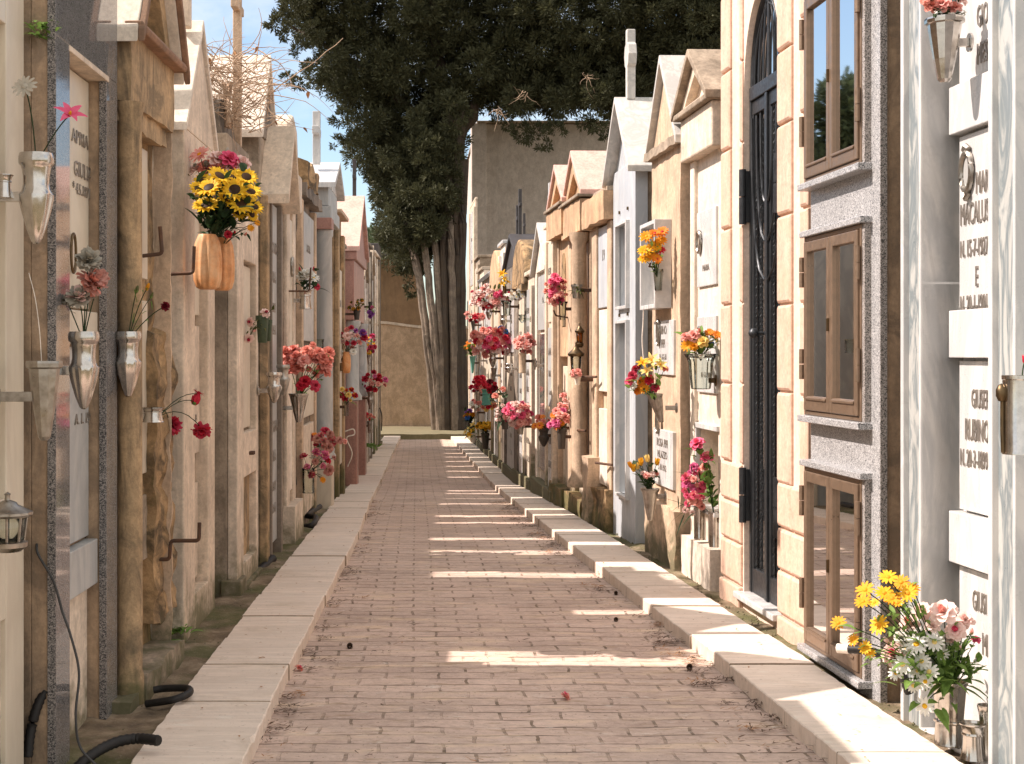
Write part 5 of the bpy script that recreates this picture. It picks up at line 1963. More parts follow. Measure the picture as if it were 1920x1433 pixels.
# --- pink granite tomb
fc = Face(-1, -.84, 20.5)
ua, ub = fc.u(671) - .25, fc.u(685)
ua = 20.0
um = (ua + ub) / 2
t = tomb(fc, ua, ub, 'pink_tomb', 'pink granite tomb with small grey column, pink roof slab and thin dark cross', zk(20.5))
zE, zA = fc.zu(ua, 466), fc.zu(um, 376)
part(fc, t, 'wall', 'pink_granite', [(ua, ub, -1.4, -.14, zk(21) - .2, zE - .16), (ua + .0, ub, -1.4, -.02, fc.zu(ua, 600), zE - .161)], .008)
part(fc, t, 'entablature', 'pink_granite', [(ua - .03, ub + .03, -1.4, .02, zE - .16, zE)], .01)
gable(fc, t, ua, ub, zE + .001, zA, -1.4, .0, .06, .06, 'pink_slab', 'pink_granite')
for q in (ua, ub - .4):
    part(fc, t, 'pedestal', 'pink_granite', [(q, q + .4, -.14, .02, zk(21) - .2, fc.zu(ua, 752))], .01)
for uu in (ua + .2, ub - .2):
    b = MB()
    z0, z1 = fc.zu(ua, 751), fc.zu(ua, 601)
    b.lathe([(.15, z0), (.15, z0 + .06), (.11, z0 + .12), (.105, z0 + .6), (.095, z1 - .12), (.13, z1 - .06), (.13, z1)], fc(uu, -.07, 0), 18)
    b.build('column', 'grey_marble', t)
plaque(fc, t, ua + .45, ub - .45, -.14, .0, 1.5, 'pink_granite', .02, [('SERRA', .3, .14)])
cross(fc, t, um + .1, -.1, zA - .05, fc.zu(um, 297) - zA + .05, .3, .055, 'dark_slate', .6)

# --- far run on the left
for i, (Y0, X, pt_, kind, mb_, lab) in enumerate((
        (22.6, -.93, 462, 'flat', 'cream_plaster', 'small cream tomb just past the pink granite tomb'),
        (23.9, -.90, 470, 'gable', 'grey_concrete', 'small grey gabled tomb past the pink one with red and yellow flowers'),
        (25.2, -.87, 455, 'flat', 'weathered_grey', 'thin weathered tomb midway between the pink tomb and the dark slab'),
        (26.5, -.86, 462, 'gable', 'concrete', 'low concrete gabled tomb third from the left end'),
        (27.8, -.84, 470, 'flat', 'pale_plaster', 'low pale tomb second from the left end'),
        (29.1, -.83, 476, 'flat', 'concrete', 'plain concrete tomb beside the dark slab'))):
    fc = Face(-1, X, Y0)
    ua, ub = Y0, Y0 + 1.1
    g0 = zk(Y0) - .2
    zt = fc.zu(ua, pt_)
    t = tomb(fc, ua, ub, 'narrow_tomb' if kind == 'flat' else 'gabled_tomb', lab, zk(Y0))
    zE = zt if kind == 'flat' else zt - .4
    part(fc, t, 'wall', mb_, [(ua, ub, -1.3, 0, g0, zE - .05)], .01)
    if kind == 'flat':
        part(fc, t, 'cap_stone', mb_, [(ua - .04, ub + .04, -1.3, .06, zE - .049, zE)], .01)
    else:
        gable(fc, t, ua, ub, zE - .048, zt, -1.3, .0, .05, .05, 'concrete', mb_)
    part(fc, t, 'pilaster', mb_, [(ua + .002, ua + .16, -.02, .04, g0, zE - .1)], .008)
    part(fc, t, 'pilaster', mb_, [(ub - .16, ub - .002, -.02, .04, g0, zE - .1)], .008)
    for k in range(3):
        h = (zE - g0 - .4) / 3
        plaque(fc, t, ua + .19, ub - .19, .0, g0 + .25 + h * k, g0 + .2 + h * (k + 1), ('white_marble', 'cream_marble', 'grey_marble')[(i + k) % 3], .015, [('LUCIA', .4, .12), ('DEIANA', .65, .11)])
fc = Face(-1, -.80, 30.4)
t = tomb(fc, 30.3, 31.2, 'slate_slab_tomb', 'upright dark slate slab tomb ending the left row', zk(30))
part(fc, t, 'slab', 'dark_slate', [(30.3, 31.4, -.9, .0, -.7, fc.zu(30.3, 456))], .015)
part(fc, t, 'base', 'concrete', [(30.25, 31.45, -.95, .04, -.7, -.40)], .01)
# unseen wall added behind the left row to trim the sun strips
t = thing('rendered_wall', 'unseen plain rendered wall added behind the left hand tombs to cut low sun', 'wall', (-4.3, 16, 0))
b = MB()
b.box(-4.6, -4.3, 3, 34, -.8, 4.6)
b.build('wall_panel', 'tan_plaster', t)
b = MB()
b.box(-4.65, -4.25, 2.98, 34.02, 4.6, 4.66)
b.build('coping', 'concrete', t)
# masonry walls and blocks added unseen behind the left-hand tombs to shape the sun strips
for lab, y0, y1, x, zt in (('unseen wall added to cut sun between the polished granite tomb and the ochre tomb', 5.90, 6.06, -2.2, 3.3), ('low unseen wall added to cut sun between the ochre tomb and the cream gabled tomb', 6.9, 7.4, -2.3, 2.62), ('unseen wall added to cut sun between the cream gabled tomb and the concrete tomb', 8.1, 8.8, -2.3, 3.45)):
    t = thing('sun_blocker_wall', lab, 'wall', (x, (y0 + y1) / 2, 0))
    b = MB()
    b.rbox(x - .15, x, y0, y1, -.1, zt, .008, .08, 4)
    b.build('sun_blocker', 'concrete', t)
for y0, y1 in ((7.33, 7.42), (8.42, 8.8), (11.9, 12.1), (13.3, 13.34), (13.54, 14.18), (14.39, 14.8), (16.16, 16.3), (18.75, 19.35), (19.6, 20.05), (21.8, 22.42), (30.5, 30.9)):
    t = min(LT, key=lambda q: abs(q[0] - (y0 + y1) / 2))[1]
    b = MB()
    b.box(-2.35, -1.55, y0, y1, -.6, 3.6 + zk(y0))  # hidden block added to narrow the strip of sun through this gap
    b.build('strip_blocker', 'concrete', t, .01)
# wooden cross post on the concrete tomb
fc = Face(-1, -1.094, 8.72)
u_ = fc.u(438, -.08)
t = min(LT, key=lambda q: abs(q[0] - 9.2))[1]
cross(fc, t, u_ + .3, -.10, 2.87, 1.35, .30, .055, 'tan_plaster')
# ---------------------------------------------------------------- vases, flowers, small things
def fp(lst, Y, depth=.03):
    """(px, py, rpx, kind, colour, second colour[, depth offset])"""
    out = []
    for q in lst:
        px, py, r, k, c1, c2 = q[:6]
        y = Y + (q[6] if len(q) > 6 else R.uniform(-depth, depth))
        out.append((P(px, py, y), r * y / F, k, c1, c2))
    return out


# left, near
vase('fluted steel urn on the cream marble front at upper left, holding a single pink lily', 'urn', 68, 288, 458, 4.62, 66, 'steel', 8, .06, 48, .13, (-1, 0), .52)
bouquet('single pink lily and a dried cream bloom in the upper left steel urn', P(68, 292, 4.62), fp([(131, 214, 30, 'lily', 'hot_pink', 'yellow'), (46, 162, 25, 'daisy', 'dusty_white', 'dusty_white')], 4.6), 0)
vase('tapered faceted dull steel vase below the fluted urn on the cream marble front', 'facet', 83, 677, 826, 4.62, 62, 'dull_steel', 0, 0, 10, .15, (-1, 0), .55, smooth=False)
vase('steel urn on the near granite pilaster with faded carnations', 'urn', 157, 622, 768, 5.1, 58, 'steel', 8, .06, 48, .12, (-1, 0), .5)
bouquet('faded dusty pink and grey white carnations in the steel urn on the near granite pilaster', P(157, 626, 5.1),
        fp([(166, 492, 27, 'carnation', 'dusty_white', 'dusty_white'), (172, 530, 30, 'carnation', 'dusty_pink', 'salmon'), (148, 560, 27, 'carnation', 'dusty_white', 'blush'), (190, 522, 18, 'carnation', 'dusty_pink', 'dusty_pink'), (126, 565, 15, 'carnation', 'dusty_white', 'dusty_white')], 5.1), 3, .05, .012, 'olive_leaf')
vase('steel urn on the far granite pilaster with green stems', 'urn', 240, 622, 745, 5.95, 50, 'steel', 8, .06, 48, .08, (-1, 0), .5)
bouquet('wilting green carnation stems with dried buds in the urn beside the ochre shaft', P(240, 626, 5.95),
        fp([(256, 545, 10, 'bud', 'olive_leaf', None), (276, 540, 10, 'bud', 'amber', None), (309, 575, 10, 'carnation', 'dark_red', 'dark_red'), (284, 556, 8, 'bud', 'olive_leaf', None)], 5.95), 12, .07, .006, 'leaf')
# lantern
def lantern(label, cx, yt, yb, Y, wpx, mat='dull_steel', glassm='clear_glass', n=8, name='grave_lantern'):
    a, b_ = P(cx, yb, Y), P(cx, yt, Y)
    h, r = b_.z - a.z, wpx * Y / F / 2
    t = thing(name, label, 'lantern', a)
    b = MB()
    b.lathe([(0, 0), (.55 * r, 0), (.62 * r, .03 * h), (.8 * r, .08 * h), (.82 * r, .16 * h), (.7 * r, .18 * h), (0, .18 * h)], a, n * 2)
    b.build('base', mat, t)
    b = MB()
    b.lathe([(.62 * r, .18 * h), (.74 * r, .60 * h)], a, n * 2)
    b.build('pane', glassm, t, fix=False)
    b = MB()
    b.lathe([(0, .58 * h), (.9 * r, .58 * h), (1. * r, .62 * h), (1. * r, .66 * h), (.8 * r, .70 * h), (.42 * r, .78 * h), (.36 * r, .82 * h), (.12 * r, .86 * h), (.1 * r, .93 * h), (.14 * r, .96 * h), (0, 1. * h)], a, n * 4, n * 2, .03, (.6 * h, .72 * h))
    b.build('roof', mat, t)
    for k in range(n):
        w = 2 * math.pi * (k + .3) / n
        b = MB()
        b.tube([a + Vector((.64 * r * math.cos(w), .64 * r * math.sin(w), .17 * h)), a + Vector((.77 * r * math.cos(w), .77 * r * math.sin(w), .60 * h))], .06 * r, 6)
        b.build('post', mat, t)
    return t


lantern('small steel grave lantern with slotted glass at the left edge', 14, 922, 1034, 4.55, 92)
vase('shallow silver bowl on a pin at the left edge above the lantern', 'flare', 8, 328, 372, 4.6, 34, 'steel', 0, 0, 20, .08, (-1, 0), .5)
# ochre tomb: red flowers
vase('small silver cup fixed in the rubble recess of the ochre tomb', 'flare', 287, 764, 792, 6.5, 46, 'steel', 0, 0, 20, .08, (-1, 0), .4)
bouquet('three drooping red cloth blooms leaning out from the ochre tomb', P(296, 770, 6.5),
        fp([(366, 752, 20, 'tulip', 'red', 'red'), (321, 798, 20, 'carnation', 'crimson', 'red'), (378, 806, 20, 'carnation', 'crimson', 'red'), (372, 738, 13, 'lily', 'red', 'yellow')], 6.9), 4, .04, .01, 'olive_leaf')
for lab, pts in (('bent rusty iron bar sticking out near the foot of the ochre tomb', [P(262, 1049, 6.75), P(318, 1049, 6.75), P(320, 1014, 6.75), P(373, 1014, 6.75), P(374, 980, 6.75)]),
                 ('straight rusty iron bar holding the two orange pots', [P(285, 516, 7.14), P(362, 512, 7.14), P(364, 462, 7.14)]),
                 ('rusty iron bar with upturned end high in the ochre tomb recess', [P(250, 482, 6.55), P(304, 476, 6.55), P(300, 425, 6.55)]),
                 ('short twisted iron stub low on the ochre tomb beside the red blooms', [P(262, 842, 6.7), P(285, 848, 6.7), P(300, 838, 6.7)])):
    hook_bar(lab, bend(pts, 5, .018), .0095)
# sunflowers
vase('large ribbed orange terracotta pot holding the sunflowers', 'melon', 389, 440, 543, 7.25, 52, 'terracotta', 10, .07, 60)
vase('second ribbed orange pot just behind the sunflower pot', 'melon', 417, 446, 545, 7.42, 44, 'terracotta', 10, .07, 60)
sf = [(392, 352, 22), (412, 330, 22), (440, 356, 23), (388, 385, 23), (452, 382, 22), (425, 372, 18), (372, 355, 17), (462, 332, 20), (470, 360, 20), (434, 335, 20), (405, 372, 18), (377, 380, 18), (477, 388, 17), (445, 398, 16), (472, 402, 14), (420, 395, 13), (400, 338, 20), (424, 350, 20), (456, 356, 20), (388, 362, 19), (440, 384, 18), (466, 372, 18), (412, 386, 17), (448, 330, 17), (380, 338, 17)]
bouquet('sunflowers in the orange ribbed pot', P(395, 448, 7.25), fp([(x, y, r * 1.2, 'sunflower', 'sun_yellow', 'brown_seed', -.10 + .009 * i) for i, (x, y, r) in enumerate(sf)], 7.25), 170, .10, .042, 'dark_leaf')
bouquet('pale pink cloth roses rising behind the sunflowers', P(412, 452, 7.42), fp([(374, 290, 22, 'gerbera', 'pink', 'amber'), (408, 300, 20, 'rose', 'blush', None), (430, 300, 20, 'rose', 'hot_pink', None), (452, 308, 20, 'rose', 'blush', None), (388, 316, 18, 'rose', 'salmon', 'dusty_white'), (408, 316, 15, 'rose', 'pink', None), (370, 318, 16, 'rose', 'blush', 'dusty_white'), (425, 288, 12, 'bud', 'dusty_white', None), (436, 318, 16, 'rose', 'blush', None)], 7.45), 10, .04, .02, 'olive_leaf')
bouquet('little red and gold blooms spilling under the sunflowers', P(418, 452, 7.4), fp([(428, 440, 8, 'rose', 'red', None), (470, 428, 8, 'gerbera', 'amber', 'amber'), (482, 418, 7, 'gerbera', 'amber', 'amber'), (440, 436, 6, 'bud', 'red', None), (460, 440, 6, 'bud', 'salmon', None)], 7.2), 10, .045, .02, 'dark_leaf')
# concrete tomb: small pots with roses
vase('small dark plastic pot on the concrete tomb with tiny pink roses', 'pot', 492, 592, 643, 9.35, 26, 'plastic_green')
vase('smaller dark plastic pot behind the first on the concrete tomb', 'pot', 503, 600, 640, 9.45, 16, 'plastic_green')
bouquet('tiny pale pink roses with crimson hearts in the dark plastic pot', P(492, 596, 9.35), fp([(497, 588, 10, 'rose', 'blush', 'crimson'), (470, 604, 9, 'rose', 'blush', 'crimson'), (467, 634, 10, 'rose', 'blush', 'crimson'), (478, 620, 6, 'bud', 'pink', None), (512, 578, 7, 'bud', 'olive_leaf', None)], 9.3), 14, .05, .022, 'olive_leaf')
# steel vases further
vase('polished steel urn with black rim on the slim cream tomb', 'urn', 514, 698, 756, 9.62, 30, 'steel', 6, .05, 36, .10, (-1, 0), .4)
vase('second steel urn with black rim partly hidden by the salmon roses', 'urn', 531, 684, 742, 10.4, 26, 'dull_steel', 6, .05, 36, .10, (-1, 0), .4)
vase('silver fluted cone vase under the salmon roses', 'cone', 560, 738, 792, 10.9, 38, 'steel', 12, .06, 60, .12, (-1, 0), .5)
bouquet('large spray of salmon cloth roses over red ones in the silver cone vase', P(560, 742, 10.9), rnd_flowers((538, 650, 618, 700), 10.9, 19, [('rose', 'salmon'), ('rose', 'pink'), ('carnation', 'salmon', 'pink')], 13)
        + fp([(572, 716, 12, 'rose', 'red', None, -.05), (590, 724, 12, 'rose', 'crimson', None, -.05), (564, 724, 10, 'rose', 'red', None, -.05), (612, 700, 10, 'rose', 'salmon', None)], 10.85), 40, .06, .028, 'leaf')
vase('dented silver jar with white chrysanthemums before the white column', 'flare', 572, 544, 580, 11.5, 28, 'steel', 8, .04, 32, .1, (-1, 0))
bouquet('white chrysanthemums with dark leaves and red buds before the white column', P(572, 548, 11.5), fp([(576, 516, 14, 'carnation', 'white', 'white'), (588, 520, 12, 'daisy', 'white', 'pale_yellow'), (565, 520, 11, 'carnation', 'white', 'white'), (594, 538, 7, 'rose', 'crimson', None), (562, 506, 6, 'bud', 'crimson', None), (588, 506, 6, 'bud', 'crimson', None)], 11.45), 30, .08, .045, 'dark_leaf')
vase('glass jar with dark lid standing against the grey column', 'cyl', 598, 636, 662, 13.4, 20, 'clear_glass', 0, 0, 18)
vase('cloudy glass vase with crimson blooms at the foot of the column', 'cyl', 578, 878, 925, 12.0, 24, 'clear_glass', 8, .04, 32)
bouquet('crimson and dark red cloth blooms low before the column pedestal', P(578, 882, 12.0), rnd_flowers((562, 846, 624, 892), 12.0, 10, [('carnation', 'crimson', 'pink'), ('rose', 'red'), ('carnation', 'magenta', 'pink'), ('rose', 'dusty_pink')], 9) + fp([(605, 900, 7, 'gerbera', 'amber', 'amber')], 12.0), 26, .05, .02, 'olive_leaf')
vase('small steel cup holding the mauve blooms beside the column foot', 'cone', 600, 838, 872, 13.0, 22, 'dull_steel', 8, .05, 32, .1, (-1, 0))
bouquet('dull mauve and crimson blooms with one orange bud beside the column foot', P(600, 842, 13.0), rnd_flowers((584, 810, 624, 842), 13.0, 10, [('carnation', 'dusty_pink', 'crimson'), ('rose', 'crimson'), ('rose', 'dusty_pink')], 10) + fp([(590, 815, 7, 'gerbera', 'orange', 'amber'), (636, 826, 8, 'rose', 'dusty_pink', None), (646, 828, 6, 'rose', 'pink', None)], 13.0), 18, .05, .02, 'olive_leaf')
# far left
def combo(label, vlabel, box, Y, n, kinds, rpx, vk, vbox, vmat, leaves=18, leaf='leaf', fl=0, extra=(), ll=.07):
    x0, y0, x1, y1 = vbox
    vase(vlabel, vk, (x0 + x1) / 2, y0, y1, Y, x1 - x0, vmat, fl, .05, 30, .16, (1 if x0 > 780 else -1, 0), .6, bmat='rust')
    fl_ = rnd_flowers(box, Y, n, kinds, rpx * .86) + fp(list(extra), Y)
    return bouquet(label, P((x0 + x1) / 2, y0 + 3, Y), fl_, leaves, ll, ll * .42, leaf)


combo('dried yellow leaves and blooms on the set back grey tomb', 'small dark pot of dried yellow blooms on the set back grey tomb', (655, 560, 680, 584), 19.0, 7, [('gerbera', 'amber', 'amber'), ('carnation', 'olive_leaf', 'amber')], 6, 'pot', (662, 582, 676, 600), 'dark_pot', 24, 'olive_leaf')
combo('pale pink, crimson and violet blooms in a clay jar before the pink tomb', 'honey coloured clay jar before the pink tomb', (638, 616, 680, 650), 17.0, 14, [('rose', 'pink'), ('rose', 'blush'), ('carnation', 'crimson', 'red'), ('carnation', 'purple', 'magenta')], 8, 'melon', (642, 660, 658, 700), 'terracotta', 18, 'olive_leaf', 0, [(662, 660, 7, 'rose', 'white', None), (640, 662, 7, 'rose', 'white', None)])
combo('red and yellow carnations in a slim silver vase before the pink tomb', 'slim silver vase before the pink tomb with red and yellow carnations', (640, 726, 667, 752), 16.6, 8, [('carnation', 'red', 'crimson'), ('carnation', 'red', 'yellow'), ('rose', 'pale_yellow')], 8, 'cyl', (644, 752, 654, 780), 'clear_glass', 14)
combo('purple and white blossoms in the small black pot past the pink tomb', 'small black pot past the pink tomb', (691, 574, 703, 596), 23.4, 6, [('rose', 'purple'), ('rose', 'white'), ('rose', 'magenta')], 5, 'pot', (690, 566, 699, 590), 'dark_pot', 8)
combo('red blooms with yellow centre halfway up beyond the pink tomb', 'slender silver vase halfway up beyond the pink tomb', (681, 628, 704, 664), 22.6, 13, [('rose', 'crimson'), ('carnation', 'magenta', 'red'), ('gerbera', 'yellow', 'amber'), ('rose', 'red')], 6, 'cone', (686, 660, 696, 684), 'steel', 16)
combo('magenta and deep red spray beside the dark slab', 'silver vase of the magenta spray beside the dark slab', (681, 698, 720, 732), 22.0, 15, [('rose', 'magenta'), ('carnation', 'crimson', 'red'), ('rose', 'pink'), ('rose', 'red')], 7, 'urn', (688, 733, 700, 768), 'dull_steel', 26, 'olive_leaf')
combo('little red blooms low beyond the pink tomb', 'grey cup low beyond the pink tomb', (685, 772, 700, 792), 22.4, 6, [('rose', 'red'), ('rose', 'salmon')], 5, 'pot', (688, 790, 698, 812), 'dull_steel', 12)

# right, near
vase('tall faceted silver vase high on the white marble tomb holding pink roses', 'facet', 1771, 35, 155, 5.42, 66, 'steel', 0, 0, 12, .09, (1, -.05), .62, smooth=False)
bouquet('pink roses with white filler in the silver vase high on the white marble tomb', P(1771, 40, 5.42), fp([(1748, 12, 15, 'rose', 'salmon', None), (1768, 8, 17, 'rose', 'pink', None), (1790, 16, 15, 'rose', 'pink', 'salmon'), (1738, -2, 14, 'rose', 'salmon', None), (1800, 0, 15, 'rose', 'blush', None), (1775, -12, 14, 'rose', 'pink', None), (1758, 28, 9, 'cluster', 'white', None), (1785, 30, 9, 'cluster', 'white', None), (1804, 26, 8, 'cluster', 'white', None)], 5.4), 26, .05, .028, 'dark_leaf')
vase('tall reeded steel vase on the ground in the white marble tomb recess', 'reed', 1781, 1276, 1396, 5.33, 66, 'steel', 9, .05, 54)
yd = [(1622, 1106, 19), (1665, 1082, 18), (1618, 1128, 17), (1658, 1112, 18), (1690, 1092, 17), (1702, 1112, 19), (1673, 1122, 17), (1648, 1172, 21), (1572, 1168, 16), (1640, 1130, 12), (1684, 1130, 12), (1622, 1214, 14), (1600, 1200, 13), (1632, 1224, 11), (1712, 1104, 14)]
bouquet('golden yellow daisies leaning far out over the kerb by the white marble tomb', P(1776, 1282, 5.33), fp([(x, y, r, 'daisy', 'yellow' if i % 2 else 'amber', 'amber', -.16 + .02 * (i % 5)) for i, (x, y, r) in enumerate(yd)], 5.33), 110, .075, .018, 'leaf')
bouquet('blush roses with deep pink hearts in the reeded steel vase', P(1783, 1282, 5.33), fp([(1770, 1150, 26, 'rose', 'blush', 'pink'), (1730, 1148, 20, 'rose', 'blush', 'blush'), (1706, 1170, 20, 'rose', 'blush', 'salmon'), (1792, 1184, 20, 'rose', 'blush', 'hot_pink'), (1810, 1164, 18, 'rose', 'blush', None), (1676, 1228, 23, 'rose', 'blush', 'hot_pink'), (1664, 1204, 12, 'bud', 'blush', None), (1748, 1176, 15, 'rose', 'blush', None), (1822, 1186, 10, 'bud', 'pink', None), (1690, 1196, 14, 'rose', 'white', None), (1830, 1200, 9, 'rose', 'hot_pink', None)], 5.3, .05), 30, .05, .028, 'leaf')
bouquet('white daisies with yellow eyes among bright green leaves by the white marble tomb', P(1787, 1280, 5.33), fp([(1718, 1208, 22, 'daisy', 'white', 'yellow', -.12), (1752, 1204, 19, 'daisy', 'white', 'pale_yellow', -.1), (1692, 1246, 20, 'daisy', 'white', 'pale_yellow', -.12), (1742, 1260, 20, 'daisy', 'white', 'pale_yellow', -.14), (1728, 1240, 18, 'daisy', 'white', 'pale_yellow', -.12), (1735, 1278, 17, 'daisy', 'white', 'yellow', -.14), (1734, 1324, 20, 'daisy', 'white', 'yellow', -.1), (1720, 1258, 14, 'daisy', 'white', 'pale_yellow', -.1), (1700, 1216, 15, 'daisy', 'white', 'pale_yellow', -.08), (1680, 1262, 16, 'daisy', 'white', 'yellow', -.08), (1766, 1226, 15, 'daisy', 'white', 'pale_yellow', -.06), (1712, 1286, 14, 'daisy', 'white', 'pale_yellow', -.1), (1780, 1200, 14, 'carnation', 'white', 'blush', -.03), (1716, 1190, 15, 'carnation', 'white', 'blush', -.03), (1752, 1236, 14, 'carnation', 'white', 'white', -.03), (1790, 1240, 8, 'bud', 'white', None), (1815, 1262, 8, 'bud', 'white', None), (1800, 1215, 8, 'bud', 'blush', None), (1828, 1240, 8, 'bud', 'white', None)], 5.33), 230, .085, .03, 'leaf', spread=.16)
vase('short lidded steel pot with banded ridges beside the reeded vase', 'flare', 1824, 1356, 1424, 5.18, 50, 'steel', 12, .03, 48)
vase('slim steel vase half hidden by the near marble pilaster', 'cone', 1850, 1322, 1440, 5.2, 34, 'steel', 8, .05, 48)
fc_ = None
t = thing('grave_lamp', 'cylindrical brushed steel grave lamp with dark clasp at the right edge', 'lamp', P(1915, 852, 4.55))
b = MB()
a = P(1915, 852, 4.55)
r_ = 34 * 4.55 / F
hh_ = P(0, 704, 4.55).z - a.z
b.lathe([(0, 0), (r_, 0), (r_, .006), (r_ * .97, .01), (r_ * .97, hh_ - .015), (r_ * 1.02, hh_ - .012), (r_ * 1.02, hh_), (r_ * .9, hh_), (r_ * .9, hh_ - .03), (0, hh_ - .03)], a, 32)
b.build('body', 'steel', t)
b = MB()
b.tube([a + Vector((-r_ * 1.02, 0, hh_ * .02)), a + Vector((-r_ * 1.06, 0, hh_ * .3)), a + Vector((-r_ * 1.06, 0, hh_ * .68))], .006, 8)
b.build('clasp_bar', 'bronze', t)
b = MB()
b.lathe([(0, 0), (.010, .004), (.017, .02), (.017, .04), (.010, .055), (0, .06)], a + Vector((-r_ * 1.1, 0, hh_ * .66)), 12)
b.build('clasp_knob', 'bronze', t)
b = MB()
b.box(a.x + r_ * .6, a.x + .22, 4.53, 4.57, a.z + hh_ * .5, a.z + hh_ * .6)
b.build('bracket', 'dull_steel', t, .003)
bouquet('single red petal tip above the steel grave lamp at the right edge', P(1915, 710, 4.55), fp([(1922, 676, 12, 'tulip', 'red', 'red')], 4.55), 0)
# glass vase on the white tomb
vase('flared cut glass vase on the white tomb with mixed blooms and a blue ball', 'tumbler', 1314, 664, 730, 9.05, 58, 'clear_glass', 14, .04, 56, .09, (1, 0), .25, bmat='bronze')
bouquet('peach, pink and yellow blooms with a blue ball in the cut glass vase', P(1314, 668, 9.05), fp([(1302, 630, 14, 'rose', 'pink', None), (1288, 648, 13, 'gerbera', 'amber', 'amber'), (1330, 624, 11, 'gerbera', 'orange', 'yellow'), (1345, 628, 11, 'gerbera', 'orange', 'amber'), (1318, 642, 12, 'rose', 'pale_yellow', None), (1338, 640, 11, 'cluster', 'pale_yellow', 'yellow'), (1285, 632, 9, 'rose', 'pink', None), (1312, 622, 8, 'bud', 'salmon', None), (1300, 650, 10, 'rose', 'amber', None), (1333, 646, 7, 'carnation', 'blue', 'blue')], 9.0), 46, .08, .04, 'leaf')
# niche of the white tomb
for lab, x, yt, yb, w in (('polished steel cylinder vase with hot pink roses in the white tomb niche', 1339, 960, 1032, 22), ('second steel cylinder vase with magenta sprays in the white tomb niche', 1311, 940, 1012, 22)):
    vase(lab, 'cyl', x, yt, yb, 9.1 if x > 1320 else 9.3, w, 'steel', 0, 0, 24)
bouquet('two tall hot pink roses with broad leaves in the white tomb niche', P(1339, 964, 9.1), fp([(1308, 833, 15, 'rose', 'hot_pink', None, -.05), (1326, 858, 14, 'rose', 'hot_pink', 'pink', -.05), (1322, 876, 10, 'rose', 'salmon', None)], 9.1), 34, .10, .05, 'leaf')
bouquet('magenta and pink blossom sprays spilling left from the white tomb niche', P(1311, 944, 9.3), rnd_flowers((1281, 880, 1322, 945), 9.2, 20, [('rose', 'hot_pink'), ('rose', 'magenta'), ('carnation', 'hot_pink', 'pink'), ('rose', 'pink')], 9) + fp([(1278, 902, 6, 'bud', 'pink', None), (1285, 956, 7, 'rose', 'blush', None), (1298, 962, 6, 'rose', 'blush', None), (1316, 950, 7, 'rose', 'pink', None)], 9.2), 50, .16, .012, 'dark_leaf')
# tan tomb
bx = [(1212, 444, 15, 'gerbera', 'amber', 'yellow'), (1228, 438, 14, 'gerbera', 'orange', 'red'), (1242, 435, 13, 'gerbera', 'orange', 'red'), (1210, 470, 16, 'gerbera', 'yellow', 'amber'), (1228, 462, 15, 'gerbera', 'yellow', 'amber'), (1222, 480, 14, 'gerbera', 'amber', 'amber'), (1208, 486, 13, 'gerbera', 'yellow', 'amber'), (1238, 470, 12, 'gerbera', 'red', 'orange'), (1232, 486, 11, 'gerbera', 'orange', 'red'), (1240, 452, 12, 'gerbera', 'amber', 'yellow')]
bouquet('yellow and orange red gerberas in the white box frame of the tan tomb', P(1232, 512, 10.0), fp(bx, 9.95), 36, .05, .02, 'leaf')
vase('small grey cup hidden under the gerberas in the white box frame', 'pot', 1234, 505, 545, 10.05, 20, 'clear_glass')
vase('tilted fluted steel vase on the tan tomb with roses, buds and yellow lilies', 'cone', 1240, 738, 792, 9.75, 32, 'dull_steel', 10, .05, 50, .10, (1, 0), .5, lean=(-.25, 0))
bouquet('yellow lilies, dark red buds and orange roses in the tilted steel vase', P(1228, 742, 9.7), fp([(1222, 676, 16, 'lily', 'pale_yellow', 'yellow'), (1238, 684, 14, 'lily', 'pale_yellow', 'amber'), (1205, 680, 13, 'lily', 'yellow', 'amber'), (1212, 696, 13, 'lily', 'pale_yellow', 'yellow'), (1192, 692, 9, 'rose', 'dark_red', 'red'), (1200, 684, 9, 'bud', 'dark_red', None), (1180, 716, 9, 'rose', 'hot_pink', None), (1186, 704, 9, 'rose', 'crimson', None), (1230, 690, 9, 'bud', 'dark_red', None), (1216, 712, 11, 'rose', 'red', None), (1204, 716, 10, 'rose', 'orange', 'amber'), (1208, 730, 11, 'gerbera', 'amber', 'brown_seed'), (1196, 732, 9, 'rose', 'orange', None), (1192, 708, 7, 'rose', 'white', None), (1188, 724, 7, 'rose', 'white', None), (1228, 728, 9, 'rose', 'crimson', None), (1246, 692, 8, 'rose', 'salmon', None)], 9.65), 60, .07, .03, 'leaf')
vase('grey chrome rimmed vase on a bracket low on the tan tomb with yellow tulips', 'cone', 1219, 916, 976, 9.75, 36, 'dull_steel', 0, 0, 24, .10, (1, 0), .75)
bouquet('yellow tulips over tiny pink buds in the chrome rimmed vase', P(1219, 920, 9.75), fp([(1188, 880, 11, 'tulip', 'yellow', None), (1202, 868, 11, 'tulip', 'yellow', None), (1214, 862, 11, 'tulip', 'pale_yellow', None), (1232, 868, 11, 'tulip', 'yellow', None), (1183, 874, 9, 'tulip', 'amber', None), (1195, 876, 10, 'tulip', 'pale_yellow', None), (1212, 892, 7, 'rose', 'pink', None), (1222, 890, 7, 'rose', 'blush', None), (1230, 888, 6, 'rose', 'pink', None), (1206, 888, 6, 'rose', 'blush', None)], 9.7), 60, .06, .028, 'dark_leaf')
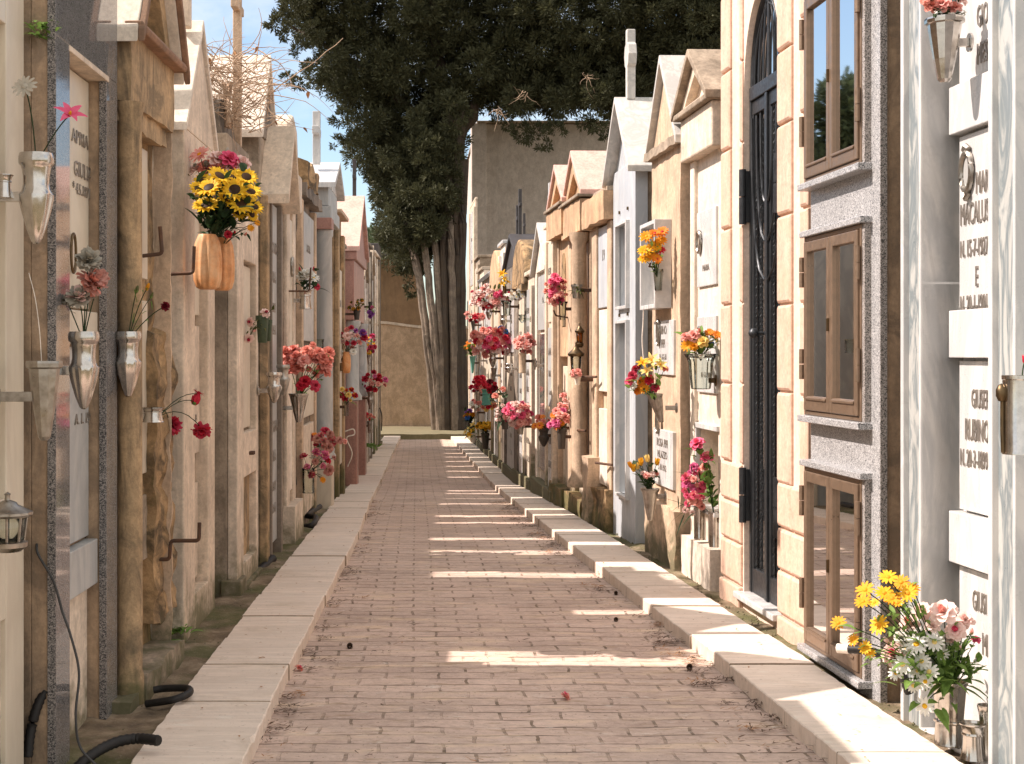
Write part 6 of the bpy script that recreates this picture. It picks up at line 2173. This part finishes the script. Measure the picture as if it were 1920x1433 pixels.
# middle right
combo('pink and salmon roses high on the orange stone tomb', 'green glass vase on an iron hook of the orange stone tomb', (1024, 520, 1062, 566), 14.3, 18, [('rose', 'pink'), ('rose', 'salmon'), ('rose', 'hot_pink')], 9, 'tumbler', (1046, 566, 1064, 600), 'clear_glass', 34, 'dark_leaf')
hook_bar('thin iron hook under the pink roses on the orange stone tomb', bend([P(1066, 596, 14.6), P(1042, 592, 14.4), P(1038, 582, 14.4)], 5, .02), .009, name='iron_hook', cat='hook')
combo('orange red leaves and blooms in the brown slotted pot', 'brown slotted clay pot hanging low by the white gabled tomb', (1004, 783, 1028, 806), 15.6, 9, [('gerbera', 'orange', 'red'), ('rose', 'salmon')], 8, 'urn', (1009, 803, 1030, 838), 'dark_pot', 14, 'olive_leaf', 6)
combo('rust orange foliage with magenta blooms in the dark bucket', 'dark bucket low on the orange stone tomb', (1032, 770, 1063, 802), 14.2, 12, [('gerbera', 'orange', 'amber'), ('rose', 'pink'), ('rose', 'magenta')], 9, 'pot', (1043, 804, 1063, 842), 'dark_pot', 20, 'olive_leaf')
combo('thin column of pink and magenta blossoms in the recess above the dark bucket', 'narrow dark tube behind the rust orange foliage', (1050, 742, 1065, 790), 14.5, 11, [('rose', 'pink'), ('rose', 'magenta'), ('rose', 'blush')], 7, 'cyl', (1054, 795, 1062, 815), 'dark_pot', 8)
lantern('pale glass hanging lantern beside the round stone column', 1080, 640, 708, 13.1, 30, 'bronze', 'clear_glass', 4)
lantern('amber glass oil lamp above the hanging lantern', 1087, 604, 652, 13.2, 18, 'bronze', 'amber_glass', 6, 'oil_lamp')
combo('pale pink blossoms in a white cup under the hanging lantern', 'white cup under the hanging lantern', (1071, 694, 1089, 708), 12.9, 7, [('rose', 'blush'), ('rose', 'pink')], 6, 'pot', (1076, 706, 1090, 722), 'white_plaster', 5)
combo('dry grey stalks in the silver bucket on the rough gabled tomb', 'silver bucket with dry stalks high on the rough gabled tomb', (1072, 535, 1092, 552), 13.2, 4, [('bud', 'dusty_white'), ('bud', 'olive_leaf')], 4, 'pot', (1070, 534, 1092, 560), 'dull_steel', 20, 'olive_leaf')
combo('single pink carnation spray in the tall vase by the round topped stone', 'tall mottled vase by the round topped stone', (969, 634, 997, 660), 17.2, 10, [('carnation', 'pink', 'blush'), ('rose', 'pink')], 10, 'cyl', (972, 662, 986, 700), 'tan_plaster', 14, 'dark_leaf')
combo('pink and mauve trailing blooms low on the rough brown tomb', 'grey trough of trailing pink and mauve blooms', (950, 757, 992, 800), 17.8, 32, [('rose', 'pink'), ('carnation', 'magenta', 'pink'), ('rose', 'blush'), ('rose', 'hot_pink')], 8, 'pot', (966, 790, 984, 815), 'dull_steel', 30, 'dark_leaf')
combo('dark green foliage with salmon roses beside the grey slate tomb', 'dark round pot of foliage beside the grey slate tomb', (926, 732, 964, 786), 19.5, 7, [('rose', 'salmon'), ('rose', 'blush')], 9, 'pot', (938, 778, 956, 805), 'dark_pot', 90, 'dark_leaf', ll=.12)
combo('white daisies and cream stalks right of the red upper cluster', 'dark glass jar of white daisies right of the red upper cluster', (948, 544, 980, 562), 19.0, 8, [('daisy', 'white', 'pale_yellow'), ('rose', 'white')], 7, 'tumbler', (940, 564, 960, 592), 'clear_glass', 10, 'olive_leaf')
combo('yellow lilies standing above the red upper cluster', 'brass tube of the yellow lilies above the red upper cluster', (938, 514, 952, 534), 19.6, 4, [('lily', 'yellow', 'amber')], 9, 'cyl', (942, 536, 949, 556), 'bronze', 8)
combo('red, crimson and blush roses massed high near the far end', 'silver vase of the massed roses high near the far end', (886, 538, 962, 576), 21.5, 48, [('rose', 'crimson'), ('rose', 'red'), ('rose', 'blush'), ('rose', 'blush'), ('rose', 'pink'), ('carnation', 'pink', 'blush'), ('rose', 'hot_pink'), ('bud', 'olive_leaf')], 8, 'urn', (910, 574, 924, 600), 'steel', 40, 'olive_leaf')
combo('pink carnations with one red below the massed upper roses', 'small vase of pink carnations below the massed upper roses', (874, 588, 902, 602), 28.0, 10, [('carnation', 'pink', 'blush'), ('rose', 'pink'), ('rose', 'red')], 7, 'cone', (882, 602, 892, 622), 'dark_pot', 20, 'dark_leaf')
combo('broad heap of pink, magenta and red blooms at mid height near the far end', 'steel urn under the broad heap of mid height blooms', (888, 620, 962, 664), 21.5, 52, [('rose', 'pink'), ('carnation', 'magenta', 'hot_pink'), ('rose', 'red'), ('rose', 'pink'), ('carnation', 'pink', 'blush'), ('rose', 'hot_pink'), ('rose', 'blush'), ('rose', 'salmon')], 9, 'urn', (916, 660, 932, 690), 'steel', 30, 'olive_leaf', 0, [(940, 616, 7, 'rose', 'blue', None), (948, 622, 6, 'rose', 'blue', None), (908, 622, 8, 'rose', 'amber', None)])
combo('bright green tuft with one orange bloom by the cypress trunk', 'pale green vase of the bright green tuft by the cypress trunk', (869, 640, 893, 660), 29.0, 4, [('gerbera', 'orange', 'amber')], 7, 'cone', (880, 668, 892, 700), 'teal_foil', 80, 'leaf', ll=.14)
combo('crimson carnations above the teal foil near the far end', 'grey jar of crimson carnations near the far end', (884, 710, 912, 734), 24.5, 13, [('carnation', 'crimson', 'red'), ('rose', 'pink'), ('rose', 'red')], 8, 'pot', (890, 734, 902, 752), 'dull_steel', 14, 'dark_leaf')
combo('few dark red blooms right of the crimson carnations', 'slim dark vase right of the crimson carnations', (915, 712, 930, 732), 21.0, 5, [('rose', 'dark_red'), ('rose', 'red')], 7, 'cyl', (918, 730, 926, 752), 'dark_pot', 22, 'dark_leaf')
combo('red and yellow blooms wrapped in teal foil', 'crumpled teal foil wrap holding red and yellow blooms', (906, 758, 926, 768), 23.5, 7, [('rose', 'red'), ('rose', 'salmon'), ('rose', 'pale_yellow')], 6, 'flare', (902, 730, 922, 760), 'teal_foil', 10, 'olive_leaf', 6)
combo('yellow pansies with dark violet ones at the end of the right kerb', 'clay pot of yellow and violet pansies at the end of the right kerb', (868, 768, 886, 786), 30.5, 7, [('rose', 'amber'), ('rose', 'purple'), ('rose', 'blue')], 6, 'pot', (876, 792, 890, 812), 'dark_pot', 60, 'dark_leaf', ll=.14)
combo('yellow daffodils low at the end of the right kerb', 'pale pot of yellow daffodils low at the end of the right kerb', (874, 796, 894, 818), 28.5, 7, [('lily', 'yellow', 'amber'), ('lily', 'pale_yellow', 'yellow')], 7, 'pot', (880, 812, 894, 830), 'white_plaster', 24, 'leaf', ll=.12)
combo('yellow blooms in dark leaves standing on the ground near the far tombs', 'tall dark pot of yellow blooms standing on the ground near the far tombs', (897, 790, 920, 806), 26.0, 9, [('gerbera', 'yellow', 'amber'), ('rose', 'yellow')], 7, 'pot', (902, 812, 918, 842), 'dark_pot', 60, 'dark_leaf', ll=.12)
combo('white and blush blossoms among silver cups on the far cream tomb', 'silver cup of white blossoms on the far cream tomb', (884, 750, 900, 768), 27.5, 8, [('rose', 'blush'), ('rose', 'white'), ('rose', 'pink')], 6, 'cone', (888, 766, 898, 786), 'steel', 14)
for x, yt, yb, Y, w, m_, lab in ((955, 682, 700, 18.8, 18, 'steel', 'dented silver cup right of the mid height heap'), (1003, 676, 694, 16.6, 9, 'steel', 'tiny silver cup on the low cream tomb'), (945, 590, 612, 19.4, 14, 'steel', 'silver flask under the white daisies'), (926, 690, 716, 21.4, 12, 'dull_steel', 'dull steel vase under the broad heap'), (979, 590, 606, 17.9, 14, 'clear_glass', 'bluish glass jar on the rough brown tomb'), (900, 660, 690, 24.0, 10, 'steel', 'slim silver flute beside the green tuft')):
    vase(lab, 'urn' if w > 12 else 'cone', x, yt, yb, Y, w, m_, 6, .05, 30, .1, (1, 0))

# ---------------------------------------------------------------- dry bush
c0 = P(430, 172, 8.9)
t = thing('dry_bush', 'tangled leafless dry bush growing on top of the stained concrete tomb', 'bush', c0)
b = MB()
lv = MB()
for i in range(250):
    a = R.uniform(0, 6.28)
    p = c0 + Vector((R.gauss(0, .13), R.gauss(0, .2), R.uniform(-.24, .2)))
    d = Vector((math.cos(a), math.sin(a) * .8, R.uniform(-.2, 1.1))).normalized()
    pts = [p]
    L = R.uniform(.025, .05) if i > 30 else R.uniform(.045, .072)
    curv = Vector((R.gauss(0, .5), R.gauss(0, .4), R.gauss(-.25, .45)))
    for j in range(9):
        pts.append(pts[-1] + d * L)
        d = (d + curv * .19 + Vector((R.gauss(0, .14), R.gauss(0, .14), R.gauss(0, .14)))).normalized()
    r0 = R.uniform(.0022, .005)
    b.tube(pts, [r0 * (1 - .075 * j) for j in range(10)], 4, 0, False)
    if i < 40 and R.random() < .35:
        leaf_blade(lv, pts[-1 - R.randrange(4)], (R.uniform(-1, 1), R.uniform(-1, 1), -.5), .035, .025)
b.build('twigs', 'twig', t, fix=False)
lv.build('dry_leaves', 'dry_leaf', t, fix=False)['kind'] = 'stuff'
st = MB()
for i in range(5):
    st.tube([c0 + Vector((R.gauss(0, .03), R.gauss(0, .05), -.22)), c0 + Vector((R.gauss(0, .06), R.gauss(0, .08), .05))], .012, 6)
    st.build('stem', 'twig', t)
    st = MB()

# ---------------------------------------------------------------- pipes, hoses, wires
def hose(label, pts, r, mat='rubber', ribs=True, name='conduit', cat='conduit', cap=None):
    q = []
    P_ = [Vector(p) for p in pts]
    P_ = [P_[0] * 2 - P_[1]] + P_ + [P_[-1] * 2 - P_[-2]]
    for i in range(1, len(P_) - 2):
        a, b_, c, d = P_[i - 1:i + 3]
        n = max(4, int((c - b_).length / (r * .55)))
        for k in range(n):
            s = k / n
            q.append(.5 * ((2 * b_) + (c - a) * s + (2 * a - 5 * b_ + 4 * c - d) * s * s + (3 * b_ - a - 3 * c + d) * s ** 3))
    q.append(P_[-2])
    rr = [r * (1 + (.10 if (i // 1) % 2 else -.06)) for i in range(len(q))] if ribs else r
    b = MB()
    t = thing(name, label, cat, q[0])
    b.tube(q, rr, 10)
    b.build('tube_body', mat, t)
    if cap:
        b = MB()
        d = (q[-1] - q[-3]).normalized()
        b.tube([q[-1] - d * .004, q[-1] + d * cap], r * 1.12, 10)
        b.build('end_tape', 'pipe_cap', t)
    return t


hose('thick black ribbed conduit curving out onto the left kerb in the foreground', [P(120, 1470, 5.0), P(160, 1425, 5.05), P(210, 1395, 5.15), P(255, 1385, 5.2), P(298, 1389, 5.15)], .019)
hose('black pipe standing in the corner between the marble and granite tombs', [P(52, 1420, 4.98), P(58, 1370, 5.0), P(72, 1320, 5.02), P(97, 1280, 5.05)], .017)
hose('loop of black hose lying in the dirt beside the left kerb', [P(275, 1320, 5.95), P(325, 1312, 5.9), P(354, 1300, 5.95), P(350, 1291, 6.05), P(310, 1291, 6.1), P(288, 1294, 6.1)], .016, ribs=False, name='hose', cat='hose')
hose('thin grey cable hanging down the polished granite tomb', [P(74, 1005, 5.07), P(70, 1035, 5.0), P(100, 1090, 4.99), P(118, 1150, 4.99), P(132, 1190, 4.98), P(148, 1260, 4.97), P(142, 1340, 4.95), P(150, 1400, 4.95), P(185, 1440, 4.9)], .0045, 'cable', False, 'cable', 'cable')
hose('black conduit with white taped end rising by the granite tomb on the right', [P(1705, 1300, 5.75), P(1690, 1262, 5.75), P(1660, 1232, 5.8), P(1625, 1220, 5.85), P(1590, 1217, 5.9)], .018, cap=.045)
hose('short black pipe stub at the foot of the framed tomb', [P(478, 1078, 9.75), P(500, 1058, 10.0), P(512, 1047, 10.1)], .03, ribs=False, name='pipe', cat='pipe')
hose('black conduit loop lying at the foot of the rough brown tomb', [P(560, 990, 12.4), P(585, 985, 12.3), P(592, 970, 12.6), P(575, 966, 12.8), P(600, 950, 13.6)], .025, ribs=False, name='hose', cat='hose')
hose('pale looped cord hanging before the pink tomb pedestal', [P(645, 810, 17.5), P(662, 805, 17.5), P(664, 815, 17.5), P(650, 822, 17.5), P(660, 850, 17.6), P(652, 875, 17.7)], .008, 'pipe_cap', False, 'cord', 'cord')
hose('thin dark wire loop at the foot of the dark slate slab', [P(712, 765, 29.9), P(716, 780, 29.8), P(715, 808, 29.8)], .012, ribs=False, name='wire', cat='wire')
hose('fine pale wire rising from the lower left vase', [P(78, 680, 4.62), P(74, 620, 4.62), P(66, 560, 4.64), P(54, 512, 4.68)], .0013, 'pipe_cap', False, 'wire', 'wire')
hose('grey wire clinging to the blue marble tomb side', [P(1216, 512, 10.6), P(1208, 530, 10.6), P(1206, 600, 10.62), P(1204, 640, 10.62), P(1208, 690, 10.62)], .004, 'pipe_cap', False, 'wire', 'wire')
for lab, pts in (('thin iron rod across the foot of the block topped tomb', [P(1117, 868, 12.3), P(1148, 872, 12.0)]), ('thin iron rod beside the round column', [P(1074, 706, 13.1), P(1118, 707, 12.6)]), ('short iron rod low on the rough gabled tomb', [P(1074, 806, 13.5), P(1098, 808, 13.2)])):
    hook_bar(lab, pts, .011)

# ---------------------------------------------------------------- litter
i = 0
for lab, px, py in (('dark round pine cone on the paving in the middle foreground', 656, 1211), ('pine cone on the sunlit strip by the right kerb', 1293, 1251), ('pine cone in the shade at the right kerb edge', 1155, 1110), ('little pine cone near the second sunlit strip', 1155, 1160)):
    Y = (H + .01) * F / (py - CY)
    Y = (H - zk(Y) + .072) * F / (py + 6 - CY)
    c = P(px, py, Y)
    r = .016 if i < 2 else .013
    c.z = zk(Y) - .072 + r * .9
    b = MB()
    n = 0
    for k in range(90):
        a = k * 2.4
        f = (k + .5) / 90
        e = math.asin(2 * f - 1)
        d = Vector((math.cos(a) * math.cos(e), math.sin(a) * math.cos(e), math.sin(e)))
        leaf_blade(b, c + d * r * .45, d + Vector((0, 0, .5)), r * .75, r * .6, 0, 0)
    tag(b.build('pine_cone', 'pine_cone', None, fix=False, origin=c), lab, 'pine cone', 'pine cones on the paving')
    i += 1
for lab, px, py, r, k in (('fallen pink cloth flower head on the paving below the first sunlit strip', 1060, 1306, .026, 'carnation'), ('fallen coral flower head lying against the left kerb', 561, 1253, .022, 'rose'), ('fallen pink flowers on the dirt past the pink tomb', 702, 834, .09, 'carnation')):
    Y = (H - .05 + .072) * F / (py + 8 - CY)
    gz_ = zk(Y) - .07
    if py < 900:
        Y = 26.5
        gz_ = zk(Y) - .03
    Y = (H - gz_ - r * .4) * F / (py - CY)
    c = P(px, py, Y)
    o = bpy.data.objects.new('fallen_flower', flower_mesh(k, 'pink' if k == 'carnation' else 'salmon', 'hot_pink', 0))
    COL.objects.link(o)
    o.location = c
    o.scale = (r, r, r * .8)
    o.rotation_euler = (.5, .3, 1)
    tag(o, lab, 'flower', 'fallen flowers')
# needles and crumbs blown against the kerbs
b = MB()
for k in range(330):
    y = 4.2 + 13 * R.random() ** 1.5
    q = R.random()
    if q < .62:
        x = kr(y) - abs(R.gauss(0, .13)) - .01
    elif q < .85:
        x = kl(y) + abs(R.gauss(0, .045)) + .008
    else:
        x = R.uniform(kl(y), kr(y))
    near = min(abs(x - kl(y)), abs(x - kr(y)))
    n = R.randrange(10, 34) if near < .2 else R.randrange(2, 9)
    if mnoise.noise(Vector((x * 2., y * 1.6, 1))) < -.12 and near < .2:
        n //= 4
    sx_, sy_ = R.uniform(.015, .05), R.uniform(.01, .03)
    col_ = 0 if R.random() < .85 else 1
    for _ in range(n):
        xx, yy = x + R.gauss(0, sx_), y + R.gauss(0, sy_)
        xx = min(max(xx, kl(yy) + .004), kr(yy) - .004)
        a = R.gauss(0, .9) if R.random() < .7 else R.uniform(0, 6.28)
        leaf_blade(b, (xx, yy, zk(yy) - .067 + R.uniform(0, .016)), (math.cos(a), math.sin(a), R.uniform(-.05, .3)), R.uniform(.010, .045), R.uniform(.002, .007), col_, 0)
struct(b.build('fallen_needles', ['pine_cone', 'dry_leaf'], None, fix=False), 'stuff')
b = MB()
for k in range(160):
    y = 4.2 + 14 * R.random() ** 1.5
    x = kl(y) - R.uniform(.02, .38) if R.random() < .4 else kr(y) + R.uniform(.02, .38)
    a = R.uniform(0, 6.28)
    leaf_blade(b, (x, y, zk(y) + .004), (math.cos(a), math.sin(a), .1), R.uniform(.01, .03), R.uniform(.004, .010), 0, 0)
struct(b.build('fallen_leaf_crumbs', ['dry_leaf'], None, fix=False), 'stuff')
b = MB()
for k in range(2600):
    y = 4.8 + 16 * R.random() ** 1.4
    if R.random() < .7:
        x = kl(y) - .4 - R.uniform(0, .32)
    else:
        x = kr(y) + .4 + R.uniform(0, .25)
    r = R.uniform(.002, .009) * (1.6 if R.random() < .06 else 1)
    c = Vector((x, y, zk(y) - .035))
    vs = [c + Vector((R.uniform(.7, 1.2) * r * q[0], R.uniform(.7, 1.2) * r * q[1], R.uniform(.7, 1.2) * r * q[2])) for q in ((1, 0, 0), (0, 1, 0), (-1, 0, 0), (0, -1, 0), (0, 0, 1), (0, 0, -1))]
    b.add(vs, [(0, 1, 4), (1, 2, 4), (2, 3, 4), (3, 0, 4), (1, 0, 5), (2, 1, 5), (3, 2, 5), (0, 3, 5)])
struct(b.build('gravel', 'concrete', None, fix=False), 'stuff')
# weeds
for n_, (lab, c, s, k) in enumerate((('small green weed at the foot of the ochre tomb', P(318, 1210, 6.9), .10, 50), ('green weed tuft at the base of the cream tomb near the ochre step', P(330, 1185, 7.3), .12, 60), ('mossy weed on the ground under the round ochre shaft', P(248, 1288, 6.15), .09, 60), ('little green plant sprouting on top of the granite tomb edge', P(80, 62, 5.02), .09, 70), ('weed growing on the striped roof corner of the gabled stone tomb', P(1142, 345, 12.9), .12, 30), ('green weeds at the foot of the far left tombs', P(692, 838, 23.0), .25, 60))):
    t = thing('weed', lab, 'plant', c, 'weeds growing along the walls')
    b = MB()
    for j in range(k):
        a = R.uniform(0, 6.28)
        q = c + Vector((R.gauss(0, s * .25), R.gauss(0, s * .25), R.uniform(-.3, .4) * s if n_ == 3 else 0))
        leaf_blade(b, q, (math.cos(a), math.sin(a), R.uniform(.2, 1.5)), s * R.uniform(.3, .8), s * .16, 0, .5)
    b.build('leaves', 'leaf', t, fix=False)
